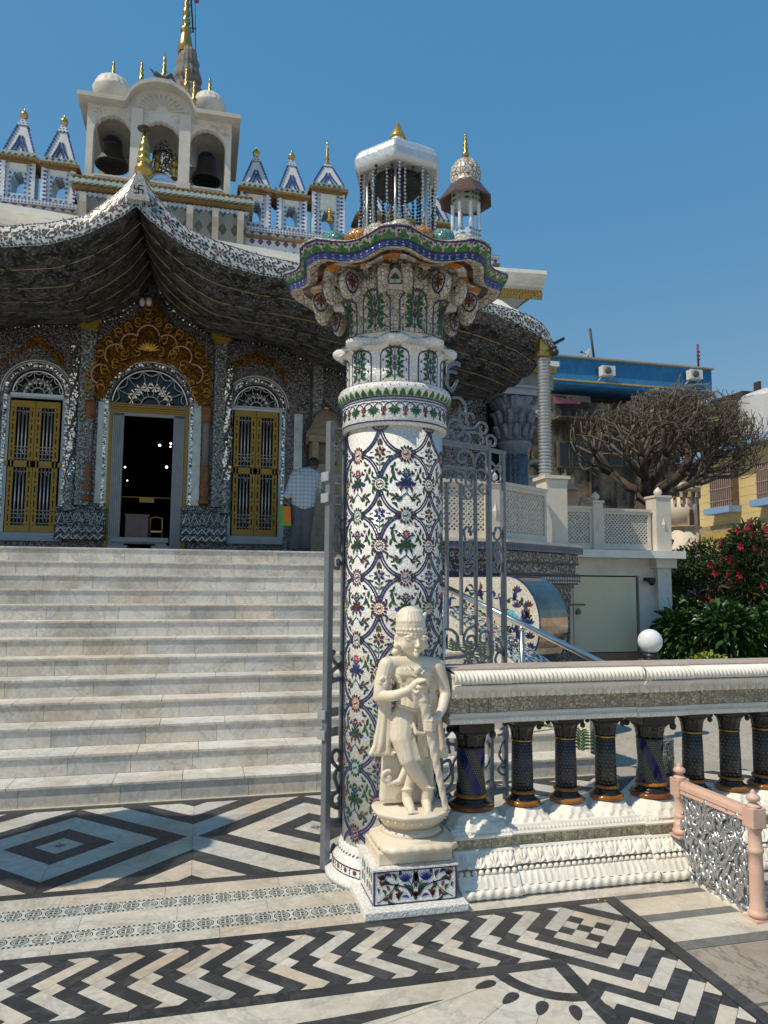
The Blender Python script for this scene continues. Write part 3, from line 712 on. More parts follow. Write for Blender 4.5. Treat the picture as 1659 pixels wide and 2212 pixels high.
def panel(I,c0,z0,z1,hw,r):
 k=r
 pts=[(c0-hw,z0)]+[(c0-hw,z1-.03)]+[(c0-hw*cos(a),z1-.03+.028*sin(a)) for a in (.4,.8,1.2,1.57,1.94,2.34,2.74)]+[(c0+hw,z1-.03),(c0+hw,z0)]
 for i in range(len(pts)-1):
  (x0,y0),(x1,y1)=pts[i],pts[i+1]; dx,dy=(x1-x0)*k,y1-y0; L=sqrt(dx*dx+dy*dy); nx,ny=-dy/L*.003/k,dx/L*.003
  m_=max(1,int(L/.03))
  for q in range(m_):
   xa,ya,xb,yb=x0+(x1-x0)*q/m_,y0+(y1-y0)*q/m_,x0+(x1-x0)*(q+1)/m_,y0+(y1-y0)*(q+1)/m_
   I.poly('navy',[(xa-nx,ya-ny),(xb-nx,yb-ny),(xb+nx,yb+ny),(xa+nx,ya+ny)])
 n_=3; H=z1-z0
 m_=8
 for q in range(m_): I.poly('navy',[(c0-.0025/k,z0+H*.9*q/m_),(c0+.0025/k,z0+H*.9*q/m_),(c0+.0025/k,z0+H*.9*(q+.92)/m_),(c0-.0025/k,z0+H*.9*(q+.92)/m_)])
 for t in range(n_):
  z=z0+H*(.10+.30*t)
  for sx in (-1,1):
   base=(c0+sx*.012/k,z+.012)
   I.poly('green',[(c0+sx*.002/k,z-.004),(c0+sx*.014/k,z+.009),(c0+sx*.012/k,z+.012),(c0+sx*.001/k,z-.001)])
   for a in (25,-15,70): sc_leaf(I,'green',c0+sx*.014/k,z+.010,radians(a) if sx > 0 else pi-radians(a),.044,.021,k)
   sc_leaf(I,'brown',c0+sx*.003/k,z+.028,radians(90-sx*35),.018,.010,k)
   I.poly('navy',[(c0+sx*hw*.80+.004/k*cos(b),z+.03+.004*sin(b)) for b in (0,1,2,3,4,5)])
   I.poly('navy',[(c0+sx*hw*.80+.004/k*cos(b),z-.008+.004*sin(b)) for b in (0,1,2,3,4,5)])
 for a in range(6): I.poly('brown',[(c0+(.009*cos(a*1.05)+.0038*cos(b))/k,z0+H*.46+.009*sin(a*1.05)+.0038*sin(b)) for b in (0,1,2,3,4,5)])
 I.poly('red',[(c0+.004*cos(b)/k,z0+H*.46+.004*sin(b)) for b in (0,1,2,3,4,5)])
lw=Inlay(lambda u,v,h: pp(u,rlow(prof_r([p for p in lowp if p[1] < 2.91 or p[1] > 2.93],v),u,v,0)+h+.0005,v))
uw=Inlay(lambda u,v,h: pp(u,rup(prof_r(upp,v),u,v,0)+h+.0005,v))
for k in range(8):
 panel(lw,FA+P8*k,2.765,2.905,radians(16.5),.283)
 c0=FA+P8*k
 for q,(dx,s_c) in enumerate(((0,1.0),(-.20,.6),(.20,.6),(-.39,.5),(.39,.5))):
  zc=3.0 if q == 0 else 3.01
  for a in range(10 if q == 0 else 8): sc_leaf(lw,'green',c0+dx+.012*s_c*cos(a*.63)/.33,zc+.012*s_c*sin(a*.63),a*.63,.022*s_c,.010*s_c,.33)
  for a in range(6): lw.poly('brown',[(c0+dx+(.008*s_c*cos(a*1.05)+.004*cos(b)*s_c)/.33,zc+.008*s_c*sin(a*1.05)+.004*s_c*sin(b)) for b in (0,1,2,3,4,5)])
  lw.poly('red',[(c0+dx+.004*s_c*cos(b)/.33,zc+.004*s_c*sin(b)) for b in (0,1,2,3,4,5)])
 panel(uw,FB+P8*k,3.092,3.218,radians(17),.290)
 c0=FB+P8*k
 for a in range(12): sc_leaf(uw,'dgreen',c0+.014*cos(a*.524)/.38,3.285+.014*sin(a*.524),a*.524,.024,.011,.38)
 uw.poly('brown',[(c0+.010*cos(b)/.38,3.285+.010*sin(b)) for b in (0,1,2,3,4,5)])
lw.build('panel_inlay',pil); uw.build('panel_inlay',pil)
# nubs, tablets and scroll brackets under the eave
for k in range(8):
 fb,fa=FB+P8*k,FA+P8*k
 m=MB(); c=pp(fb,.385,3.325); m.sphere(c,.05,16,10,(1,1,1.25)); ob('petal_tip',m,CHINA_D,pil); Ip=Inlay(lambda u,v,h: pp(fb+u/.42,.425+h-.25*abs(v+.02),3.31+v))
 for a in range(12): Ip.leaf('dgreen',.014*cos(a*.524),-.03+.014*sin(a*.524),a*.524,.032,.013)
 Ip.dot('red',0,-.03,.010)
 for a in range(8): Ip.band('navy',[(.043*cos(pi*a/8),.0+.055*sin(pi*a/8)),(.043*cos(pi*(a+1)/8),.055*sin(pi*(a+1)/8))],.006)
 for a in (60,90,120): Ip.leaf('dgreen',0,.005,radians(a),.038,.013)
 Ip.build('tip_inlay',pil)
 t=Vector((cos(fa),sin(fa),0)); o_=Vector((sin(fa),-cos(fa),0))
 m=MB(); outline=[(-.038,-.045),(.038,-.045),(.042,0),(.03,.035),(0,.062),(-.03,.035),(-.042,0)]
 cc=pp(fa,.345,3.262); tilt=lambda x,y,d: cc+t*x+Vector((0,0,1))*y+o_*(d+y*.25)
 m.prism(outline,lambda x,y: tilt(x,y,.03),lambda x,y: tilt(x,y,-.03)); ob('arched_tablet',m,CHINA_W,pil)
 I=Inlay(lambda u,v,h: tilt(u,v,.031+h))
 for a in range(len(outline)):
  (x0,y0),(x1,y1)=outline[a],outline[(a+1) % 7]; I.band('navy',[(x0*.88,y0*.88),(x1*.88,y1*.88)],.006)
 for a in (90,55,125,10,170): I.leaf('green',0,-.012,radians(a),.034 if a == 90 else .026,.014)
 I.band('green',[(0,-.035),(0,-.01)],.003); I.build('tablet_inlay',pil)
 for sx in (-1,1):     # scroll drum
  m=MB(); c=pp(fa+sx*.155,.435,3.235); m.lathe([(.001,-.030),(.034,-.030),(.050,-.024),(.058,-.012),(.060,0),(.058,.012),(.050,.024),(.034,.030),(.001,.030)],(0,0,0),22); m.xf(lambda v: c+t*v.z+o_*v.x+Vector((0,0,1))*v.y)
  m.obox(pp(fa+sx*.155,.375,3.275),o_*.06,t*.026,Vector((0,0,.035))); ob('scroll_volute',m,CHINA_D,pil)
  Iv=Inlay(lambda u,v,h: c+t*sx*(.031+h)+o_*u+Vector((0,0,v)))
  for a in range(12): Iv.band('navy',[(.046*cos(a*pi/6),.046*sin(a*pi/6)),(.046*cos((a+1)*pi/6),.046*sin((a+1)*pi/6))],.006)
  for a in range(8): Iv.leaf('red' if a % 2 else 'dgreen',.008*cos(a*pi/4),.008*sin(a*pi/4),a*pi/4,.028,.012)
  Iv.build('volute_inlay',pil)
  m=MB(); m.lathe([(.010,-.034),(.010,.034)],(0,0,0),14,True); m.xf(lambda v: c+t*v.z+o_*v.x+Vector((0,0,1))*v.y); ob('scroll_eye',m,[china('dgreen')],pil)
# --- eave: eight-cornered wavy brim
def rE(phi):
 d=(phi-FA)/P8; d=abs(d-round(d))*2        # 0 at a corner, 1 between corners
 d=max(0,(d-.22)/.78); return 1-.115*sin(min(1,d)*pi/2)**1.2
def zE(phi):
 d=(phi-FA)/P8; d=abs(d-round(d))*2; d=max(0,(d-.22)/.78); return .030*(1-sin(min(1,d)*pi/2))
EB=3.285
def brim(prof,mb=None,n=160):
 mb=mb or MB(); pr=prof
 mb.lathe([(r,z) for r,z in pr],(PC.x,PC.y,0),n,True,rf=lambda r,a,z,j: r*(1-(1-rE(a+pi/2))*min(1,max(0,(r-.3)/.25))),caps=False)
 for i,v in enumerate(mb.v):
  a=atan2(v[1]-PC.y,v[0]-PC.x)+pi/2; rr2=sqrt((v[0]-PC.x)**2+(v[1]-PC.y)**2); mb.v[i]=(v[0],v[1],v[2]+zE(a)*min(1,max(0,(rr2-.3)/.2)))
 return mb
ob('eave_soffit',brim([(.30,3.335),(.40,3.335),(.50,3.32),(.575,3.30),(.60,EB)]),mosaic('soffit_china',(.60,.55,.45),(.16,.11,.07),30,.3,.3,.08,wave=.6,dirt=.6),pil)
ob('eave_brim',brim([(.60,EB),(.622,EB+.004),(.626,EB+.045),(.618,EB+.052),(.632,EB+.056),(.668,EB+.135),(.67,EB+.142),(.655,EB+.15),(.60,EB+.15),(.5,EB+.17),(.35,EB+.20),(.0001,EB+.24)]),CHINA_D,pil)
def PE(u,v,h):   # v: 0..1 lower band, 1..2 upper band
 if v <= 1: r,z=.6235+.0025*v+h,EB+.004+.041*v
 else: r,z=.632+.036*(v-1)+h,EB+.056+.079*(v-1)
 return pp(u,r*rE(u),z+zE(u))
ev=Inlay(PE)
NT=96
for i in range(NT):
 u0=2*pi*i/NT+FA; w_=2*pi/NT
 ev.poly('blue',[(u0,.5),(u0+w_/2,-.0),(u0+w_,.5),(u0+w_/2,1.0)]); ev.poly('navy',[(u0,-.02),(u0+w_*.95,-.02),(u0+w_*.95,.13),(u0,.13)]); ev.poly('navy',[(u0,.93),(u0+w_*.95,.93),(u0+w_*.95,1.0),(u0,1.0)])
for i in range(56):
 w_=2*pi/56; u0=w_*i+FA+w_*.1; c_='lgreen'
 ev.poly(c_,[(u0,1.04),(u0+w_*.9,1.04),(u0+w_*.84,1.36),(u0+w_*.64,1.42),(u0+w_*.45,1.76),(u0+w_*.26,1.42),(u0+w_*.06,1.36)])
 for q in range(3):
  a=u0+w_*(q*.33+.1); zt=1.62+.2*((q*7+i*3) % 5)/5
  if zt < 1.85 and q != 1: ev.poly('navy',[(a-.012,zt),(a+.002,zt-.08),(a+.016,zt+.03),(a+.002,zt+.12)])
 ev.poly('navy',[(u0-w_*.1,1.87),(u0+w_*.87,1.87),(u0+w_*.87,2.0),(u0-w_*.1,2.0)]); ev.poly('navy',[(u0-w_*.1,.99),(u0+w_*.87,.99),(u0+w_*.87,1.03),(u0-w_*.1,1.03)])
ev.build('eave_inlay',pil)
# orange and dark triangles under the brim
sf=Inlay(lambda u,v,h: pp(u,v*(1-(1-rE(u))*min(1,max(0,(v-.3)/.25))),(3.335 if v < .4 else 3.335-.035*(v-.4)/.175)+zE(u)*min(1,max(0,(v-.3)/.2))-h))
for i in range(64):
 u0=2*pi*i/64; c_='orange' if i % 4 < 2 else 'white'
 sf.poly(c_,[(u0,.44),(u0+.09,.44),(u0+.09,.50),(u0,.50)]); sf.poly('rust' if i % 2 else 'black',[(u0,.51),(u0+.09,.51),(u0+.09,.55),(u0,.55)])
sf.build('soffit_inlay',pil)
ZM=[(2.4,2.4),(2.452,2.425),(2.482,2.445),(2.603,2.566),(2.616,2.578),(2.685,2.622),(2.755,2.668),(2.765,2.676),(2.905,2.866),(2.925,2.880),(2.975,2.915),(3.09,2.958),(3.218,3.188),(3.285,3.252),(3.33,3.292),(3.427,3.352),(3.46,3.385),(3.53,3.46)]
def zmap(z):
 if z <= 2.4: return z
 for (a,b),(c,d) in zip(ZM,ZM[1:]):
  if z <= c: return b+(d-b)*(z-a)/(c-a)
 return z-.07
for o in [o for o in bpy.data.objects if o.parent == pil and o.name.split('.')[0] != 'shaft']:
 for v in o.data.vertices: v.co.z=zmap(v.co.z)
EB -= .07
# melon-shaped lumps round the roof of the brim
mel=[('white',-.36,.40,.085),('white',.02-.25,.40,.0),]
cols_=['white','orange','turq','white','orange','turq','orange','white']
mats_={'white': CHINA_D,'orange': mosaic('orange_china',(.62,.26,.05),(.12,.08,.05),40,.25,.2,.07,wave=.6),'turq': mosaic('turquoise_china',(.10,.34,.34),(.10,.09,.07),40,.25,.2,.07,wave=.6)}
for i in range(24):
 ph=2*pi*i/24+FA+.05; c_=cols_[i % 8]
 if i % 6 == 0: c_='white'
 m=MB(); m.lathe([(max(.001,.072*sin(pi*j/8)),.056*(1-cos(pi*j/8))) for j in range(9)],pp(ph,.50*rE(ph),EB+.155),16,True,rf=lambda r,a,z,j: r*(1+.05*cos(8*a))); ob('roof_boss',m,mats_[c_],pil)
m=MB(); m.lathe([(.26,0),(.25,.05),(.2,.10),(.1,.13),(.001,.135)],(PC.x,PC.y,EB+.19),32,True,rf=lambda r,a,z,j: r*(1+.03*cos(16*a))); ob('roof_dome',m,CHINA_D,pil)
# ------------------------------------------------------------------ silver hexagonal lantern on top
ZT=4.0
lant=empty('hexagonal_lantern',(PC.x+.01,PC.y,EB+.23),'small silver hexagonal canopy hung with crystal chains on the pillar top','lantern')
hexr=.283; hp=lambda r,k,z: (PC.x+.012+r*sin(F0+radians(60*k-4)),PC.y-r*cos(F0+radians(60*k-4)),z)
m=MB(); rings=[(.20,3.985),(.262,3.975),(.283,4.0),(.288,4.05),(.268,4.10),(.20,4.145),(.10,4.20),(.055,4.235),(.045,4.262)]
for r,z in rings: m.v += [hp(r,k,z) for k in range(6)]
for j in range(len(rings)-1):
 for k in range(6): m.f.append((j*6+k,j*6+(k+1) % 6,(j+1)*6+(k+1) % 6,(j+1)*6+k)); m.m.append(0); m.s.append(False)
m.f.append(tuple(range(6))[::-1]); m.m.append(0); m.s.append(False)
o=ob('canopy_roof',m,plain('sheet_silver',(.62,.64,.66),.34,.55,var=.1,scale=9,bmp=.5,bscale=35),lant); bev(o,.02,3)
m=MB(); m.lathe([(.0458,0),(.050,.004),(.048,.01),(.001,.115)],(PC.x+.012,PC.y,4.262),24,True); ob('gold_cone',m,GOLD(),lant)
m=MB(); m.lathe([(.001,3.885),(.06,3.887),(.12,3.905),(.148,3.94),(.15,3.99)],(PC.x+.012,PC.y,0),24,True); ob('dome_inside_shade',m,plain('dome_inside_shade',(.02,.02,.022),.6),lant)  # dark shape standing for the shaded inside of the canopy dome
CRY=plain('crystal_drops',(.55,.57,.6),.06,.9,var=.5,scale=60)
BCRY=plain('black_beads',(.015,.016,.02),.1,.2,var=.3)
for k in range(6):
 a=F0+radians(60*k-4); m=MB(); m.tube([(PC.x+.012+.2*sin(a),PC.y-.2*cos(a),3.50),(PC.x+.012+.2*sin(a),PC.y-.2*cos(a),3.99)],.007,8); ob('rod',m,SILVERP(),lant)
for k in range(30):
 a=2*pi*k/30; rr2=.20+.03*((k*7) % 3-1); L=R_.uniform(.30,.46); m=MB(); zt=3.985; x,y=PC.x+.012+rr2*sin(a),PC.y-rr2*cos(a)
 nb=int(L/.022)
 for i in range(nb): m.sphere((x+R_.uniform(-.002,.002),y,zt-.01-i*.022),.0095,6,4,(1,.7,1.05))
 ob('bead_chain',m,BCRY if k % 5 in (1,3) else CRY,lant)
TWIN=True
# STATUE PLINTH + STATUE
pl=empty('statue_plinth',(1.04,3.75,0),'low square plinth with blue and red floral mosaic panel under the statue','plinth')
m=MB(); m.box(.780,1.292,3.497,3.95,0.001,.04); o=ob('step',m,CHINA_W,pl); bev(o,.006,2)
m=MB(); m.box(.834,1.25,3.56,3.93,.0402,.198); o=ob('block',m,CHINA_W,pl); bev(o,.003,2)
m=MB(); m.box(.826,1.258,3.552,3.93,.1982,.206); ob('rim',m,CHINA_W,pl)
I=Inlay(lambda u,v,h: Vector((1.042+u,3.56-h,.118+v)))
hw,hh=.204,.075
for pts in ([(-hw,-hh),(-.1,-hh),(0,-hh),(.1,-hh),(hw,-hh)],[(-hw,hh),(-.1,hh),(0,hh),(.1,hh),(hw,hh)],[(-hw,-hh),(-hw,0),(-hw,hh)],[(hw,-hh),(hw,0),(hw,hh)]): I.band('navy',pts,.006)
for sx in (-1,1):
 def bz(p0,p1,p2,n=8): return [((1-t)**2*p0[0]+2*t*(1-t)*p1[0]+t*t*p2[0],(1-t)**2*p0[1]+2*t*(1-t)*p1[1]+t*t*p2[1]) for t in [i/n for i in range(n+1)]]
 fx=lambda L: [(sx*x,y) for x,y in L]
 I.band('navy',fx(bz((0,-.045),(.03,.01),(.16,.02))),.0055); I.band('navy',fx(bz((.09,.012),(.15,.015),(.16,.055))),.004)
 I.band('brown',fx(bz((.10,.01),(.12,-.03),(.19,-.065))),.004); I.band('navy',fx(bz((.012,-.02),(.02,.02),(.045,.03))),.004)
 for q in range(7):   # tulips
  a=radians(90+(q-3)*16); I.leaf('blue',sx*.052+.004*cos(a),.018+.004*sin(a),a,.042,.008)
 for q in range(5): a=radians(90+(q-2)*22); I.leaf('rust' if q % 2 else 'brown',sx*.168,.036,a,.032,.008)
 for q in range(5): I.dot('red',sx*.168+(q-2)*.009,.071-.0008*(q-2)**2,.003)
 for x,y,a,L,W,c in ((.02,.01,100,.062,.022,'black'),(.02,-.05,55,.075,.024,'green'),(.06,-.02,-60,.05,.018,'dgreen'),(.085,.018,-75,.04,.016,'green'),(.10,.03,60,.04,.014,'dgreen'),(.13,.025,-20,.045,.016,'dgreen'),
       (.115,-.022,-85,.036,.014,'brown'),(.15,-.035,60,.035,.012,'green'),(.165,-.05,160,.04,.012,'dgreen'),(.12,.05,15,.036,.014,'blue'),(.185,-.02,80,.026,.009,'blue'),(.03,-.055,10,.04,.012,'blue'),(.085,.05,100,.03,.014,'navy'),(.14,-.05,-150,.05,.014,'dgreen'),(.008,-.01,85,.03,.009,'black')):
  I.leaf(c,sx*x,y,radians(a) if sx > 0 else pi-radians(a),L,W,.22*sx)
 for x,y in ((.095,-.05),(.14,-.012),(.175,.012),(.088,-.03)): I.leaf('red',sx*x,y,radians(90+sx*30),.020,.013); I.leaf('brown',sx*x,y+.012,radians(90),.012,.010)
for a in (-40,0,40): I.leaf('brown',0,-.05,radians(90+a),.028,.016)
I.leaf('dgreen',0,-.045,radians(-90),.022,.016); I.build('panel_inlay',pl)
I2=Inlay(lambda u,v,h: Vector((.834-h,3.70+u,.118+v)))
for pts in ([(-.135,-hh),(0,-hh),(.14,-hh)],[(-.135,hh),(0,hh),(.14,hh)],[(-.135,-hh),(-.135,hh)]): I2.band('navy',pts,.006)
for q in range(5):
 for z in (-.04,.02): I2.leaf('green' if q % 2 else 'navy',-.10+.05*q,z,radians(90+20*(q % 3-1)),.045,.016)
I2.build('panel_inlay',pl)
# ---- marble figure
CREAM=None
def statue_mat():
 m,n,b=nodes('cream_marble'); co=coords(n)
 n1=N(n,'ShaderNodeTexNoise',i_Scale=4.0,i_Detail=4.0); n.links.new(co,n1.inputs['Vector'])
 r=ramp(n,[(.35,(.72,.62,.48)),(.55,(.74,.67,.55)),(.7,(.65,.50,.34))]); n.links.new(n1.outputs[0],r.inputs[0])
 n.links.new(r.outputs[0],b.inputs['Base Color']); b.inputs['Roughness'].default_value=.42
 b.inputs['Subsurface Weight'].default_value=.15; b.inputs['Subsurface Radius'].default_value=(.02,.012,.008); b.inputs['Subsurface Scale'].default_value=.3
 n2=N(n,'ShaderNodeTexNoise',i_Scale=90.0,i_Detail=4.0); n.links.new(co,n2.inputs['Vector']); bump(n,b,n2.outputs[0],.08,.003); return m
SM=statue_mat(); SYc=3.745
stt=empty('marble_statue',(1.06,SYc,.206),'cream marble statue of a crowned figure leaning cross-legged on a twisted club','statue')
def sp(zx,zy,dy=0): p=A(691.3+.325*zx,1271.9+.325*zy,SYc); return Vector((p.x,SYc+dy,p.z))
zu=.000795
def cap(m,a,ra,b,rb,n=12,k=5):
 a,b=Vector(a),Vector(b); pts,rs=[],[]
 d=(b-a); L=d.length; d=d/L if L > 1e-6 else Vector((0,0,1))
 for i in range(k): t=i/k*pi/2; pts.append(a-d*ra*cos(t)); rs.append(max(1e-4,ra*sin(t)))
 pts.append(a); rs.append(ra); pts.append(b); rs.append(rb)
 for i in range(k): t=(i+1)/k*pi/2; pts.append(b+d*rb*sin(t)); rs.append(max(1e-4,rb*cos(t)))
 m.tube(pts,rs,n,True)
def limb(m,*pr):
 for (a,ra),(b,rb) in zip(pr,pr[1:]): cap(m,a,ra,b,rb)
b=MB()
Z=lambda r: r*zu
# torso
limb(b,(sp(450,500,-.0),Z(50)),(sp(610,505,.01),Z(62)),(sp(765,505,0),Z(50)))
limb(b,(sp(540,560,-.0),Z(72)),(sp(612,568,-.006),Z(74)),(sp(684,560,-.0),Z(72)))
limb(b,(sp(608,600,-.0),Z(84)),(sp(612,700,0),Z(72)),(sp(600,800,0),Z(84)),(sp(595,860,0),Z(84)))
limb(b,(sp(572,620,0),Z(66)),(sp(572,720,0),Z(58)),(sp(560,850,0),Z(78))); limb(b,(sp(655,620,0),Z(66)),(sp(650,720,0),Z(58)),(sp(650,860,.01),Z(80)))
limb(b,(sp(614,400,.01),Z(38)),(sp(616,500,.008),Z(44)))
# head, face
b.sphere(sp(608,330,-.005),1,20,14,(Z(86),Z(92),Z(110))); b.sphere(sp(614,405,-.022),1,14,10,(Z(48),Z(50),Z(40)))
b.sphere(sp(560,370,-.030),1,12,8,(Z(36),Z(36),Z(42))); b.sphere(sp(660,372,-.030),1,12,8,(Z(36),Z(36),Z(42)))
limb(b,(sp(622,330,-.072),Z(8)),(sp(623,372,-.092),Z(13))); b.sphere(sp(612,378,-.082),Z(9),8,6); b.sphere(sp(634,378,-.082),Z(9),8,6)
limb(b,(sp(604,402,-.071),Z(5)),(sp(622,399,-.077),Z(6)),(sp(640,402,-.070),Z(5))); limb(b,(sp(610,411,-.071),Z(6)),(sp(634,411,-.071),Z(6)))
b.sphere(sp(620,432,-.062),Z(20),10,8)
for x0,x1,x2 in ((545,575,607),(640,668,692)):
 limb(b,(sp(x0,318,-.060),Z(6)),(sp(x1,308,-.076),Z(7)),(sp(x2,320,-.076),Z(6)))
 b.sphere(sp((x0+x2)/2,331,-.062),1,12,8,(Z(29),Z(18),Z(13)))
# crown: band, turban with tall leaves
limb(b,(sp(602,262,0),Z(99)),(sp(602,240,0),Z(102))); b.sphere(sp(598,200,.005),1,20,12,(Z(92),Z(90),Z(84)))
for k_ in range(13):
 a=pi+k_/12*pi; c=sp(600,214,0)+Vector((Z(84)*cos(a),Z(84)*sin(a),0)); limb(b,(c,Z(17)),(c+Vector((-Z(20)*cos(a),-Z(20)*sin(a),Z(66))),Z(7)))
limb(b,(sp(600,175,0),Z(40)),(sp(600,140,0),Z(16))); limb(b,(sp(680,200,0),Z(24)),(sp(700,165,0),Z(12))); limb(b,(sp(655,185,0),Z(24)),(sp(652,158,0),Z(10)))
for k_ in range(24):
 a=2*pi*k_/24; c=sp(604,268,0)+Vector((Z(98)*cos(a),Z(100)*sin(a),0)); b.sphere(c,Z(10),6,5)
 b.sphere(sp(604,292,0)+Vector((Z(97)*cos(a+.1),Z(99)*sin(a+.1),0)),Z(8),6,5)
for sx,x in ((-1,512),(1,700)):   # ears, earrings, hair
 limb(b,(sp(x,320,.01),Z(16)),(sp(x+sx*2,365,.008),Z(16))); b.sphere(sp(x-2 if sx < 0 else x,378,0),Z(24),10,8)
limb(b,(sp(545,405,.04),Z(28)),(sp(505,428,.04),Z(20)),(sp(508,408,.04),Z(12))); limb(b,(sp(680,410,.04),Z(22)),(sp(698,435,.04),Z(14)))
# necklace and pendant
for k_ in range(17):
 t=-1+k_/8; b.sphere(sp(615+62*t,470+58*(1-t*t),-.050-.012*(1-t*t)),Z(6),6,5)
 b.sphere(sp(617+85*t,480+95*(1-t*t),-.050-.018*(1-t*t)),Z(5),6,5)
b.sphere(sp(617,538,-.078),1,12,8,(Z(22),Z(12),Z(26)))
# arms
limb(b,(sp(440,505,-.01),Z(52)),(sp(405,620,-.015),Z(50)),(sp(385,715,-.03),Z(40)),(sp(470,690,-.10),Z(34)),(sp(545,648,-.135),Z(26)))
limb(b,(sp(775,510,-.01),Z(50)),(sp(805,610,-.01),Z(46)),(sp(825,695,-.02),Z(37)),(sp(785,780,-.07),Z(31)),(sp(730,842,-.11),Z(24)))
for (x,y) in ((398,605),):
 for a in range(7): b.sphere(sp(x+22*cos(a*.9)+8,y+22*sin(a*.9),-.055),Z(12),6,5)
for t in (0,1,2): limb(b,(sp(365,628+5*t,-.03),Z(5)),(sp(410,640+5*t,-.062),Z(6)),(sp(448,632+5*t,-.03),Z(5))) if t < 1 else None
limb(b,(sp(535,625,-.115),Z(8)),(sp(560,670,-.125),Z(8))); limb(b,(sp(715,820,-.10),Z(8)),(sp(752,862,-.10),Z(8)))
# hand folded over the knob
limb(b,(sp(548,645,-.137),Z(25)),(sp(578,610,-.15),Z(26)),(sp(600,588,-.155),Z(22)))
for q,(dx,dz,L) in enumerate(((-.004,0,1.0),(.0,-.018,1.05),(.004,-.036,1.0),(.006,-.052,.85))):
 limb(b,(sp(585,590,-.150)+Vector((dx,dz*.6,0)),Z(12)),(sp(618,575,-.158)+Vector((dx,dz*.75,0)),Z(11)),(sp(640,592,-.152)+Vector((dx,dz*.8,0)),Z(10)),(sp(646,592+26*L,-.150)+Vector((dx,dz*.7,0)),Z(8)))
limb(b,(sp(560,640,-.15),Z(13)),(sp(578,662,-.165),Z(11)),(sp(592,650,-.175),Z(9)))
# fist round the club
limb(b,(sp(728,845,-.11),Z(25)),(sp(698,862,-.125),Z(30)))
for q in range(4):
 y=838+q*20; L=(62,58,52,42)[q]
 limb(b,(sp(705,y,-.145),Z(11.5)),(sp(675,y+3,-.168),Z(11.5)),(sp(645,y+3,-.160),Z(10.5)),(sp(636+q*2,y+5,-.135),Z(9)))
limb(b,(sp(715,835,-.13),Z(13)),(sp(680,822,-.158),Z(11)),(sp(652,818,-.160),Z(9)))
# legs
limb(b,(sp(550,860,-.02),Z(88)),(sp(535,980,-.04),Z(76)),(sp(560,1110,-.065),Z(58)),(sp(610,1190,-.06),Z(48)),(sp(690,1310,-.055),Z(34)),(sp(690,1380,-.05),Z(34)))
limb(b,(sp(640,880,.01),Z(84)),(sp(640,1010,.0),Z(72)),(sp(640,1130,-.005),Z(56)),(sp(600,1220,-.015),Z(46)),(sp(566,1330,-.03),Z(32)),(sp(566,1385,-.035),Z(34)))
for x,y,dx,dy_ in ((690,1395,-20,-.085),(566,1390,2,-.075)):    # feet with toes
 limb(b,(sp(x,y,-.04),Z(34)),(sp(x+dx*.6,y+24,-.04+dy_*.6),Z(30)),(sp(x+dx,y+36,-.04+dy_),Z(22)))
 for q in range(5): c=sp(x+dx+(q-2)*15,y+40+abs(q-1)*1.5,-.055+dy_-abs(q-1)*-.003); limb(b,(c,Z(8)),(c+Vector((0,-.018,-.003)),Z(8.5-q*.5)))
for (x,y,r,dy_) in ((700,1305,38,-.055),(568,1325,36,-.03)):   # anklets, hem below the knee
 for a in range(16): t=a*2*pi/16; b.sphere(sp(x,y+ (10 if r < 50 else 0)*sin(t)+.35*r*cos(t)*(1 if r > 50 else .3),dy_)+Vector((Z(r)*cos(t),Z(r)*sin(t),0)),Z(9),6,4)
# robe folds on the thighs
for q in range(9):
 x=470+q*14; limb(b,(sp(x+20,790,-.062),Z(5)),(sp(x+15,960,-.090+.003*abs(q-4)),Z(6)),(sp(x+50,1110,-.098),Z(5)))
for q in range(6): limb(b,(sp(625+q*14,800,-.078),Z(5)),(sp(628+q*13,1100,-.055),Z(6)))
limb(b,(sp(500,760,-.07),Z(10)),(sp(600,790,-.088),Z(12)),(sp(700,765,-.07),Z(10)))
limb(b,(sp(585,860,-.09),Z(8)),(sp(600,930,-.105),Z(15)),(sp(650,940,-.10),Z(12)),(sp(700,905,-.08),Z(8)))
# shawl hanging at both sides, fluted, flaring at the hem
for side in (0,1):
 for q in range(7):
  t=q/6
  if side == 0: pts=[(sp(412+55*t,640,.0+.015*sin(q*2.3)),Z(17)),(sp(400+62*t,860,-.005+.012*sin(q*2.3)),Z(18)),(sp(365+95*t,1040,-.01+.012*sin(q*2.3)),Z(19)),(sp(335+140*t,1090,-.02),Z(18))]
  else: pts=[(sp(705+70*t,700,.01+.012*sin(q*2.1)),Z(17)),(sp(725+75*t,900,.01+.012*sin(q*2.1)),Z(19)),(sp(735+88*t,1060,.0+.012*sin(q*2.1)),Z(20)),(sp(735+102*t,1110,0),Z(17))]
  limb(b,*pts)
limb(b,(sp(430,520,.02),Z(40)),(sp(425,700,.02),Z(36))); limb(b,(sp(760,520,.02),Z(40)),(sp(745,760,.02),Z(36)))
for q in range(6): limb(b,(sp(735+16*q,560-6*q,-.05+.006*q),Z(5)),(sp(790+8*q,650-14*q,-.045+.004*q),Z(5))); limb(b,(sp(478+4*q,560+10*q,-.062),Z(4)),(sp(510+6*q,575+16*q,-.078),Z(4)))
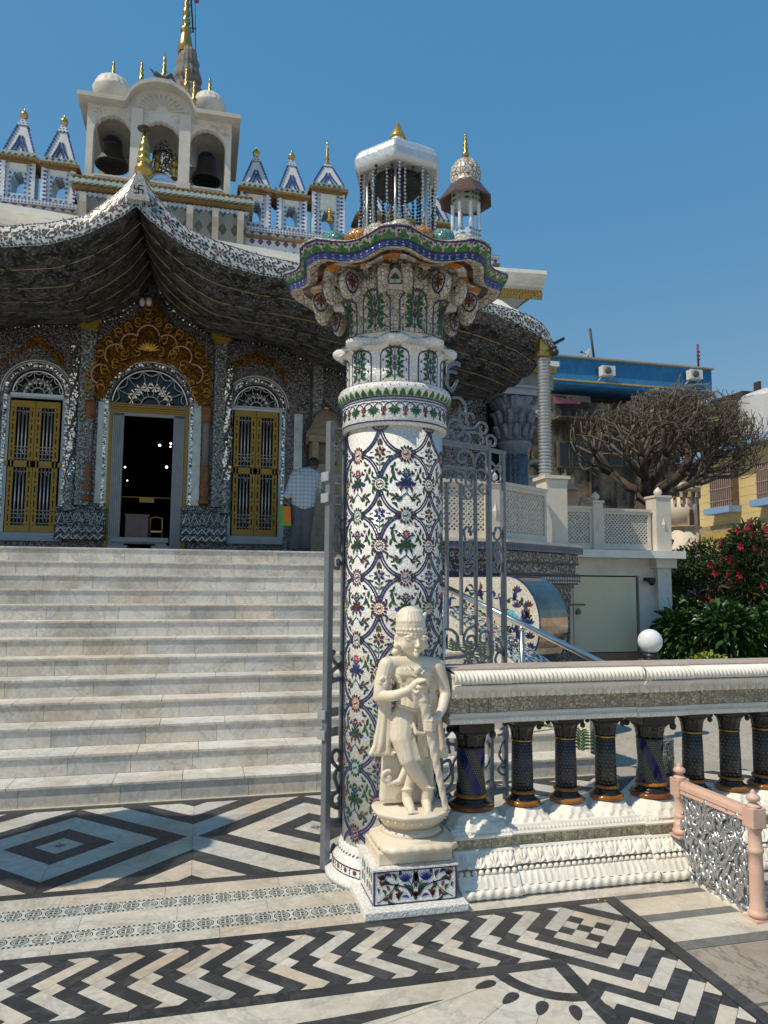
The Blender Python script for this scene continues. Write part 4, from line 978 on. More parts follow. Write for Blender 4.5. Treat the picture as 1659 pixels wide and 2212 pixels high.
# stone left standing behind the legs, with a curled end
for y_ in range(22):
 t=y_/21; limb(b,(sp(455-18*t,1130+270*t,.035),Z(34)),(sp(735,1130+270*t,.035),Z(34)))
pts=[]
for i in range(15): a=1.3+i*.42; r=44-i*2.6; pts.append((sp(440+r*cos(a),1245-r*sin(a),-.03),Z(15)))
limb(b,*pts); limb(b,(sp(445,1290,-.03),Z(16)),(sp(520,1270,-.03),Z(20)),(sp(570,1170,-.02),Z(24)))
fig=ob('figure',b,SM,stt)
md=fig.modifiers.new('r','REMESH'); md.mode='VOXEL'; md.voxel_size=.0042; md.use_smooth_shade=True
md=fig.modifiers.new('s','SMOOTH'); md.factor=.5; md.iterations=3
# club
m=MB(); p0,p1=sp(608,612,-.156),sp(792,1432,-.115); ax=(p1-p0); L=ax.length; ax.normalize(); q=ax.to_track_quat('Z','Y').to_matrix()
prof=[(.001,-.012),(.020,-.006),(.026,.004),(.024,.012),(.018,.018),(.017,.05),(.021,.07),(.0225,.078),(.019,.085)]
prof += [(.0205-.0085*t,.09+(L-.095)*t) for t in [i/70 for i in range(71)]]
m.lathe(prof,(0,0,0),20,True,rf=lambda r,a,z,j: r*(1+(.09*cos(3*a-z*95) if z > .09 else (.07*cos(12*a) if .018 < z < .07 else 0)))); m.xf(lambda v: p0+q @ Vector((v.x*1.2,v.y*1.2,v.z))); ob('club',m,SM,stt)
# lotus pedestal
pcx=sp(603,1430).x; pcy=3.745
def sq(k,n=4):
 def f(r,a,z,j):
  c,s_=abs(cos(a)),abs(sin(a)); e=2+k; return r/((c**e+s_**e)**(1/e))
 return f
def octa(r,a,z,j):
 d=(a+pi/8) % (pi/4)-pi/8; return r/(.55+.45*cos(d))*(.975)
zz=lambda y: sp(600,y).z
ptop=zz(1442)
m=MB(); m.lathe([(.15,ptop-.075),(.148,ptop-.078),(.175,ptop-.045),(.198,ptop-.018),(.203,ptop-.006),(.198,ptop),(.001,ptop+.002)],(pcx,pcy,0),64,True,rf=octa); ob('lotus_dish',m,SM,stt)
m=MB()
for k_ in range(28):
 a=2*pi*k_/28; m.sphere((pcx+.188*cos(a),pcy+.188*sin(a),ptop-.034),.0055,7,5)
ob('bead_row',m,SM,stt,kind='stuff')
m=MB(); m.lathe([(.125,ptop-.13),(.150,ptop-.122),(.155,ptop-.108),(.148,ptop-.095),(.135,ptop-.09),(.14,ptop-.07)],(pcx,pcy,0),64,True,rf=octa); ob('waist_ring',m,SM,stt)
zb=.264
def lp_(r,a,z,j):
 return sq(3*(1-(z-zb)/(ptop-.12-zb)))(r,a,z,j)*(1+.035*abs(sin(12*a))*(1 if z < ptop-.14 else 0))
m=MB(); H=ptop-.125-zb
m.lathe([(.185,zb),(.20,zb+.012),(.200,zb+.03),(.188,zb+.038),(.178,zb+.046),(.178,zb+.055),(.16,zb+.06),(.150,zb+H*.7),(.135,zb+H)],(pcx+.008,pcy,0),96,True,rf=lp_); ob('lotus_base',m,SM,stt)
m=MB(); m.box(.867,1.243,3.60,3.90,.2065,.2645); o=ob('marble_block',m,SM,stt); bev(o,.005,2)
# STEEL GATE LEAF standing open behind the pillar
GA=Vector((.700,4.165,0)); GD=Vector((.842,.54,0)).normalized(); GN=Vector((GD.y,-GD.x,0))
def guz(px,py):
 d=fw+rt*((px-829.5)/CAM_F)-up*((py-1106)/CAM_F); C_=Vector((0,0,CAM_H)); t=(GA-C_).dot(GN)/d.dot(GN); p=C_+d*t
 return ((p-GA).dot(GD),p.z)
def gp(u,z,o=0): return GA+GD*u+Vector((0,0,z))+GN*o
c1=lambda x,y: guz(940.1+.1625*x,746.6+.1625*y)
c2=lambda x,y: guz(940.1+.1625*x,1106+.1625*y)
c3=lambda x,y: guz(680.2+.1877*x,884.8+.1877*y)
c4=lambda x,y: guz(680.2+.2374*x,1382.5+.2374*y)
c5=lambda x,y: guz(940+.2375*x,1410.2+.2375*y)
gate=empty('gate_leaf',GA,'grey painted wrought iron gate leaf with scrolls standing open behind the mosaic pillar','gate')
GM_=GREYP()
def smooth(pts,n=6):
 out=[]
 P=[pts[0]]+list(pts)+[pts[-1]]
 for i in range(1,len(P)-2):
  for k in range(n):
   t=k/n; a,b,c,d=P[i-1],P[i],P[i+1],P[i+2]
   out.append(tuple(.5*((2*b[j])+(-a[j]+c[j])*t+(2*a[j]-5*b[j]+4*c[j]-d[j])*t*t+(-a[j]+3*b[j]-3*c[j]+d[j])*t**3) for j in range(len(b))))
 out.append(tuple(pts[-1])); return out
def spiral(c,r0,r1,a0,turns,n=22): return [(c[0]+(r0+(r1-r0)*i/n)*cos(a0+turns*2*pi*i/n),c[1]+(r0+(r1-r0)*i/n)*sin(a0+turns*2*pi*i/n)) for i in range(n+1)]
def scroll(pts,w_=.016,name='scroll'):
 m=MB(); m.ribbon([gp(u,z) for u,z in pts],w_,.012,GN); e=pts[-1]
 m.lathe([(.001,-.008),(w_*.75,-.006),(w_*.75,.006),(.001,.008)],(0,0,0),8); o=len(m.v)-32
 m.xf(lambda v: gp(e[0]+v.x,e[1]+v.y,v.z),o); return ob(name,m,GM_,gate)
def barz(u,z0,z1,w_,name='bar',m_=None):
 m=MB(); m.obox(gp(u,(z0+z1)/2),GD*w_/2,GN*w_/2,Vector((0,0,(z1-z0)/2))); o=ob(name,m,m_ or GM_,gate); bev(o,.003,2); return o
barz(.0,.005,2.50,.040,'hinge_stile'); barz(.115,.20,2.48,.024)
u_end=guz(1095,1500)[0]; u_st=c1(720,1900)[0]
def horiz(p0,p1,w_=.03,name='rail'):
 m=MB(); m.bar(gp(*p0),gp(*p1),.03,w_); return ob(name,m,GM_,gate)
for x,yt,yb,w_ in ((155,1840,1560,.022),(345,1840,1640,.022),(540,1640,1780,.022)): barz(c2(x,900)[0],c2(x,yb)[1],c1(x,yt)[1],w_)
zt=c1(905,1410)[1]; barz(c2(720,1000)[0],.03,zt,.034,'stile'); barz(c2(910,1000)[0],.03,zt,.034,'stile')
zr=c1(400,1335)[1]
horiz((0,2.475),(1.0,zr+.02)) if 0 else None
horiz((0.0,2.485),(c1(720,1375)[0],c1(720,1375)[1]),.036,'top_rail'); horiz((c1(720,1400)[0],zt-.01),(c1(925,1420)[0],zt-.01),.026)
zb_=.17; horiz((0,.24),(u_end,.10),.045,'bottom_rail'); horiz((0,1.01),(c4(270,450)[0],1.03),.02)
horiz(c2(105,2085),c2(960,2050),.02); horiz(c2(105,1945),c2(400,1915),.02); horiz(c1(110,1605),c1(500,1640),.022)
L1=lambda f,*pts: smooth([f(*p) for p in pts])
for f,pts,w_ in ((c1,((235,690),(330,700),(400,790),(405,890),(350,890),(325,850)),.02),(c1,((165,1230),(165,1080),(220,980),(300,1000),(290,1050)),.018),
 (c1,((330,880),(320,980),(370,1070),(450,1100),(540,1080),(600,1020),(670,1050),(690,1120),(650,1170),(600,1130),(610,1080)),.018),
 (c1,((450,1080),(420,1000),(430,920),(480,900),(510,950)),.018),(c1,((270,1240),(300,1190),(400,1150),(460,1200),(460,1270),(420,1290)),.016),
 (c1,((430,1150),(560,1160),(630,1220),(640,1290),(610,1310)),.018),(c1,((170,1180),(200,1120),(250,1180),(230,1240)),.014),
 (c1,((250,1250),(380,1140),(330,1060),(270,1080)),.014),(c1,((700,1340),(690,1230),(740,1190),(800,1250),(790,1330),(740,1320),(735,1270)),.018),
 (c1,((520,1590),(490,1450),(400,1390),(310,1430),(310,1530),(380,1550),(400,1490)),.020),(c1,((690,1600),(680,1460),(600,1420),(540,1500),(520,1640)),.020),
 (c1,((540,1680),(470,1690),(430,1760),(470,1800),(510,1760)),.018),(c1,((540,1680),(610,1640),(680,1700),(660,1790),(600,1780),(590,1730)),.018),
 (c1,((330,1665),(390,1700),(405,1800),(420,1870),(480,1860),(480,1800)),.018),(c1,((120,1640),(250,1640),(340,1670)),.016),
 (c1,((150,1860),(130,1830),(200,1820),(205,1760),(160,1760)),.016),(c1,((345,1860),(290,1820),(280,1760),(330,1740),(350,1790)),.016),
 (c1,((700,1860),(690,1960),(620,1960),(580,1890),(620,1850)),.018),(c1,((380,1860),(390,2000),(440,2040),(500,1990),(480,1930)),.018),
 (c1,((740,1540),(830,1640),(880,1720),(870,1800),(840,1810)),.016),(c1,((885,1540),(800,1640),(750,1720),(755,1790),(785,1810)),.016),
 (c2,((400,380),(385,250),(420,200),(465,220),(450,260)),.016),(c2,((450,380),(540,360),(535,280),(490,260),(470,300)),.016),(c2,((450,390),(390,500),(450,630)),.018),(c2,((450,390),(495,500),(450,630)),.018),(c2,((450,400),(448,620)),.010),
 (c2,((450,630),(390,690),(395,800),(450,820),(460,770)),.016),(c2,((450,630),(520,680),(530,750),(480,790)),.016),
 (c2,((820,380),(780,330),(790,270),(770,290)),.016),(c2,((820,390),(870,320),(860,220),(810,210),(800,240)),.016),(c2,((820,390),(775,500),(810,630)),.018),(c2,((820,390),(870,500),(815,630)),.018),(c2,((820,400),(818,620)),.010),
 (c2,((815,630),(770,700),(780,790),(820,780)),.016),(c2,((815,630),(880,690),(870,790),(830,790)),.016),
 (c2,((470,1420),(500,1385),(545,1410),(530,1500),(430,1560),(390,1640),(380,1720),(440,1810),(530,1740),(510,1650),(440,1660),(430,1720),(470,1740)),.020),
 (c2,((110,1560),(220,1570),(300,1660),(310,1790),(400,1870),(500,1860),(560,1780)),.020),(c2,((290,1650),(280,1740),(220,1750),(210,1700)),.018),
 (c2,((550,1790),(640,1920),(760,1900),(750,1700),(690,1590),(610,1610),(600,1720),(660,1740),(680,1690)),.020),(c2,((440,1890),(540,1940),(600,2040)),.020),
 (c2,((380,2060),(400,1990),(460,1980),(500,2040)),.016),(c2,((800,1700),(860,1720),(880,1800),(840,1830),(820,1780)),.018),(c2,((930,1740),(900,1840),(830,1880),(800,1960),(820,2040)),.018),(c2,((800,1830),(900,1900),(940,2000)),.018),
 (c5,((80,590),(130,640),(125,720),(85,760),(75,700)),.022),(c5,((170,590),(175,680),(210,720)),.022),(c5,((90,820),(215,840)),.026),(c5,((110,780),(130,900)),.02),(c5,((180,780),(190,880)),.02),
 (c5,((60,1180),(130,1100),(130,980),(60,1000)),.024),(c5,((60,1270),(150,1180),(160,1010),(215,920)),.024),(c5,((130,1380),(200,1240),(215,1200)),.022),(c5,((60,1330),(120,1280),(140,1330),(90,1360)),.022),
 (c5,((590,700),(640,670),(660,760),(600,830),(590,900)),.02),(c5,((570,750),(610,740)),.016),(c5,((600,840),(580,920),(620,1000)),.016),(c5,((640,840),(650,920),(610,1000)),.016),(c5,((610,1000),(570,1060),(620,1110),(650,1060),(610,1040)),.018),
 (c5,((470,790),(500,900),(470,1020),(450,1040)),.018),(c5,((460,1180),(520,1160),(545,1250),(480,1280),(470,1240)),.022),
 (c3,((200,300),(200,370),(260,430),(330,330)),.016),(c3,((200,560),(210,490),(270,440),(320,500)),.016),(c3,((215,600),(240,540),(235,500)),.02),(c3,((215,310),(240,280),(280,310),(250,360)),.012),
 (c3,((250,1220),(285,1215),(285,1250),(250,1230)),.018),(c3,((200,1330),(210,1260),(240,1340),(330,1390),(335,1290),(290,1275),(275,1320)),.02),(c3,((250,1370),(225,1470),(240,1590),(260,1640)),.022),(c3,((285,1400),(300,1500),(270,1620)),.022),
 (c3,((260,1640),(210,1700),(210,1800),(265,1830),(270,1770)),.022),(c3,((270,1630),(330,1700),(300,1780),(270,1740)),.022),
 (c4,((150,100),(175,110),(150,160),(210,235),(260,310),(240,370)),.022),(c4,((250,100),(240,120),(270,160),(210,235),(150,300),(160,370)),.022),
 (c4,((160,1110),(155,1040),(200,1000),(230,1040),(225,1090)),.022),(c4,((160,1110),(215,1160),(260,1100)),.022),(c4,((215,1160),(180,1240),(215,1370)),.022),(c4,((215,1160),(245,1240),(215,1370)),.022),
 (c4,((215,1370),(160,1420),(160,1500),(205,1530),(215,1490)),.022),(c4,((215,1370),(255,1400),(230,1470),(220,1440)),.020),
 (c4,((150,1940),(170,1860),(205,1960),(250,1850)),.018),(c4,((205,1960),(215,1860)),.014)):
 scroll(L1(f,*pts),w_*.85)
# acanthus finial curling above the leaf
m=MB()
for pts,ws in ((((215,600),(170,500),(150,420),(160,330),(200,260),(270,235),(325,275)),(.02,.035,.03,.03,.035,.03,.004)),(((175,380),(230,340),(290,375)),(.012,.022,.003)),(((215,600),(270,540),(290,450)),(.03,.026,.004)),(((165,470),(140,430),(135,400)),(.02,.012,.003))):
 P=smooth([c1(*p) for p in pts],4); W_=[ws[min(len(ws)-1,int(i/4))] for i in range(len(P))]; m.ribbon([gp(u,z,-.01*sin(i*.5)) for i,(u,z) in enumerate(P)],W_,.008,GN)
ob('leaf_finial',m,GM_,gate)
SV=SILVERP()
for y in (2.175,2.052,.835,.725):
 m=MB(); c=gp(.045,y,-.035); m.obox(c,GD*.075,GN*.006,Vector((0,0,.026))); m.obox(gp(-.03,y,-.01),GD*.006,GN*.03,Vector((0,0,.026))); m.obox(gp(.06,y,-.048),GD*.022,GN*.012,Vector((0,0,.006)))
 o=ob('clasp',m,SV,gate); bev(o,.003,2)
# BALUSTRADE
BX0,BX1=1.285,5.6
bal=empty('balustrade',(1.9,3.9,0),'white moulded balustrade with black glazed columns running right from the pillar','balustrade')
WC=CREAMW()
BL=[(1.285,1.61,1),(1.61,2.40,0),(2.40,2.715,1),(2.715,3.505,0),(3.505,3.82,1),(3.82,4.61,0),(4.61,4.93,1),(4.93,5.6,0)]
def extr(prof,x0,x1,mb=None):
 "profile of (y, z) pairs extruded along x"
 mb=mb or MB(); n=len(prof); mb.add([(x0,y,z) for y,z in prof]+[(x1,y,z) for y,z in prof],[(i,(i+1) % n,(i+1) % n+n,i+n) for i in range(n)]+[tuple(range(n))[::-1],tuple(range(n,2*n))],False); return mb
def relief(x0,x1,prof,hf,per,name,mat,parent,dx=.0055,n=14):
 "carved band: prof (y, z) bottom to top, pushed out by hf(u, v) where u in -1..1 across one leaf"
 k=max(1,round((x1-x0)/per)); per=(x1-x0)/k; nx=max(4,int((x1-x0)/dx)); mb=MB(); L=[0]
 for a,b in zip(prof,prof[1:]): L.append(L[-1]+sqrt((a[0]-b[0])**2+(a[1]-b[1])**2))
 for i in range(nx+1):
  x=x0+(x1-x0)*i/nx; u=((x-x0)/per % 1)*2-1
  for j in range(n+1):
   s_=L[-1]*j/n; q=0
   while q < len(L)-2 and L[q+1] < s_: q += 1
   t=(s_-L[q])/max(1e-9,L[q+1]-L[q]); y=prof[q][0]+(prof[q+1][0]-prof[q][0])*t; z=prof[q][1]+(prof[q+1][1]-prof[q][1])*t
   ty,tz=prof[q+1][0]-prof[q][0],prof[q+1][1]-prof[q][1]; l_=sqrt(ty*ty+tz*tz); ny,nz=-tz/l_,ty/l_
   h=hf(u,j/n,int((x-x0)/per)); mb.v.append((x,y+ny*h,z+nz*h))
 for i in range(nx):
  for j in range(n): mb.f.append((i*(n+1)+j,(i+1)*(n+1)+j,(i+1)*(n+1)+j+1,i*(n+1)+j+1)); mb.m.append(0); mb.s.append(True)
 return ob(name,mb,mat,parent)
def h_palm(u,v,i):
 a=atan2(u,v+.12); r=sqrt(u*u*.9+(v+.05)**2); m_=max(0,1-max(0,r-.75)*5); return .004+.015*m_*(.55+.45*cos(11*a))*(.4+.6*min(1,r*1.6))+.004*(1-m_)*cos(9*u)
def h_gad(u,v,i): s_=abs(sin((u*.5+v*.35)*2*pi)); return .013*s_*sin(pi*min(1,v*1.1+.05))
def h_acan(u,v,i): a=u*(1.3-.5*v); return .003+.007*max(0,1-abs(a))*(.6+.4*cos(a*14))*(sin(pi*min(1,.15+v*.85)))+.003*cos(u*20)*v
TILEM=mosaic('aged_gold_tiles',(.62,.54,.36),(.22,.18,.11),60,.45,.35,.06,wave=.4,dirt=.6)
for x0,x1,ped in BL:
 o_=-.016 if ped else 0
 b=MB(); extr([(3.615+o_,.003),(3.615+o_,.03),(3.66+o_,.10),(3.70+o_,.12),(3.74+o_,.19),(3.755+o_,.20),(3.755+o_,.255),(3.735+o_,.26),(3.76+o_,.30),(4.04,.30),(4.06,.20),(4.18,.003)],x0,x1,b); ob('plinth_core',b,WC,bal)
 # rope
 m=MB(); nseg=int((x1-x0)/.006)
 for i in range(nseg+1):
  x=x0+(x1-x0)*i/nseg
  for k in range(12): a=2*pi*k/12; r=.0215*(1+.16*cos(a*1+x*125)); m.v.append((x,3.612+o_+r*cos(a),.03+r*sin(a)))
 for i in range(nseg):
  for k in range(12): m.f.append((i*12+k,i*12+(k+1) % 12,(i+1)*12+(k+1) % 12,(i+1)*12+k)); m.m.append(0); m.s.append(True)
 ob('rope_moulding',m,WC,bal)
 relief(x0,x1,[(3.618+o_,.050),(3.635+o_,.075),(3.655+o_,.103)],h_acan,.040,'lower_leaf_band',WC,bal)
 m=MB(); n_=int((x1-x0)/.034)
 for i in range(n_): m.sphere((x0+(i+.5)*(x1-x0)/n_,3.662+o_,.114),.0148 if ped else .012,8,6,(1,1,1) if ped else (1.25,1,1))
 ob('bead_row',m,WC,bal,kind='stuff')
 relief(x0,x1,[(3.672+o_,.128),(3.695+o_,.15),(3.728+o_,.188)],h_palm,.088,'upper_leaf_band',WC,bal,n=18)
 m=MB(); extr([(3.728+o_,.186),(3.722+o_,.192),(3.728+o_,.200),(3.75+o_,.203),(3.76,.186)],x0,x1,m); extr([(3.752+o_,.252),(3.728+o_,.256),(3.722+o_,.266),(3.732+o_,.276),(3.76,.28)],x0,x1,m); ob('fillet',m,WC,bal)
 k=max(1,round((x1-x0)/.098))
 for i in range(k):
  m=MB(); a,b_=x0+(x1-x0)*i/k,x0+(x1-x0)*(i+1)/k; m.box(a+.0012,b_-.0012,3.745+o_+R_.uniform(-.001,.001),3.757+o_,.2035,.2515); ob('glazed_tile',m,TILEM,bal)
 relief(x0,x1,[(3.736+o_,.277),(3.738+o_,.283),(3.745+o_,.290)],lambda u,v,i: .004*abs(cos(u*pi/2)),.022,'bead_edge',WC,bal,.004,4)
 # entablature
 e=MB(); extr([(3.80+o_,.822),(3.775+o_,.83),(3.77+o_,.852),(3.785+o_,.857),(3.785+o_,.962),(3.745+o_,.967),(3.735+o_,1.012),(3.70+o_,1.018),(3.695+o_,1.034),(3.72+o_,1.04),(3.72+o_,1.085),(3.76,1.098),(3.97,1.098),(4.05,1.05),(4.02,.96),(4.0,.822)],x0,x1,e); ob('rail_core',e,WC,bal)
 relief(x0,x1,[(3.772+o_,.833),(3.768+o_,.842),(3.771+o_,.852)],lambda u,v,i: .007*abs(cos(u*pi/2)),.022,'dentil_band',WC,bal,.004,6)
 m=MB(); extr([(3.772+o_,.870),(3.765+o_,.876),(3.772+o_,.884),(3.79,.886),(3.79,.868)],x0,x1,m); ob('fillet',m,WC,bal)
 for i in range(k):
  m=MB(); a,b_=x0+(x1-x0)*i/k,x0+(x1-x0)*(i+1)/k; m.box(a+.0012,b_-.0012,3.774+o_+R_.uniform(-.001,.001),3.786+o_,.8875,.9605); ob('glazed_tile',m,mosaic('aged_frieze_tiles',(.52,.45,.33),(.16,.12,.08),60,.5,.4,.08,wave=.4,dirt=.75),bal)
 m=MB(); n_=max(2,int((x1-x0)/.055))
 for i in range(n_):
  c=(x0+(i+.5)*(x1-x0)/n_,3.742+o_,.984); m.sphere(c,.017,10,7,(1.1,.8,1.15)); m.box(c[0]+.024,c[0]+.029,c[1]-.012,c[1]+.01,.967,1.0)
 ob('egg_row',m,WC,bal,kind='stuff')
 relief(x0,x1,[(3.712+o_,1.042),(3.695+o_,1.052),(3.69+o_,1.07),(3.70+o_,1.092),(3.73+o_,1.108),(3.755+o_,1.112)],h_gad,.05,'gadroon_cap',WC,bal,.004,14)
 m=MB(); m.box(x0+.0006,x1-.0006,3.745+o_,3.985,1.1125,1.118); ob('cap_slab',m,plain('cap_stone',(.42,.35,.30),.8,var=.2,scale=12,bmp=.2),bal)
 m=MB(); m.box(x0,x1,3.985,4.02,1.04,1.11); ob('cap_back',m,WC,bal)
 # pediment of leaves under each column
# columns
def studded(name,base,dotc,s_=.017,r0=.052,dots=True,stripe=False):
 if name in MATS: return MATS[name]
 m,n,b=nodes(name); MATS[name]=m; tc=N(n,'ShaderNodeTexCoord'); s=N(n,'ShaderNodeSeparateXYZ'); n.links.new(tc.outputs['Object'],s.inputs[0])
 def M_(op,a,b_=None):
  x=N(n,'ShaderNodeMath',operation=op)
  for i,v in enumerate((a,b_)):
   if v is None: continue
   if hasattr(v,'node'): n.links.new(v,x.inputs[i])
   else: x.inputs[i].default_value=v
  return x.outputs[0]
 k=round(2*pi*r0/s_)
 u=M_('MULTIPLY',M_('DIVIDE',M_('ARCTAN2',s.outputs[1],s.outputs[0]),2*pi),k); v=M_('DIVIDE',s.outputs[2],s_)
 p,q_=M_('ADD',u,M_('MULTIPLY',v,.5)),v
 if stripe: p=M_('ADD',u,M_('MULTIPLY',v,.5))
 fx,fy=M_('ABSOLUTE',M_('SUBTRACT',M_('FRACT',p),.5)),M_('ABSOLUTE',M_('SUBTRACT',M_('FRACT',q_),.5))
 d=M_('SQRT',M_('ADD',M_('MULTIPLY',fx,fx),M_('MULTIPLY',fy,fy)))
 r=ramp(n,[(.14,1),(.26,0)]); n.links.new(d,r.inputs[0]); h=ramp(n,[(.0,1),(.45,0)]); n.links.new(d,h.inputs[0])
 nz=N(n,'ShaderNodeTexNoise',i_Scale=14.0,i_Detail=6.0); n.links.new(tc.outputs['Object'],nz.inputs['Vector']); f2=ramp(n,[(.42,.0),(.62,.5)]); n.links.new(nz.outputs[0],f2.inputs[0])
 c=mixc(n,r.outputs[0],base,dotc); c=mixc(n,f2.outputs[0],c,(.10,.085,.05)); n.links.new(c,b.inputs['Base Color']); b.inputs['Roughness'].default_value=.28
 bump(n,b,h.outputs[0],.8,.004); return m
DK=plain('black_glaze',(.020,.019,.018),.22,var=.4,scale=12,bmp=.15)
TRS=plain('brown_glaze',(.30,.115,.02),.14,var=.4,scale=9)
TRD=plain('dark_brown_glaze',(.19,.06,.015),.16,var=.4,scale=9)
BLG=plain('blue_glaze',(.010,.018,.10),.12,var=.35,scale=8)
ST1=studded('studded_navy_glaze',(.012,.018,.035),(.11,.14,.19)); ST2=studded('studded_black_glaze',(.018,.02,.024),(.13,.14,.15),.020); DOT=studded('dotted_black_glaze',(.03,.032,.028),(.36,.36,.27),.0125,.08)
CZ,CT=.362,.822
def column(x,big,mat,label):
 s_=1.45 if big else 1.12
 def L(prof,name,m_,rf=None,n=32,caps=True):
  mb=MB(); mb.lathe([(r*s_,z) for r,z in prof],(x,3.90,CZ),n,True,rf=rf,caps=caps); return ob(name,mb,m_,c if c else bal,pivot=None if c else (x,3.90,CZ))
 c=None
 if big:
  mb=MB(); nz_=60; nn=64
  for j in range(nz_+1):
   z=.080+(.315-.080)*j/nz_; r0=(.0545-.004*(j/nz_))*s_
   for k in range(nn):
    a=2*pi*k/nn; r=r0*(1+.045*cos(4*(a)-z*26*-1)); mb.v.append((x+r*cos(a),3.90+r*sin(a),CZ+z))
  for j in range(nz_):
   z=.080+(.315-.080)*(j+.5)/nz_
   for k in range(nn):
    a=2*pi*(k+.5)/nn; ph=cos(4*a+z*26); mb.f.append((j*nn+k,j*nn+(k+1) % nn,(j+1)*nn+(k+1) % nn,(j+1)*nn+k)); mb.m.append(1 if ph < -.1 else 0); mb.s.append(True)
  c=ob('column',mb,[DOT,BLG],bal,pivot=(x,3.90,CZ))
 else: c=L([(.0535,.080),(.053,.20),(.050,.34)],'column',mat)
 mb=MB(); sqr=lambda a,e: 1/((abs(cos(a))**e+abs(sin(a))**e)**(1/e))
 mb.lathe([(.136,-.080),(.134,-.070),(.132,-.062),(.128,-.050),(.120,-.042),(.112,-.040),(.110,-.030),(.104,-.018),(.096,-.010),(.088,-.008),(.084,.0)],(x,3.90,CZ),120,True,rf=lambda r,a,z,j: r*s_*.93*sqr(a,3.2 if z < -.04 else 2.4)*(1-(.085*abs(sin(8*a)) if 1 < j < 5 else .075*abs(cos(6*a)) if 5 < j < 9 else 0)))
 ob('leaf_cushion',mb,WC,c)
 L([(.070,.001),(.083,.006),(.088,.016),(.083,.027),(.074,.031)],'foot_ring',TRS if not big else TRD)
 L([(.074,.031),(.066,.037),(.056,.052),(.055,.060)],'foot_hollow',DK)
 L([(.055,.060),(.062,.063),(.065,.070),(.062,.077),(.055,.080)],'upper_ring',TRS)
 z0=.315 if big else .34
 L([(.050,z0),(.054,z0+.003),(.054,z0+.008),(.050,z0+.011)],'neck_ring',DK if big else BRASS())
 L([(.050,z0+.011),(.052,z0+.03),(.055,z0+.055),(.062,z0+.075),(.072,z0+.088),(.070,z0+.094),(.060,z0+.096)],'capital',DK,rf=lambda r,a,z,j: r*(1+.035*cos(12*a)*(1 if z < z0+.07 else .3)),n=96)
 mb=MB(); h=.070*s_; mb.box(x-h,x+h,3.90-h,3.90+h,CZ+z0+.094,CT+.0005 if 0 else CZ+z0+.094+(CT-CZ-z0-.094)); o=ob('abacus',mb,DK,c); bev(o,.004,2)
 for a in range(4):
  an=pi/4+a*pi/2; mb=MB(); mb.sphere((x+h*1.28*cos(an),3.90+h*1.28*sin(an),CZ+z0+.083),.013*s_,10,8,(1,1,1.1)); ob('volute',mb,DK,c)
 if label: c['label']=label
 return c
column(1.453,1,None,'thick spiral-fluted black and blue column nearest the pillar, standing in its shade')
sm=[(1.755,ST1,'slim studded navy column, first right of the shaded spiral column'),(2.02,ST1,'slim studded navy column, middle of the three between the spiral columns'),(2.269,ST2,'slim studded dark column just left of the sunlit spiral column'),
 (2.841,ST2,'slim studded black column rising behind the pink fence rail'),(3.097,ST2,'slim studded black column with reddish foot right of the pink fence rail'),(3.331,ST2,'slim studded black column cut by the right edge of the photo')]
for x,mt,lb in sm: column(x,0,mt,lb)
column(2.558,1,None,'thick spiral-fluted black and blue column in sun beside the pink fence post')
# PINK FENCE WITH SILVER LATTICE
PK=plain('pink_paint',(.66,.44,.35),.5,var=.08,scale=8,bmp=.12,dirt=.25)
fen=empty('pink_fence',(2.59,3.4,0),'low pink painted fence with turned posts and silver leaf lattice','fence')
def post(x,y,z0,name='post'):
 p=MB(); H=.51-.145
 p.lathe([(.034,z0),(.034,z0+.012),(.043,z0+.016),(.047,z0+.028),(.043,z0+.040),(.036,z0+.045),(.039,z0+.055),(.034,z0+.065),(.0345,z0+.10),(.032,.25),(.031,.30),(.036,.305),(.038,.315),(.035,.325),(.031,.33),(.030,.40),(.034,.408),(.036,.415),(.036,.418)],(x,y,0),24,True)
 o=ob(name,p,PK,fen)
 m=MB(); m.box(x-.038,x+.038,y-.038,y+.038,.418,.515); k=ob('cap_block',m,PK,o); bev(k,.006,2)
 m=MB(); m.lathe([(.038,.515),(.030,.522),(.018,.53),(.014,.536),(.030,.545),(.033,.556),(.028,.566),(.014,.574),(.012,.578),(.013,.584),(.001,.595)],(x,y,0),20,True); ob('finial',m,PK,o)
 m=MB(); m.box(x-.045,x+.045,y-.045,y+.045,z0-.0,z0+.01); ob('foot',m,PK,o)
post(2.592,3.115,.001); post(2.578,3.66,.205)
m=MB(); r0,r1=Vector((2.59,3.15,.472)),Vector((2.579,3.62,.472))
prof=[(-.03,-.03),(.03,-.03),(.026,-.012),(.032,-.006),(.030,.014),(.018,.032),(-.018,.032),(-.030,.014),(-.032,-.006),(-.026,-.012)]
m.prism(prof,lambda a,b: r0+Vector((a,0,b)),lambda a,b: r1+Vector((a,0,b))); ob('top_rail',m,PK,fen)
m=MB(); m.box(2.565,2.60,3.15,3.60,.001,.012); ob('sill',m,WC,fen)
rl=random.Random(11); LM=plain('lattice_silver',(.50,.51,.52),.30,.8,var=.25,scale=30,bmp=.2)
m=MB()
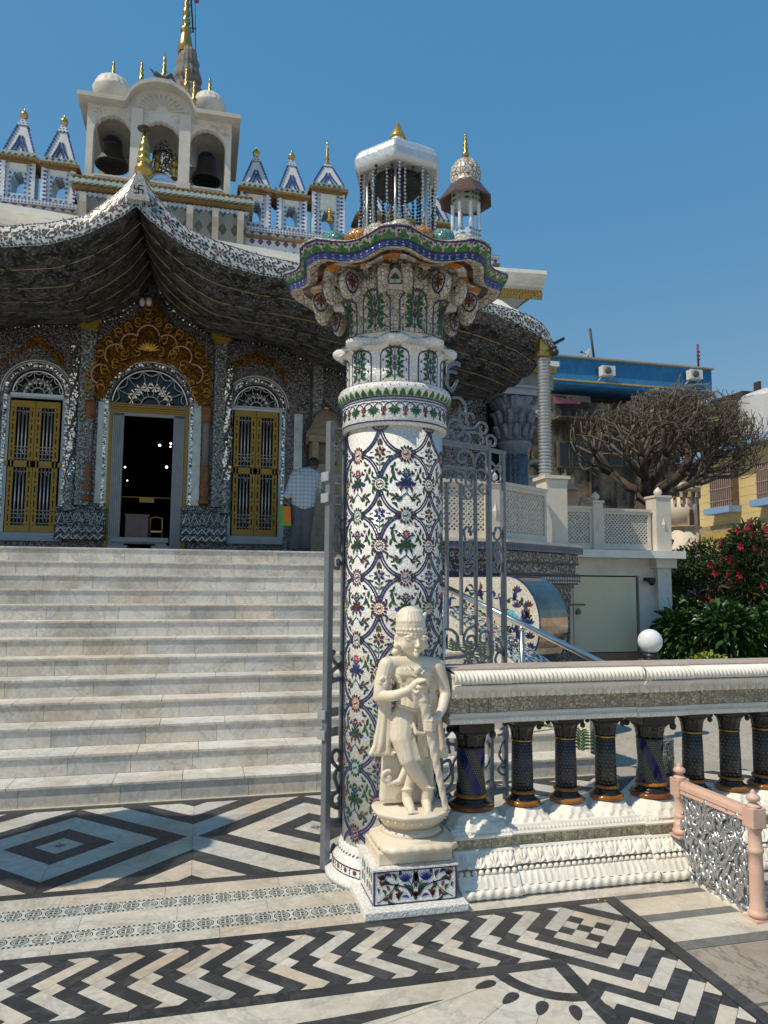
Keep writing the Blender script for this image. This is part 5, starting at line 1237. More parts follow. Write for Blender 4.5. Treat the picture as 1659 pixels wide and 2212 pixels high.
for i in range(420):
 y=3.16+rl.random()*.47; z=.03+rl.random()*.41
 if y > 3.585 and z < .20: continue
 a=radians(90+rl.uniform(-50,50))+(pi if rl.random() < .4 else 0); L=rl.uniform(.045,.10); bend=rl.uniform(-1.4,1.4); x=2.583+rl.uniform(-.014,.012); pts=[]; ws=[]
 for k in range(7):
  t=k/6; an=a+bend*t*1.4; pts.append(Vector((x-.010*sin(pi*t),y,z))); ws.append(.002+.0085*sin(pi*min(1,t*.9+.08))); y += L/6*cos(an); z += L/6*sin(an); y=min(3.64,max(3.15,y)); z=min(.455,max(.014,z))
 m.tube(pts,ws,5,True)
ob('leaf_lattice',m,LM,fen,kind='stuff')
m=MB()
for i in range(26):
 c=(3.19+(i % 6)*.075,.06+(i//6)*.085); pts=[Vector((2.578,c[0]+(.034-.001*k)*cos(k*.5+i),c[1]+(.034-.001*k)*sin(k*.5+i))) for k in range(20)]
 pts=[p for p in pts if p.z > .01 and not (p.y > 3.59 and p.z < .2)]
 if len(pts) > 5: m.tube(pts,.0042,5)
ob('curl_lattice',m,LM,fen,kind='stuff')
# TEMPLE
FY=12.0
tem=empty('temple',(-.9,12.3,LZ),'white and mirror-mosaic temple with gilded doorways, bell tower and swooping canopy','temple')
MIR=mirror_mosaic('wall_mirror_mosaic',(.045,.045,.05),(.26,.26,.27),105,.5,.3,(.30,.12,.10))
MIRD=mirror_mosaic('dado_mirror_mosaic',(.045,.052,.06),(.24,.26,.28),60,.6,.3)
MIRB=mirror_mosaic('bright_mirror_mosaic',(.10,.11,.12),(.85,.86,.86),40,.35,.08,metal=.95)
def mirror_plain():
 m,n,b=nodes('mirror_glass'); b.inputs['Base Color'].default_value=(.72,.75,.73,1); b.inputs['Metallic'].default_value=1; b.inputs['Roughness'].default_value=.04
 nz=N(n,'ShaderNodeTexNoise',i_Scale=3.0); n.links.new(coords(n),nz.inputs['Vector']); bump(n,b,nz.outputs[0],.12,.05); return m
MG=mirror_plain()
MG2=plain('mirror_pale_reflection',(.50,.52,.48),.22,.35,var=.25,scale=5)  # pale grey-green reflection put into the mirror's own colour
def diamond(name,c1,c2,s_=.06,c3=None,rough=.3,aspect=1.0):
 if name in MATS: return MATS[name]
 m,n,b=nodes(name); MATS[name]=m; tc=N(n,'ShaderNodeTexCoord'); s=N(n,'ShaderNodeSeparateXYZ'); n.links.new(tc.outputs['Object'],s.inputs[0])
 def M_(op,a,b_=None):
  x=N(n,'ShaderNodeMath',operation=op)
  for i,v in enumerate((a,b_)):
   if v is None: continue
   if hasattr(v,'node'): n.links.new(v,x.inputs[i])
   else: x.inputs[i].default_value=v
  return x.outputs[0]
 u=M_('DIVIDE',M_('ADD',s.outputs[0],s.outputs[1]),s_); v=M_('DIVIDE',s.outputs[2],s_*aspect)
 fu,fv=M_('ABSOLUTE',M_('SUBTRACT',M_('FRACT',u),.5)),M_('ABSOLUTE',M_('SUBTRACT',M_('FRACT',v),.5))
 k=M_('LESS_THAN',M_('ADD',fu,fv),.36); k2=M_('LESS_THAN',M_('ADD',fu,fv),.16)
 c=mixc(n,k,c1,c2)
 if c3: c=mixc(n,k2,c,c3)
 nz=N(n,'ShaderNodeTexNoise',i_Scale=3.0,i_Detail=6.0); n.links.new(tc.outputs['Object'],nz.inputs['Vector']); f2=ramp(n,[(.45,0),(.7,.35)]); n.links.new(nz.outputs[0],f2.inputs[0])
 c=mixc(n,f2.outputs[0],c,(.25,.23,.2)); n.links.new(c,b.inputs['Base Color']); b.inputs['Roughness'].default_value=rough; bump(n,b,k,.3,.004); return m
DB=diamond('blue_white_check',(.50,.56,.62),(.03,.09,.28),.075,(.06,.30,.32)); DG=diamond('green_white_check',(.40,.44,.42),(.02,.12,.05),.09); DS=diamond('small_blue_check',(.50,.54,.60),(.03,.06,.22),.05)
OCHRE=plain('ochre_stone',(.20,.12,.04),.6,var=.3,scale=15,bmp=.2); LACE=plain('yellow_lace',(.50,.31,.05),.55,var=.3,scale=20,bmp=.3)
# ---- front wall with three arched openings
OP=[]
for (xl,xr,yb,cyp,rp) in ((13,131,1150,849,64),(232,404,1178,875,86),(499,603,1158,880,61)):
 x0,x1=AX(xl,FY,1000),AX(xr,FY,1000); z0=AZ((xl+xr)/2,yb,FY); cz_=AZ((xl+xr)/2,cyp,FY); OP.append(((x0+x1)/2,(x1-x0)/2,z0,cz_,(x1-x0)/2))
OP[1]=(OP[1][0],OP[1][1],LZ+.02,OP[1][3],OP[1][4])
def strip_wall(x0,x1,zb,ztop,ops,y0,y1,mb,dx=.05):
 xs=[x0]
 while xs[-1] < x1-1e-6: xs.append(min(x1,xs[-1]+dx))
 for o_ in ops: xs += [o_[0]-o_[1],o_[0]+o_[1]]+[o_[0]+o_[1]*sin(pi*k/24-pi/2) for k in range(1,24)]
 xs=sorted(set(round(x,4) for x in xs if x0-1e-6 <= x <= x1+1e-6))
 for a,b in zip(xs,xs[1:]):
  if b-a < 1e-4: continue
  xm=(a+b)/2; hit=None
  for o_ in ops:
   if abs(xm-o_[0]) < o_[1]: hit=o_
  t0,t1=ztop(a),ztop(b)
  def quad(za,zb2):
   mb.add([(a,y0,za[0]),(b,y0,za[1]),(b,y1,za[1]),(a,y1,za[0]),(a,y0,zb2[0]),(b,y0,zb2[1]),(b,y1,zb2[1]),(a,y1,zb2[0])],
    [(0,3,2,1),(4,5,6,7),(0,1,5,4),(1,2,6,5),(2,3,7,6),(3,0,4,7)],False)
  if hit is None: quad((zb,zb),(t0,t1))
  else:
   arc=hit[5] if len(hit) > 5 else (lambda x,h=hit: h[3]+sqrt(max(0,h[4]**2-(x-h[0])**2)))
   if hit[2] > zb+.01: quad((zb,zb),(hit[2],hit[2]))
   quad((arc(a),arc(b)),(t0,t1))
 return mb
WR,WL=4.45,-6.25
m=MB(); strip_wall(WL,WR,LZ,lambda x: 6.6,OP,FY,FY+.3,m); ob('front_wall',m,MIR,tem)
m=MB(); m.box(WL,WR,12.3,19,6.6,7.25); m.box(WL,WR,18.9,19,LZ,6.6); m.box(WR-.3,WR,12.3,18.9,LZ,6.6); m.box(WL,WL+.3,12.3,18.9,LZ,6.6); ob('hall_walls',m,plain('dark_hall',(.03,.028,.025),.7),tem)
m=MB(); m.box(WL,4.75,9.6,19,LZ-.25,LZ-.001); tag(ob('platform_floor',m,WM,origin=(0,12,LZ-.25)),kind='structure')
m=MB(); m.box(WL,4.7,9.7,19,.0,LZ-.26); tag(ob('platform_base',m,WHITEP(),origin=(0,14,0)),kind='structure')
LAMP=nodes('lamp_glow'); LAMP[2].inputs['Emission Color'].default_value=(.75,.85,1,1); LAMP[2].inputs['Emission Strength'].default_value=6
for px,py,r,lb_ in ((345,962,.02,'larger one right of the doorway middle'),(369,958,.016,'upper of the close pair by the right jamb'),(368,965,.012,'lower of the close pair by the right jamb'),(360,1009,.02,'bluish one low near the right jamb'),(270,1009,.014,'upper one near the left jamb'),(275,1038,.01,'lowest faint one near the left jamb')):
 p=A(px,py,16); m=MB(); m.sphere(p,r*1.3,8,6); tag(ob('hall_lamp',m,LAMP[0],origin=p),'small lamp glowing in the dark hall, '+lb_,'lamp','lamps inside the dark hall')
# ---- fanlights
for cx,hw_,z0,cz_,r in OP:
 big=r > .6; m=MB(); m.tube([(cx+(r-.02)*cos(t),FY+.06,cz_+(r-.02)*sin(t)) for t in [pi*i/24 for i in range(25)]],.02,6); f=ob('fanlight',m,WHITEP() if big else STEEL(),tem)
 m=MB(); n_=9 if big else 7
 for i in range(1,n_): t=pi*i/n_; m.bar((cx+r*.24*cos(t),FY+.06,cz_+.01+r*.24*sin(t)),(cx+(r-.02)*cos(t),FY+.06,cz_+(r-.02)*sin(t)),.008,.008,(0,1,0))
 for i in range(n_):
  a0,a1=pi*i/n_,pi*(i+1)/n_; P=[(cx+(r*.95-.14*r*sin(pi*k/8))*cos(a0+(a1-a0)*k/8),FY+.055,cz_+(r*.95-.14*r*sin(pi*k/8))*sin(a0+(a1-a0)*k/8)) for k in range(9)]; m.tube(P,.009,5)
 m.tube([(cx+r*.24*cos(pi*i/12),FY+.06,cz_+.01+r*.24*sin(pi*i/12)) for i in range(13)],.012,5); ob('tracery',m,SILVERP(),f)
 for i in range(8):
  t=pi*(i+.5)/8; c=(cx+r*.48*cos(t),FY+.045,cz_+.02+r*.48*sin(t)); m=MB()
  for k in range(6): a=k*pi/3; m.add([(c[0],c[1]-.01,c[2]),(c[0]+.075*r/.6*cos(a-.36),c[1],c[2]+.075*r/.6*sin(a-.36)),(c[0]+.085*r/.6*cos(a),c[1]-.015,c[2]+.085*r/.6*sin(a)),(c[0]+.075*r/.6*cos(a+.36),c[1],c[2]+.075*r/.6*sin(a+.36))],[(0,1,2),(0,2,3)])
  ob('mirror_flower',m,STEEL(),f)
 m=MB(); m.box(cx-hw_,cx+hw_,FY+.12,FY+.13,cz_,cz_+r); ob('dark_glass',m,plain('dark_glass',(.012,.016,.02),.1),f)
 m=MB(); m.box(cx-hw_,cx+hw_,FY+.02,FY+.10,cz_-.055,cz_+.0); ob('transom',m,plain('white_transom',(.70,.74,.77),.25,.3),f)
 m=MB(); k_=44
 for i in range(k_+1):
  t=pi*i/k_; rr2=r+.05
  m.obox((cx+rr2*cos(t),FY-.02,cz_+rr2*sin(t)),Vector((cos(t),0,sin(t)))*.028,Vector((-sin(t),0,cos(t)))*.018,Vector((0,.02,0)))
 for i in range(6 if big else 34): m.box(cx-r-.075,cx-r-.03,FY-.03,FY,cz_-.05-i*.055-.04,cz_-.05-i*.055) if not big else None; m.box(cx+r+.03,cx+r+.075,FY-.03,FY,cz_-.05-i*.055-.04,cz_-.05-i*.055) if not big else None
 ob('arch_mirror_border',m,MIRB if not big else plain('white_mirror_bits',(.8,.82,.84),.15,.6,var=.3,scale=40),f)
 for q,rr2 in enumerate((r+.10,r+.135)):
  m=MB(); m.tube([(cx+rr2*cos(t),FY-.015,cz_+rr2*sin(t)) for t in [pi*i/30 for i in range(31)]],.014,6); ob('arch_moulding',m,SILVERP(),f)
# ---- gilded double grille doors
GD_=plain('door_gold',(.33,.21,.028),.38,.25,var=.1,scale=10)
IR=plain('iron_bar',(.50,.51,.54),.35,.6,var=.1)
def grille_door(cx,hw_,z0,z1,label):
 d0=None
 for s_ in (-1,1):
  xa,xb=(cx-hw_,cx-.004) if s_ < 0 else (cx+.004,cx+hw_); y0,y1=FY-.05,FY-.01; m=MB(); st=.08; zm=z0+(z1-z0)*.515
  for a,b,c,d in ((xa,xb,z0,z0+.10),(xa,xb,z1-.10,z1),(xa,xb,zm-.05,zm+.05)): m.box(a,b,y0,y1,c,d)
  for a in (xa,xb-st): m.box(a,a+.031,y0,y1,z0+.1,z1-.1); m.box(a+st-.031,a+st,y0,y1,z0+.1,z1-.1)
  for a in (xa,xb-st):
   for zz0,zz1 in ((z0+.1,zm-.05),(zm+.05,z1-.1)):
    n_=4; H=(zz1-zz0)/n_
    for k in range(n_+1): zc=zz0+H*k; m.box(a+.031,a+st-.031,y0+.004,y1-.004,max(zz0,zc-.06),min(zz1,zc-.014)); m.box(a+.031,a+st-.031,y0+.004,y1-.004,max(zz0,zc+.014),min(zz1,zc+.06)) if zc+.05 < zz1+.03 else None
  leaf=ob('door_leaf',m,GD_,tem)
  m=MB()
  for zz0,zz1 in ((z0+.1,zm-.05),(zm+.05,z1-.1)):
   for k in range(3): x=xa+st+(xb-xa-2*st)*(k+.75)/3.5; m9=MB(); m9.tube([(x,FY-.03,zz0),(x,FY-.03,zz1)],.012,6); ob('bar',m9,IR,leaf)
   for t in (.04,.13,.20,.26,.93): z=zz0+(zz1-zz0)*t; m.bar((xa+st,FY-.028,z),(xb-st,FY-.028,z),.008,.008)
   for q in range(4):
    c=(xa+st+(xb-xa-2*st)*(.3+.4*(q % 2)),zz0+(zz1-zz0)*(.17 if q < 2 else .90)); m.tube([(c[0]+.03*cos(t)*(1-t/8),FY-.032,c[1]+.03*sin(t)) for t in [i*.6 for i in range(9)]],.005,4)
  ob('grille_scrolls',m,IR,leaf,kind='stuff')
  m=MB(); m.box(xa+st,xb-st,FY+.10,FY+.105,z0,z1); ob('dark_interior_sheet',m,BLACKP(),leaf)  # black sheet standing for the unlit hall behind the bars
  m=MB(); x=xa-.055 if s_ < 0 else xb; m.box(x,x+.055,FY-.045,FY-.015,zm-.035,zm+.035); ob('hinge',m,GD_,leaf)
for i in (0,2):
 cx,hw_,z0,cz_,r=OP[i]; grille_door(cx,hw_-.035,z0,AZ(72 if i == 0 else 555,868 if i == 0 else 890,FY),'')
 WF=plain('frame_sky_reflection',(.42,.46,.49),.3,.3,var=.1)  # mirror strips, reflected sky put into their colour
 m=MB(); z1=AZ(72 if i == 0 else 555,862 if i == 0 else 884,FY)
 m.box(cx-hw_-.09,cx-hw_+.01,FY-.006,FY+.05,z0,z1+.04); m.box(cx+hw_-.01,cx+hw_+.09,FY-.006,FY+.05,z0,z1+.04); m.box(cx-hw_+.012,cx+hw_-.012,FY-.006,FY+.05,z1+.01,z1+.04); ob('door_frame',m,WF,tem)
 m=MB(); m.box(cx-hw_-.05,cx+hw_+.07,FY-.06,FY-.002,z0-.13,z0-.005); ob('door_sill',m,plain('blue_grey_sill',(.36,.40,.44),.4),tem)
# ---- central doorway
cx,hw_,z0,cz_,r=OP[1]; zl=AZ(317,895,FY)
m=MB(); m.box(cx-hw_,cx+hw_,FY-.03,FY+.10,zl,cz_-.055)
for k in range(4): m.box(cx-hw_-.01,cx+hw_+.01,FY-.045-.008*k,FY-.03,zl+.02+k*.035,zl+.04+k*.035)
ob('gilt_lintel',m,GD_,tem)
for s_ in (-1,1):
 m=MB(); xa=cx+s_*hw_; m.box(min(xa,xa-s_*.05),max(xa,xa-s_*.05),FY-.03,FY+.08,LZ,zl); ob('gilt_jamb',m,GD_,tem)
 m=MB(); x1=xa-s_*.055;
 for k in range(6): x=x1-s_*(.012+k*.028); m.box(x-.009,x+.009,FY-.05,FY-.03,LZ+.03,zl-.01)
 for k in range(6): z=LZ+.3+k*.42; m.bar((x1,FY-.055,z),(x1-s_*.165,FY-.055,z+.0),.008,.012)
 m.box(min(x1,x1-s_*.17),max(x1,x1-s_*.17),FY-.028,FY-.02,LZ+.03,zl-.01)
 ob('folding_gate',m,plain('folding_grey',(.30,.31,.33),.4,.4),tem)
m=MB(); m.box(cx-hw_+.05,cx+hw_-.05,FY-.05,FY-.02,zl-.05,zl); ob('gate_track',m,plain('folding_grey',(.3,.3,.3)),tem)
m=MB(); zc=AZ(320,1078,FY); m.tube([(cx-.5,FY-.02,zc+.02),(cx+.5,FY-.02,zc+.02)],.01,6); b_=ob('brass_barrier',m,GD_,tem); m=MB(); m.box(cx-.10,cx+.12,FY-.045,FY-.03,zc-.06,zc+.02); ob('name_plate',m,GD_,b_)
for px0,px1,yb,yt in ((203,230,1087,867),(402,429,1092,876)):
 x0,x1=AX(px0,FY),AX(px1,FY); m=MB(); m.box(x0,x1,FY-.02,FY-.002,AZ(px0,yb,FY),AZ(px0,yt,FY)); ob('tall_mirror',m,MG2,tem)
x0,x1=AX(632,FY),AX(650,FY); m=MB(); m.box(x0,x1,FY-.02,FY-.002,AZ(640,1015,FY),AZ(640,895,FY)); ob('tall_mirror',m,MG2,tem)
# ---- gilded ogee crest over the centre, with cusps and palmettes
gc=lambda x,y: (lambda p: (p.x,p.z))(A(x*.4667,553+.4667*y,FY))
def foliage(region,step,y,name,mat,size,seed=1,thick=.05):
 rl=random.Random(seed); m=MB(); xs=[p[0] for p in region]; zs=[p[1] for p in region]; x=min(xs)
 def inside(px,pz):
  c=False
  for i in range(len(region)):
   (ax,az),(bx,bz)=region[i],region[i-1]
   if (az > pz) != (bz > pz) and px < (bx-ax)*(pz-az)/(bz-az)+ax: c=not c
  return c
 while x < max(xs):
  z=min(zs)
  while z < max(zs):
   jx,jz=x+rl.uniform(-.4,.4)*step,z+rl.uniform(-.4,.4)*step
   if inside(jx,jz):
    a=rl.uniform(0,2*pi); L=size*rl.uniform(.7,1.3); d=Vector((cos(a),0,sin(a))); s2=Vector((-sin(a),0,cos(a))); c=Vector((jx,y-rl.uniform(.2,1)*thick,jz))
    m.add([c-d*L*.5,c+s2*L*.28-Vector((0,thick*.3,0)),c+d*L*.6-Vector((0,thick*.5,0)),c-s2*L*.28-Vector((0,thick*.3,0)),c-Vector((0,thick*.9,0)),c+Vector((0,thick*.5,0))],[(0,1,4),(1,2,4),(2,3,4),(3,0,4),(0,3,5),(3,2,5),(2,1,5),(1,0,5)])
   z += step
  x += step
 return m
reg=[gc(*p) for p in ((385,665),(388,600),(412,500),(445,425),(490,375),(545,335),(600,300),(650,270),(690,215),(715,205),(740,245),(760,290),(800,330),(850,360),(905,385),(950,440),(970,500),(976,590),(976,690),(905,685),(890,620),(860,560),(800,510),(740,495),(690,490),(630,498),(570,530),(520,580),(500,625),(492,660))]
m=MB(); n_=len(reg); m.prism(reg if area(reg) > 0 else reg[::-1],lambda x,z: (x,FY-.04,z),lambda x,z: (x,FY-.003,z)); m2=foliage(reg,.045,FY-.04,'',None,.07,3,.06); m.add(m2.v,m2.f,False); crest=ob('gilded_crest',m,plain('deep_gold',(.30,.165,.028),.36,.35,var=.8,scale=14,bmp=.3),tem)  # wide tone variation paints highlights into the gold relief
m=MB()
for c,rx,a0,a1 in (((475,560),45,80,250),((540,470),48,60,220),((610,420),45,50,200),((690,385),50,0,180),((775,425),45,-20,130),((840,480),48,-40,120),((895,560),45,-70,100)):
 P=[];
 for i in range(13):
  a=radians(a0+(a1-a0)*i/12); p=gc(c[0]+rx*cos(a),c[1]-rx*sin(a)); P.append((p[0],FY-.16,p[1]))
 m.tube(P,.017,6)
ob('cusp_ridges',m,plain('pink_gold',(.50,.30,.20),.4,.4),crest)
m=MB()
for k in range(9):
 a=radians(90+(k-4)*20); c=gc(692,455); P=[Vector((c[0]+L*cos(a),FY-.17-.03*sin(L*9),c[1]+L*sin(a))) for L in (0,.06,.12,.19)]; m.tube(P,[.012,.02,.022,.006],6)
ob('palmette',m,GOLD(),crest)
rl=random.Random(9); m=MB()
for k,(x,y) in enumerate(((420,620),(425,560),(440,500),(470,450),(510,410),(555,370),(600,345),(645,320),(690,300),(735,320),(780,350),(830,380),(880,415),(920,460),(945,520),(955,580),(955,645),(470,610),(490,540),(540,510),(580,470),(640,450),(745,455),(800,470),(850,520),(890,590),(905,640),(690,260),(620,400),(760,400),(560,440),(820,440))):
 c=gc(x,y); s9=-1 if x < 692 else 1
 for h in (1,-1):
  P=[Vector((c[0]+(.075-.0035*i)*cos(i*.5*s9*h+k),FY-.10-.05*sin(pi*i/16),c[1]+(.075-.0035*i)*sin(i*.5*s9*h+k)+.03*h)) for i in range(16)]; m.tube(P,[.004+.009*sin(pi*(i+1)/17) for i in range(16)],5)
ob('acanthus_scrolls',m,plain('worn_gold',(.45,.26,.04),.35,.6,var=.5,scale=30),crest,kind='stuff')
p0=gc(692,225); m=MB(); m.sphere((p0[0],FY-.12,p0[1]),.05,10,8,(1,1,1.5)); m.sphere((p0[0]-.10,FY-.14,p0[1]-.02),.045,10,8,(1,1,1.6)); m.sphere((p0[0]-.16,FY-.13,p0[1]+.07),.03,8,6); ob('carved_figure',m,WHITEP(),crest)
for q,pts in enumerate((((-5,490),(60,455),(110,420),(150,385),(172,368),(200,390),(240,425),(290,465),(305,500),(290,520),(250,470),(200,430),(150,425),(90,450),(40,475),(0,505)),((1062,530),(1070,500),(1110,475),(1160,455),(1190,438),(1220,460),(1270,485),(1310,520),(1335,600),(1320,605),(1300,550),(1260,515),(1200,495),(1140,500),(1090,530),(1070,555)))):
 rg=[gc(*p) for p in pts]; m=foliage(rg,.035,FY-.02,'',None,.07,5+q,.06); ob('gilded_garland',m,plain('deep_gold',(.4,.2,.02)),tem)
# ---- pilasters, twisted columns, gold capitals
SP=mirror_mosaic('pilaster_relief',(.09,.10,.10),(.34,.36,.35),55,.45,.35,(.05,.18,.12),.6)
for px0,px1,yt,yb in ((162,192,714,1092),(457,480,746,1096),(672,690,790,1110)):
 x0,x1=AX(px0,FY),AX(px1,FY); z0_,z1_=AZ(px0,yb,FY),AZ(px0,yt,FY); m=MB(); m.box(x0,x1,FY-.12,FY-.002,z0_,z1_); m.box(x0-.015,x0-.001,FY-.10,FY-.002,z0_,z1_); m.box(x1+.001,x1+.015,FY-.10,FY-.002,z0_,z1_)
 nn=int((z1_-z0_)/.07)
 for k in range(nn):
  z=z0_+.035+k*.07; xm=(x0+x1)/2
  for s_ in (-1,1): m.bar((xm,FY-.125,z-.02),(xm+s_*(x1-x0)*.36,FY-.125,z+.025),.014,.014,(0,1,0))
 pz=ob('pilaster',m,SP,tem)
 m=MB()
 for k,(e,h) in enumerate(((.02,.05),(.05,.05),(.08,.04),(.03,.10))): m.box(x0-e,x1+e,FY-.14-e,FY-.002,z1_+sum(q[1] for q in ((.02,.05),(.05,.05),(.08,.04),(.03,.10))[:k]),z1_+sum(q[1] for q in ((.02,.05),(.05,.05),(.08,.04),(.03,.10))[:k+1])-.003)
 ob('gilt_capital',m,GD_,pz)
for px,yt,yb in ((150,752,1030),(487,790,1040)):
 x=AX(px,FY); z0_,z1_=AZ(px,yb,FY),AZ(px,yt,FY); m=MB(); nz_=90; nn=20
 for j in range(nz_+1):
  z=z0_+(z1_-z0_)*j/nz_
  for k in range(nn): a=2*pi*k/nn; r_=.075*(1+.15*cos(2*a-z*11)); m.v.append((x+r_*cos(a),FY-.08+r_*sin(a),z))
 for j in range(nz_):
  z=z0_+(z1_-z0_)*(j+.5)/nz_
  for k in range(nn): a=2*pi*(k+.5)/nn; m.f.append((j*nn+k,j*nn+(k+1) % nn,(j+1)*nn+(k+1) % nn,(j+1)*nn+k)); m.m.append(1 if cos(2*a-z*11) < -.75 else 0); m.s.append(True)
 ob('twisted_column',m,[MIRB,plain('brown_band',(.07,.04,.03),.4)],tem)
 m=MB(); m.lathe([(.09,-.55),(.10,-.5),(.07,-.42),(.09,-.3),(.095,-.2),(.07,-.1),(.09,-.02),(.085,0)],(x,FY-.08,z0_),20); ob('column_base',m,SP,tem)
for px,yt,yb in ((186,868,1085),(440,880,1092)):
 x=AX(px,FY); z0_,z1_=AZ(px,yb,FY),AZ(px,yt,FY); H=z1_-z0_; prof=[(.06,0),(.085,.02),(.085,.08),(.05,.12),(.075,.2),(.08,.3),(.055,.34),(.07,.42),(.065,.6),(.06,.62),(.055,H*.62),(.055,H*.80),(.07,H*.82),(.08,H*.9),(.085,H*.97),(.08,H)]
 for seg,mt in (((0,10),plain('painted_brown',(.22,.10,.04),.5,var=.6,scale=40)),((9,13),plain('painted_violet_grey',(.20,.19,.23),.5,var=.3,scale=30)),((12,16),plain('painted_brown',(.2,.1,.04)))):
  m=MB(); m.lathe(prof[seg[0]:seg[1]],(x,FY-.07,z0_),20,rf=lambda r,a,z,j: r*(1+.04*cos(8*a))); ob('turned_colonnette',m,mt,tem)
# dado with mirrored zigzags and base strip
for px0,px1,yt,yb in ((123,231,1095,1165),(391,492,1098,1170),(632,700,1100,1172)):
 x0,x1=AX(px0,FY),AX(px1,FY); zt_,zb2=AZ(px0,yt,FY),AZ(px0,yb,FY); m=MB()
 H=zt_-zb2
 for k,(f0,f1,e) in enumerate(((0,.14,.16),(.14,.22,.12),(.22,.36,.15),(.36,.44,.11),(.44,.52,.13),(.52,.84,.10),(.84,.92,.13),(.92,1,.16))): m.box(x0,x1,FY-e,FY-.002,zb2+H*f0+.002,zb2+H*f1)
 d=ob('dado',m,MIRD,tem)
 for row_,amp,e in ((.66,.09,.108),(.29,.04,.158),(.07,.035,.168)):
  m=MB(); n_=int((x1-x0)/.065); P=[(x0+.03+(x1-x0-.06)*i/n_,FY-e,zb2+H*row_+(amp if i % 2 else -amp)*H/.54) for i in range(n_+1)]; m.ribbon(P,.016,.012,(0,1,0)); ob('zigzag',m,plain('zigzag_silver',(.45,.48,.49),.2,.7),d)
m=MB(); m.box(WL,WR-.3,FY-.20,FY-.0035,LZ,LZ+.13)
for i in range(int((WR-WL)/.085)):
 x=WL+.05+i*.085
 if -3.3 < x < 2.4: m.lathe([(.026,0),(.026,.01)],(0,0,0),8); o_=len(m.v)-16; m.xf(lambda v: Vector((x+v.x,FY-.20-v.z,LZ+.075+v.y)),o_)
ob('base_strip',m,diamond('dark_dotted_strip',(.04,.06,.08),(.02,.02,.03),.03),tem)
# CANOPY
CXM=-.90
FR=[(-.878,6.064,6.552),(-.78,5.95,6.40),(-.656,5.857,6.243),(-.322,5.632,5.928),(.071,5.47,5.79),(.582,5.378,5.68),(1.163,5.355,5.62),(1.8,5.335,5.595),(2.6,5.31,5.545),(3.2,5.26,5.46),(3.6,5.19,5.38),(3.966,5.083,5.315),(4.264,4.97,5.24),(4.45,4.84,5.14),(4.56,4.74,4.96)]
WLc=[(-.9,6.435),(-.80,6.25),(-.725,6.094),(-.55,5.93),(-.414,5.838),(-.073,5.668),(.275,5.606),(.801,5.566),(1.23,5.469),(1.707,5.285),(2.6,5.05),(3.6,4.93),(4.45,4.86)]
def interp(T,x,c):
 for a,b in zip(T,T[1:]):
  if x <= b[0]: return a[c]+(b[c]-a[c])*max(0,(x-a[0]))/(b[0]-a[0])
 return T[-1][c]
def sx_(x): return CXM+abs(x-CXM)
def smf(T,c,off=0):
 def f(x):
  x=max(sx_(x),T[0][0]); h=.035; return (interp(T,max(T[0][0],x-h),c)+interp(T,x,c)+interp(T,x+h,c))/3 if x > T[0][0]+.06 else interp(T,x,c)
 return f
zlo,zup,zwl=smf(FR,1),smf(FR,2),smf(WLc,1)
CX0,CX1=2*CXM-4.56,4.56; NX=240
xs=[CX0+(CX1-CX0)*i/NX for i in range(NX+1)]
xs=sorted(set(xs+[CXM]))
CYF=9.0
can='entrance_canopy'
def yfr(x): return CYF+.0*abs(x)
m=MB(); nv=4; n_=len(xs)
for x in xs:
 a,b=zlo(x),zup(x)
 for j in range(nv+1): t=j/nv; sc_=.012*abs(sin(x*28)) if j == 0 else 0; m.v.append((x,yfr(x)-.10+.10*t-.02*sin(pi*t),a+(b-a)*t-sc_))
for i in range(n_-1):
 for j in range(nv): m.f.append((i*(nv+1)+j,(i+1)*(nv+1)+j,(i+1)*(nv+1)+j+1,i*(nv+1)+j+1)); m.m.append(0); m.s.append(False)
CW=mosaic('canopy_white_china',(.50,.50,.49),(.15,.15,.15),30,.15,.35,.05,wave=.25)
canopy=ob('canopy_fascia',m,CW,tem)
fa=Inlay(lambda u,v,h: Vector((u,yfr(u)-.10+.10*v-.02*sin(pi*v)-h-.002,zlo(u)+(zup(u)-zlo(u))*v)))
def fl(x,v,r,cc,c2='red'):
 k=zup(x)-zlo(x)
 for a in range(8): t=a*pi/4+.2; fa.poly(cc,[(x+(r*.35*cos(t)),v+r*.35*sin(t)/k),(x+r*.8*cos(t-.22),v+r*.8*sin(t-.22)/k),(x+r*1.05*cos(t),v+r*1.05*sin(t)/k),(x+r*.8*cos(t+.22),v+r*.8*sin(t+.22)/k)],.004)
 fa.poly(c2,[(x+r*.26*cos(t),v+r*.26*sin(t)/k) for t in (0,1,2,3,4,5)],.004)
x=CX0+.1; i=0
while x < CX1-.05:
 if x > -2.9:
  fl(x,.48,.074,('dgreen','brown','black','dgreen','brown','black')[i % 6],('navy','rust')[i % 2])
  k=zup(x)-zlo(x)
  for q in range(18):
   a=q*.571*1.2+R_.uniform(-.2,.2); r_=(.098 if q % 2 else .135)+R_.uniform(-.01,.02); xx,vv=x+r_*cos(a),.5+r_*sin(a)/k
   if .06 < vv < .94:
    b_=a+R_.uniform(.6,1.4); fa.poly('black' if q % 3 else 'dgreen',[(xx,vv),(xx+.028*cos(b_-.35),vv+.028*sin(b_-.35)/k),(xx+.058*cos(b_),vv+.058*sin(b_)/k),(xx+.028*cos(b_+.35),vv+.028*sin(b_+.35)/k)],.004)
  for q in range(6): xx=x-.09+q*.04; fa.poly('black',[(xx,.02),(xx+.03,.02),(xx+.025,.07),(xx+.005,.07)],.004); fa.poly('navy',[(xx,.95),(xx+.03,.95),(xx+.03,.98),(xx,.98)],.004)
 x += .205; i += 1
fa.build('fascia_inlay',tem)
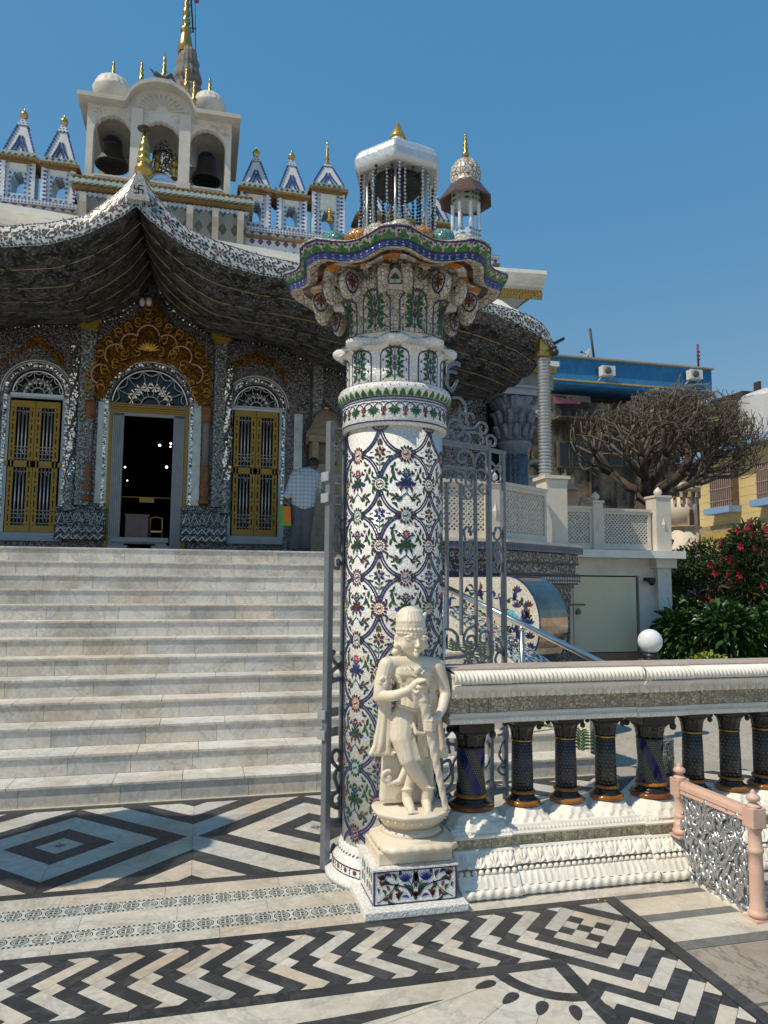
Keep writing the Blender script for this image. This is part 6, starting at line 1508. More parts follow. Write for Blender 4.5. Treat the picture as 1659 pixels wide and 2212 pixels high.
# soffit
def soff_mat():
 m,n,b=nodes('canopy_soffit'); co=coords(n,(1,.7,1))
 nz=N(n,'ShaderNodeTexNoise',i_Scale=7.0,i_Detail=3.0,i_Distortion=2.5); n.links.new(co,nz.inputs['Vector'])
 v=N(n,'ShaderNodeTexVoronoi',i_Scale=11.0); n.links.new(co,v.inputs['Vector']); sp=N(n,'ShaderNodeSeparateColor'); n.links.new(v.outputs['Color'],sp.inputs[0])
 v9=N(n,'ShaderNodeTexVoronoi',i_Scale=60.0); n.links.new(co,v9.inputs['Vector']); sp9=N(n,'ShaderNodeSeparateColor'); n.links.new(v9.outputs['Color'],sp9.inputs[0])
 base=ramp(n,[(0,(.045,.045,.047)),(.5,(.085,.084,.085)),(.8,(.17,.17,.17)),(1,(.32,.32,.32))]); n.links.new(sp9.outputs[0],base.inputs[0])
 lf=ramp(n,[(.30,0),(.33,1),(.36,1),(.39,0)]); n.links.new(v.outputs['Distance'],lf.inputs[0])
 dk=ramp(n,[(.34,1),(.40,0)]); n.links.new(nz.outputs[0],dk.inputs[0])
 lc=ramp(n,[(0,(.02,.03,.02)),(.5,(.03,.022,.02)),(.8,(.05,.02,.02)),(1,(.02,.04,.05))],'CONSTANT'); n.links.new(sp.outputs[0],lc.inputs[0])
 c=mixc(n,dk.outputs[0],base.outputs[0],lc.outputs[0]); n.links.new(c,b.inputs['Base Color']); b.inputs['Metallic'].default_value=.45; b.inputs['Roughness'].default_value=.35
 bump(n,b,v.outputs['Distance'],.3,.01); return m
SOF=soff_mat()
NT_=12
def soff(x,t):
 zf,zw_=zlo(x)+.01,zwl(x); y=CYF-.06+(FY-CYF+.06)*t
 u=(sx_(x)-CXM)/5.4; ribs=.045*abs(sin(pi*(t*6)))
 return Vector((x,y,zf+(zw_-zf)*t-.16*sin(pi*t)*min(1,u*6)-ribs*min(1,u*5)))
m=MB(); sx2=[x for x in xs if x > -3.4]+[]
sx2=xs
NT2=36
for x in sx2:
 for j in range(NT2+1): m.v.append(tuple(soff(x,j/NT2)))
for i in range(len(sx2)-1):
 for j in range(NT2): m.f.append((i*(NT2+1)+j,i*(NT2+1)+j+1,(i+1)*(NT2+1)+j+1,(i+1)*(NT2+1)+j)); m.m.append(0); m.s.append(True)
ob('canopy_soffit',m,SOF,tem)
m=MB()
for k in range(1,6): m.tube([soff(x,k/6)-Vector((0,0,.004)) for x in sx2[::2]],.008,4)
ob('soffit_ribs',m,plain('dull_gilt_bead',(.36,.28,.17),.4,.5),tem)
# dark curling leaves laid on the soffit
m=MB(); rl=random.Random(21)
for i in range(1200):
 x=rl.uniform(-3.3,4.3); t=rl.uniform(.02,.97); p=soff(x,t); a=rl.uniform(0,2*pi); L=rl.uniform(.08,.17)
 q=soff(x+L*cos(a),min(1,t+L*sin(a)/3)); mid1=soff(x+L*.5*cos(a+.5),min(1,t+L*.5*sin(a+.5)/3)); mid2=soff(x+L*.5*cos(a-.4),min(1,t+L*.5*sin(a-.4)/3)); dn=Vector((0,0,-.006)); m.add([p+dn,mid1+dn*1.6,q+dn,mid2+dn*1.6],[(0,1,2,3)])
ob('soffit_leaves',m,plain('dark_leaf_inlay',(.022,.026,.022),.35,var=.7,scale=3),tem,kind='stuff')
# bright mirror garland where the soffit meets the wall
m=MB(); x=-3.3
while x < 2.6:
 z=zwl(x); m.obox((x,FY-.07,z),(.022,0,.01*R_.uniform(-1,1)),(0,.02,0),(.006,.012*R_.uniform(-1,1),.032)); m.obox((x+.02,FY-.05,z-.07),(.014,0,0),(0,.012,0),(0,0,.016)); x += .056
ob('mirror_garland',m,MIRB,tem)
# roof of the canopy, and its side board
m=MB()
for x in xs:
 for j in range(5): t=j/4; z0_=zup(x); m.v.append((x,CYF+(11.0-CYF)*t,z0_+(6.35-z0_)*t if z0_ < 6.35 else z0_-(z0_-6.35)*t))
for i in range(len(xs)-1):
 for j in range(4): m.f.append((i*5+j,(i+1)*5+j,(i+1)*5+j+1,i*5+j+1)); m.m.append(0); m.s.append(True)
ob('canopy_roof',m,WHITEP(),tem)
m=MB(); m.bar((4.56,8.92,4.78),(4.48,12,4.88),.05,.09); ob('side_board',m,plain('dark_board',(.05,.045,.04),.6),tem)
m=MB(); m.add([(4.57,8.95,4.80),(4.57,12.3,4.9),(4.50,12.3,6.3),(4.50,10.9,6.3),(4.55,9.0,5.0)],[(0,1,2,3,4)]); ob('canopy_side',m,CW,tem)
# emblem plaque at the peak
pk=A(300,405,CYF-.12); m=MB(); P=[(-.13,-.16),(.13,-.16),(.09,0),(.055,.12),(0,.19),(-.055,.12),(-.09,0)]
m.prism(P,lambda x,z: (pk.x+x,CYF-.135,pk.z+z),lambda x,z: (pk.x+x,CYF-.08,pk.z+z)); ob('peak_plaque',m,CW,tem)
I=Inlay(lambda u,v,h: Vector((pk.x+u,CYF-.135-h,pk.z-.03+v))); w_=.009; q=.05
for a,b in (((0,-q),(0,q)),((-q,0),(q,0)),((0,q),(q,q)),((q,0),(q,-q)),((0,-q),(-q,-q)),((-q,0),(-q,q))): I.band('black',[a,b],w_*1.6,0)
for a,b in ((.028,.028),(-.028,.028),(.028,-.028),(-.028,-.028)): I.dot('red',a,b,.006)
I.build('peak_emblem',tem)
# gold kalash behind the peak
m=MB(); k0=A(309,392,9.25); k1=A(311,280,9.25); H=k1.z-k0.z
m.lathe([(.10,-.10),(.085,0),(.07,H*.12),(.10,H*.16),(.11,H*.22),(.08,H*.30),(.055,H*.34),(.085,H*.38),(.085,H*.42),(.05,H*.46),(.075,H*.52),(.07,H*.57),(.045,H*.61),(.065,H*.66),(.055,H*.72),(.035,H*.76),(.045,H*.80),(.02,H*.86),(.012,H)],(k0.x,k0.y,k0.z),24); ks=ob('gilt_finial',m,BRASS(),tem)
m=MB(); c=k1; m.tube([(c.x+.07*cos(t),c.y+.07*sin(t),c.z+.01) for t in [i*pi/10 for i in range(21)]],.014,6); m.lathe([(.001,-.02),(.06,0),(.06,.01),(.001,.03)],c,16); ob('finial_disc',m,plain('dark_brass',(.06,.05,.03),.4,.5),ks)
# CORNICE AND PARAPET
CP=[(-6.3,10.1),(-2.78,10.38),(-.9,10.62),(1.38,10.93),(3.2,10.7),(5.25,10.5)]
def along(P,L0,step):
 out=[];
 for a,b in zip(P,P[1:]):
  d=sqrt((b[0]-a[0])**2+(b[1]-a[1])**2); n_=max(1,int(d/step))
  for i in range(n_): out.append((a[0]+(b[0]-a[0])*i/n_,a[1]+(b[1]-a[1])*i/n_,(b[0]-a[0])/d,(b[1]-a[1])/d))
 out.append((P[-1][0],P[-1][1],out[-1][2],out[-1][3])); return out
m=MB(); prof=[(.22,6.39),(.18,6.40),(.14,6.41),(.10,6.43),(.05,6.46),(-.01,6.51),(0,6.53),(-.03,6.56),(-.03,6.62),(.06,6.63),(1.6,6.64)]
pa=along(CP,0,.035)
for i,(x,y,dx,dy) in enumerate(pa):
 for q,(o_,z) in enumerate(prof): o2=o_+(.028*abs(sin(i*.35)) if 2 < q < 6 else 0); m.v.append((x+dy*-o2*-1*-1 if 0 else x-dy*o2,y+dx*o2,z))
for i in range(len(pa)-1):
 if abs(pa[i][0]-CXM) < .85: continue
 for j in range(len(prof)-1): k=len(prof); m.f.append((i*k+j,(i+1)*k+j,(i+1)*k+j+1,i*k+j+1)); m.m.append(0); m.s.append(False)
k=len(prof); m.add([m.v[(len(pa)-1)*k+j] for j in range(k)]+[(5.24,12.2,6.45)],[tuple(range(k+1))]); m.box(4.6,5.22,10.82,12.4,6.43,6.6)
ob('lotus_cornice',m,WHITEP(),tem)
m=MB()
for x,y,dx,dy in along(CP,0,.05):
 if x < -3.2 or abs(x-CXM) < .85: continue
 for q in range(3): z=6.37-.045*q; m.obox((x+.012*(q % 2)+.24*-dy,y+.24+.01*q,z),(dx*.017,dy*.017,0),(0,.012,0),(0,0,.019 if q < 2 else .03))
ob('yellow_lace',m,LACE,tem);
m=MB(); m.box(WL,WR+.6,10.95,12.0,5.6,6.0) if 0 else m.box(WL,CXM-.85,11.25,12.3,6.0,6.5); m.box(CXM+.85,4.9,11.25,12.3,6.0,6.5); m.box(CXM-.85,CXM+.85,11.25,12.3,6.47,6.5); ob('upper_wall',m,WHITEP(),tem)
# parapet base bands
PY=12.0
m=MB(); m.box(WL,5.0,PY-.05,PY+.5,6.6,7.42); ob('parapet_wall',m,diamond('parapet_scallop',(.60,.63,.66),(.03,.07,.26),.14,(.30,.05,.04),aspect=1.2),tem)
m=MB(); m.box(WL,5.02,PY-.09,PY+.0,7.42,7.50); ob('parapet_band',m,DS,tem)
m=MB(); m.box(WL,5.04,PY-.12,PY+.3,7.30,7.34); ob('parapet_moulding',m,OCHRE,tem)
# spires: little shrines with pyramids
def gapped_spire(cx,hw,zb,zs,zt,tall=False,niche=None,w2=None):
 y0,y1=PY-.02,PY+.34; cy=(y0+y1)/2
 m=MB(); arc=lambda x: zb+.30+.16*sqrt(max(0,1-((x-cx)/(hw*.42))**2))*(1-.10*abs(sin((x-cx)/(hw*.42)*6))); zc=zs-.10
 strip_wall(cx-hw,cx+hw,zb,lambda x: zc,[(cx,hw*.42,zb+.10,0,0,arc)],y0,y1,m,.04); b_=ob('parapet_spire',m,DB,tem)
 for xx in (cx-hw-.03,cx+hw-.05): m=MB(); m.box(xx,xx+.08,y0-.03,y0-.002,zb,zc); ob('corner_strip',m,diamond('blue_bars',(.68,.70,.72),(.02,.06,.30),.11,aspect=.6),b_)
 m=MB(); m.box(cx-hw*.42-.03,cx+hw*.42+.03,y0-.012,y0-.003,zb+.47,zc-.04); ob('niche_top',m,plain('niche_white',(.66,.66,.63),.5,var=.15,scale=12),b_)
 m=MB(); m.box(cx-hw-.08,cx+hw+.08,y0-.09,y1+.05,zc,zc+.05); m.box(cx-hw-.05,cx+hw+.05,y0-.05,y1+.05,zc-.03,zc)
 for i in range(int(2*hw/.055)): m.box(cx-hw-.05+i*.055,cx-hw-.05+i*.055+.03,y0-.105,y0-.09,zc+.005,zc+.04)
 ob('beaded_ledge',m,OCHRE,b_)
 zp0=zc+.05; zp1=zp0+.10; m=MB(); m.box(cx-hw-.02,cx+hw+.02,y0-.03,y1+.03,zp0+.001,zp1); ob('spire_plinth',m,DG,b_)
 zm=zp1+(zt-zp1)*.66; m=MB()
 def pyr(w0,z0_,w1,z1_,mat,name):
  m=MB(); a=[(cx-w0,cy-w0*.8,z0_),(cx+w0,cy-w0*.8,z0_),(cx+w0,cy+w0*.8,z0_),(cx-w0,cy+w0*.8,z0_)]; b=[(cx-w1,cy-w1*.8,z1_),(cx+w1,cy-w1*.8,z1_),(cx+w1,cy+w1*.8,z1_),(cx-w1,cy+w1*.8,z1_)]
  m.add(a+b,[(0,1,5,4),(1,2,6,5),(2,3,7,6),(3,0,4,7),(4,5,6,7)],False); return ob(name,m,mat,b_)
 wt=hw*.30; pyr(hw,zp1,wt,zm,plain('spire_white',(.54,.56,.58),.4,var=.1,scale=8),'pyramid'); pyr(wt+.02,zm,.03,zt-.12,DS,'spire_tip')
 m=MB()   # coloured ribs on the front and sides
 f=lambda u,z: (lambda w_: Vector((cx+u*w_,cy-w_*.8-.012,z)))(hw+(wt-hw)*(z-zp1)/(zm-zp1))
 for u0,u1 in ((-1,-1),(1,1),(-.55,-.12),(.55,.12),(-.28,-.0),(.28,0)):
  z1_=zm if abs(u0) == 1 else (zp1+(zm-zp1)*(.62 if abs(u0) > .5 else .45)); nn=9
  for i in range(nn):
   a,c=f(u0+(u1-u0)*i/nn,zp1+(z1_-zp1)*i/nn),f(u0+(u1-u0)*(i+.62)/nn,zp1+(z1_-zp1)*(i+.62)/nn); m.bar(a,c,.027,.02,(0,1,0))
 ob('pyramid_ribs',m,plain('rib_blue',(.04,.08,.26),.3,var=.6,scale=2),b_)
 m=MB(); m.lathe([(.03,zt-.13),(.05,zt-.11),(.062,zt-.06),(.045,zt-.02),(.012,zt+.01),(.01,zt+.04),(.001,zt+.06)] if not tall else [(.03,zt-.14),(.045,zt-.1),(.02,zt-.06),(.04,zt-.02),(.02,zt+.02),(.035,zt+.07),(.016,zt+.11),(.028,zt+.16),(.012,zt+.2),(.02,zt+.25),(.001,zt+.34)],(cx,cy,0),14); ob('gilt_finial',m,BRASS(),b_)
 return b_
ZB=7.50
for px,pyt,ledge,tall in ((38,226,336,0),(127,241,352,0),(553,312,405,0),(631,320,418,0),(709,330,405,1),(805,385,462,0),(862,385,470,0),(942,395,480,0)):
 cx=AX(px,PY,400); gapped_spire(cx,.225 if not tall else .255,ZB,AZ(px,ledge,PY),AZ(px,pyt,PY),tall)
 if px in (38,553,631,805):
  m=MB(); m.box(cx+.30,cx+.36,PY,PY+.3,ZB,AZ(px,ledge,PY)-.1) if 0 else m.box(cx+.23,cx+.44,PY,PY+.28,AZ(px,ledge,PY)-.14,AZ(px,ledge,PY)-.1); ob('link_slab',m,OCHRE,tem)
  c2_=cx+.345; zz_=AZ(px,ledge,PY)-.09; m=MB(); m.lathe([(.085,zz_),(.06,zz_+.10),(.001,zz_+.24)],(c2_,PY+.15,0),4); ob('small_pyramid',m,DS,tem)
m=MB(); p=A(712,462,PY-.04); m.sphere((p.x,p.y,p.z+.07),.026,10,8); m.lathe([(.035,-.10),(.03,-.04),(.022,0),(.034,.04),(.02,.06)],(p.x,p.y,p.z-.01),12); m.box(p.x-.05,p.x+.05,p.y-.03,p.y+.03,p.z-.14,p.z-.11); m.bar((p.x,p.y,p.z+.03),(p.x+.06,p.y-.02,p.z-.03),.014,.014); m.bar((p.x,p.y,p.z+.03),(p.x-.055,p.y-.02,p.z-.03),.014,.014)
tag(ob('gilt_figurine',m,GOLD()),'small gold figurine standing in the niche of the tallest parapet spire','figurine')
# BELL TOWER
TY=12.0; tw=tem
xL,xR=AX(186,TY,300),AX(500,TY,300); zB,zE=7.88,9.30
WC2=plain('tower_white',(.62,.59,.53),.6,var=.07,scale=4,bmp=.25,bscale=35,dirt=.5)
tz=lambda x,y: (lambda p: (p.x,p.z))(A(x/3.0,y/3.0,TY))
def cusp(cx,hw,zs,H,n=7): return lambda x: zs+H*sqrt(max(0,1-((x-cx)/hw)**2))*(1-.05*abs(sin(((x-cx)/hw)*n*pi/2)))
o1=(AX(724/3,TY,300),AX(848/3,TY,300)-AX(606/3,TY,300)); arcs=[]
for xa,xb in ((600,850),(905,1170),(1222,1462)):
 x0,x1=AX(xa/3,TY,320),AX(xb/3,TY,320); arcs.append(((x0+x1)/2,(x1-x0)/2,8.10,0,0,cusp((x0+x1)/2,(x1-x0)/2,8.78,.36 if xa != 905 else .38)))
vault=lambda x: zE+(.42*sqrt(max(0,1-((x-arcs[1][0])/.52)**2)) if abs(x-arcs[1][0]) < .52 else 0)
m=MB(); strip_wall(xL,xR,zB,vault,arcs,TY,TY+.10,m,.04); tower=ob('bell_tower',m,WC2,tem)
m=MB(); arcs2=[(a[0],a[1],8.1,0,0,a[5]) for a in arcs]; strip_wall(xL,xR,zB,lambda x: zE,arcs2,TY+1.5,TY+1.6,m,.05); ob('rear_arcade',m,WC2,tower)
for i,xx in enumerate((xL,xR-.10)):
 m=MB(); m.box(xx,xx+.1,TY+.1,TY+.28,zB,zE); m.box(xx,xx+.1,TY+1.32,TY+1.5,zB,zE); m.box(xx,xx+.1,TY+.28,TY+1.32,9.05,zE); m.box(xx,xx+.1,TY+.28,TY+1.32,zB,8.1); ob('side_wall',m,WC2,tower)
for xx in (AX(882/3,TY,320),AX(1196/3,TY,320)):
 m=MB(); m.box(xx-.09,xx+.09,TY-.04,TY+.0,zB,zE); m.box(xx-.11,xx+.11,TY-.06,TY-.0,8.0,8.12); ob('pilaster',m,WC2,tower)
m=MB(); xs3=[xL-.14+(xR-xL+.28)*i/60 for i in range(61)]
for x in xs3:
 z=vault(x); e=.08
 for y,dz in ((TY-.20,0),(TY-.20,.07),(TY-.02,.14),(TY+1.8,.14),(TY+1.8,-.0)): m.v.append((x,y,z+dz-.02))
for i in range(60):
 for j in range(5): m.f.append((i*5+j,(i+1)*5+j,(i+1)*5+(j+1) % 5,i*5+(j+1) % 5)); m.m.append(0); m.s.append(False)
m.f += [(0,1,2,3,4),(304,303,302,301,300)]; m.m += [0,0]; m.s += [False]*2
ob('tower_eave',m,plain('tower_eave_stone',(.50,.47,.42),.7,var=.1,dirt=.5),tower)
m=MB(); ac=arcs[1]
for i in range(15):
 t=pi*(i+.5)/15; x=ac[0]+.50*cos(t); z=zE+.12+.44*sin(t); m.sphere((x,TY+.75,z),.062,8,6,(1,11.5,1))
vd=ob('ribbed_vault',m,WC2,tower)
for px,py,r in ((728,600,.30),(1355,695,.27)):
 c=A(px/3,(py-2)/3,TY+.30); m=MB(); zc=c.z
 m.lathe([(r*1.0,-.35),(r*1.02,0),(r*1.05,.03),(r,.04),(r*.98,r*.3),(r*.82,r*.62),(r*.5,r*.86),(r*.15,r*.97),(.001,r)],(c.x,TY+.32,zc),64,rf=lambda rr2,a,z,j: rr2*(1-.07*(1-abs(sin(9*a)))**2*(z > .035))); d=ob('ribbed_dome',m,WC2,tower)
 m=MB(); H=.30; m.lathe([(.03,0),(.045,.03),(.02,.06),(.038,.10),(.018,.13),(.032,.17),(.015,.20),(.026,.23),(.001,.33)],(c.x,TY+.32,zc+r-.02),12); ob('gilt_finial',m,BRASS(),tower)
for px,py,y_ in ((915,530,TY+.3),(1062,505,TY+.9),(1206,570,TY+.3),(1256,660,TY-.02)):
 c=A(px/3,py/3,y_); s_=1.25 if px == 1062 else 1; m=MB(); m.lathe([(.03*s_,-.06),(.035*s_,0),(.05*s_,.05),(.02*s_,.08),(.042*s_,.13),(.018*s_,.17),(.036*s_,.22),(.016*s_,.26),(.026*s_,.31),(.001,.40*s_)],c,12); ob('gilt_finial',m,BRASS(),tower)
m=MB(); rl=random.Random(4)
for i in range(70):   # low relief leaves above the arches
 x=rl.uniform(xL+.08,xR-.08); z=rl.uniform(9.0,9.26); a=rl.uniform(0,2*pi)
 if all(not (abs(x-o_[0]) < o_[1] and z < o_[5](x)+.03) for o_ in arcs): m.add([(x,TY-.003,z),(x+.05*cos(a-.4),TY-.012,z+.05*sin(a-.4)),(x+.1*cos(a),TY-.004,z+.1*sin(a)),(x+.05*cos(a+.4),TY-.012,z+.05*sin(a+.4))],[(0,1,2,3)])
for i in range(26):
 a=pi*i/25; m.tube([(arcs[1][0]+(.1+.0*i)*cos(a),TY-.008,zE+.02+.1*sin(a)),(arcs[1][0]+.36*cos(a),TY-.014,zE+.02+.28*sin(a))],.008,4) if i % 2 else None
ob('leaf_relief',m,WC2,tower)
def jali(x0,x1,z0,z1,y,mb,s_=.05,w_=.008,th=.012,diag=True):
 W,H=x1-x0,z1-z0; k=-int(H/s_)-1
 while k*s_ < W:
  for sg in (1,-1):
   a,b=(k*s_,0),(k*s_+H,H) if sg > 0 else None
   if sg < 0: a,b=(k*s_+H,0),(k*s_,H)
   (ax,az),(bx,bz)=a,b; t0,t1=0,1; dx=bx-ax
   for lim,s2 in ((0,1),(W,-1)):
    fa_,fb=(ax-lim)*s2,(bx-lim)*s2
    if fa_ < 0 and fb < 0: t0,t1=1,0; break
    if fa_ < 0: t0=max(t0,-fa_/(fb-fa_))
    elif fb < 0: t1=min(t1,fa_/(fa_-fb))
   if t0 < t1-1e-4: mb.bar((x0+ax+dx*t0,y+(0 if sg > 0 else .001),z0+(bz-az)*t0+az),(x0+ax+dx*t1,y+(0 if sg > 0 else .001),z0+az+(bz-az)*t1),w_,th,(0,1,0))
  k += 1
 return mb
for a in arcs:
 m=MB(); m.box(a[0]-a[1]+.04,a[0]+a[1]-.04,TY-.02,TY-.002,8.07,8.10); jali(a[0]-a[1]+.06,a[0]+a[1]-.06,7.92,8.07,TY-.012,m,.03,.007); ob('tower_jali',m,WC2,tower)
# mosaic brackets below the tower
bx0,bx1=AX(153,11.7,410),AX(548,11.7,410)
m=MB(); m.box(bx0+.1,bx1-.1,11.72,12.9,6.64,7.55); ob('tower_base',m,diamond('petal_mosaic',(.26,.25,.21),(.03,.10,.05),.19,(.32,.05,.03),aspect=1.6),tower)
for z,h,e,mt in ((7.55,.08,.0,DB),(7.64,.055,-.08,OCHRE),(7.70,.07,-.14,DG),(7.775,.06,-.10,OCHRE)):
 m=MB(); m.box(bx0+.06+e*.5,bx1-.06-e*.5,11.70+e,12.0-.11 if 0 else 12.9,z,z+h-.003)
 if mt is OCHRE:
  for i in range(int((bx1-bx0)/.07)): m.sphere((bx0+.05+i*.07,11.70+e,z+h/2),.022,6,5)
 ob('tower_ledge',m,mt,tower)
for i in range(7):
 x=bx0+.2+(bx1-bx0-.4)*i/6; m=MB(); extr([(11.72,6.95),(11.56,7.4),(11.56,7.54),(11.72,7.54)],x-.05,x+.05,m); ob('bracket',m,plain('aged_plaster',(.42,.38,.32),.8,var=.2),tower)
# bells and the things under the arches
BD=plain('dark_beadwork',(.055,.05,.045),.35,.3,var=.8,scale=60,bmp=.8,bscale=110)
for px,py,s_,lb in ((728,1010,1.0,'large dark bead-covered bell hanging in the left arch of the tower'),(1338,1110,.95,'large dark bead-covered bell hanging in the right arch of the tower')):
 c=A(px/3,py/3,TY+.7); m=MB(); m.lathe([(.001,.34),(.06,.33),(.12,.30),(.15,.24),(.155,.16),(.17,.05),(.21,-.06),(.27,-.15),(.28,-.19),(.26,-.2),(.2,-.1)],c,40,rf=lambda r,a,z,j: r*s_*(1+.02*cos(20*a))); e=empty('tower_bell',c,lb,'bell'); ob('bell_body',m,BD,e)
 m=MB(); m.lathe([(.158*s_,.15),(.166*s_,.17),(.160*s_,.25),(.15*s_,.26)],c,32); ob('bell_band',m,plain('blue_black_band',(.015,.02,.06),.3),e); m=MB(); m.tube([c+Vector((0,0,.33)),Vector((c.x,c.y,zE))],.012,6); ob('bell_rod',m,IR,e)
c=A(352,340,TY+.8); m=MB(); m.lathe([(.17,-.22),(.17,.1),(.15,.13),(.15,.16),(.12,.2),(.05,.3),(.001,.34)],c,24,rf=lambda r,a,z,j: r*(1+.05*cos(8*a))); e=empty('mirror_shrine',c,'small mirrored shrine dome standing inside the middle arch of the tower','shrine'); ob('shrine_body',m,MIRB,e)
m=MB(); m.lathe([(.172,.0),(.18,.02),(.172,.04)],c,24); ob('shrine_band',m,plain('blue_black_band',(.015,.02,.06)),e)
for px,py,s_ in ((377,360,1.0),(340,345,.6)):
 c=A(px,py+20,TY+.4 if s_ == 1 else TY+.5); m=MB(); m.lathe([(.07*s_,-.05),(.05*s_,0),(.085*s_,.06),(.085*s_,.1),(.04*s_,.14),(.07*s_,.19),(.065*s_,.24),(.03*s_,.27),(.05*s_,.31),(.001,.42*s_)],c,14); tag(ob('gold_pot_finial',m,BRASS(),origin=c),'stacked gold pot finial under the middle tower arch, '+('the larger at right' if s_ == 1 else 'the thinner at left'),'finial')
m=MB(); c0_=arcs[1];
for i in range(17): a=pi*i/16; m.bar((c0_[0]+.02,TY+.2,8.11),(c0_[0]+.02+.24*cos(a),TY+.2,8.11+.24*sin(a)),.008,.01,(0,1,0))
for r_ in (.08,.16,.24): m.tube([(c0_[0]+.02+r_*cos(pi*i/20),TY+.2,8.11+r_*sin(pi*i/20)) for i in range(21)],.009,5)
ob('fan_screen',m,WC2,tower)
# pigeons on the vault
def pigeon(px,py,face,lb,tail):
 c=A(px,py,TY+.3); m=MB(); cap(m,c,.042,c+Vector((face*.07,0,-.05 if not tail else -.035)),.034); cap(m,c+Vector((face*.09,0,-.045)),.016,c+Vector((face*.13,-.01,-.05)),.018)
 cap(m,c,.03,c+Vector((-face*.09,0,.07 if tail else -.10)),.010); m.bar(c+Vector((face*.02,-.01,-.03)),c+Vector((face*.02,-.01,-.1)),.006,.006); o=ob('pigeon',m,plain('pigeon_grey',(.07,.075,.09),.6,var=.3,scale=30)); tag(o,lb,'pigeon','pigeons on the tower roof')
pigeon(336,159,1,'grey pigeon with raised tail on the ribbed vault, left of the gold finial',True); pigeon(368,163,-1,'dark pigeon hunched on the ribbed vault right of the gold finial',False)
# tall shikhara behind with gold pole
m=MB(); b0=A(405,215,16); zb0=b0.z-1.2
DST=plain('grey_weathered_stone',(.17,.155,.14),.8,var=.45,scale=9,bmp=.6,bscale=14)
m.lathe([(.50,0),(.46,.5),(.40,1.0),(.36,1.25),(.33,1.3),(.36,1.36),(.30,1.42),(.24,1.5),(.28,1.58),(.30,1.66),(.26,1.82),(.21,1.95),(.24,2.05),(.19,2.15),(.17,2.34)],(b0.x-.02,16,zb0),80,rf=lambda r,a,z,j: r*(1+.09*abs(cos(8*a)))); ob('shikhara',m,DST,tem)
g0=A(400,113,16); m=MB(); m.lathe([(.17,-.05),(.155,.15),(.125,.35),(.085,.45),(.125,.50),(.11,.56),(.05,.62),(.09,.70),(.09,.78),(.05,.84),(.08,.90),(.085,.98),(.045,1.06),(.075,1.14),(.04,1.22),(.065,1.3),(.035,1.4),(.06,1.5),(.03,1.6),(.03,2.3)],g0,20); ob('gilt_spire',m,BRASS(),tem)
m=MB(); w0,w1=A(418,0,16),A(435,210,16); m.tube([w0+Vector((0,0,1)),(w0+w1)/2+Vector((-.04,0,0)),w1],.008,4); m.tube([A(411,-30,16),A(417,70,16)],.02,5); m.tube([A(410,60,16),A(424,62,16)],.012,5); ob('lightning_cable',m,plain('cable',(.02,.02,.02),.7),tem)
m=MB(); p=A(420,8,16); m.add([p,p+Vector((.10,.02,.05)),p+Vector((.08,.0,.5)),p+Vector((-.05,0,.5))],[(0,1,2,3)]); ob('red_flag',m,plain('faded_red_cloth',(.25,.09,.08),.8),tem)
# ---- octagonal corner kiosk
KY=11.0; kc=A(1006,430,KY); k=lambda y: AZ(1006,y,KY)
def octring(mb,prof,n=8,ph=pi/8): mb.lathe(prof,(kc.x,KY,0),n,False,rf=None); return mb
m=MB(); m.lathe([(.26,k(560)-.5),(.25,k(505))],(kc.x,KY,0),8,False,caps=True); kb=ob('corner_kiosk',m,DB,tem)
for i in range(8):
 a=2*pi*i/8; x,y=kc.x+.23*cos(a),KY+.23*sin(a); m=MB(); m.lathe([(.035,k(505)),(.03,k(490)),(.03,k(452)),(.04,k(446))],(x,y,0),10); ob('kiosk_column',m,diamond('blue_bars',(.6,.6,.6),(.02,.06,.3)),kb)
m=MB(); m.lathe([(.25,k(447)),(.255,k(420))],(kc.x,KY,0),8,False); ob('kiosk_frieze',m,DG,kb)
m=MB(); m.lathe([(.25,k(421)),(.45,k(440)+.0),(.45,k(436)),(.27,k(404)),(.25,k(400))],(kc.x,KY,0),8,False); ob('kiosk_eave',m,plain('dark_brown_tile',(.09,.045,.035),.4,var=.3,scale=30),kb)
m=MB(); m.lathe([(.25,k(405)),(.245,k(398)),(.22,k(394)),(.25,k(385)),(.235,k(366)),(.17,k(353)),(.08,k(347)),(.001,k(346))],(kc.x,KY,0),64,rf=lambda r,a,z,j: r*(1+.05*abs(cos(8*a))*(z > k(396)))); ob('kiosk_dome',m,mosaic('kiosk_china',(.60,.57,.48),(.12,.08,.06),14,.2,.3,.1),kb)
m=MB(); H=k(300)-k(350); m.lathe([(.09,0),(.10,.03),(.05,.08)],(kc.x,KY,k(350)),16); ob('red_collar',m,china('rust'),kb)
m=MB(); m.lathe([(.05,.08),(.065,.13),(.03,.17),(.05,.22),(.025,.26),(.045,.31),(.02,.35),(.035,.39),(.016,.43),(.028,.47),(.012,.51),(.001,H)],(kc.x,KY,k(350)),14); ob('gilt_finial',m,BRASS(),kb)
m=MB(); m.box(kc.x-.35,kc.x+.35,KY-.3,KY+.5,6.6,k(575)); ob('kiosk_base',m,DB,kb)
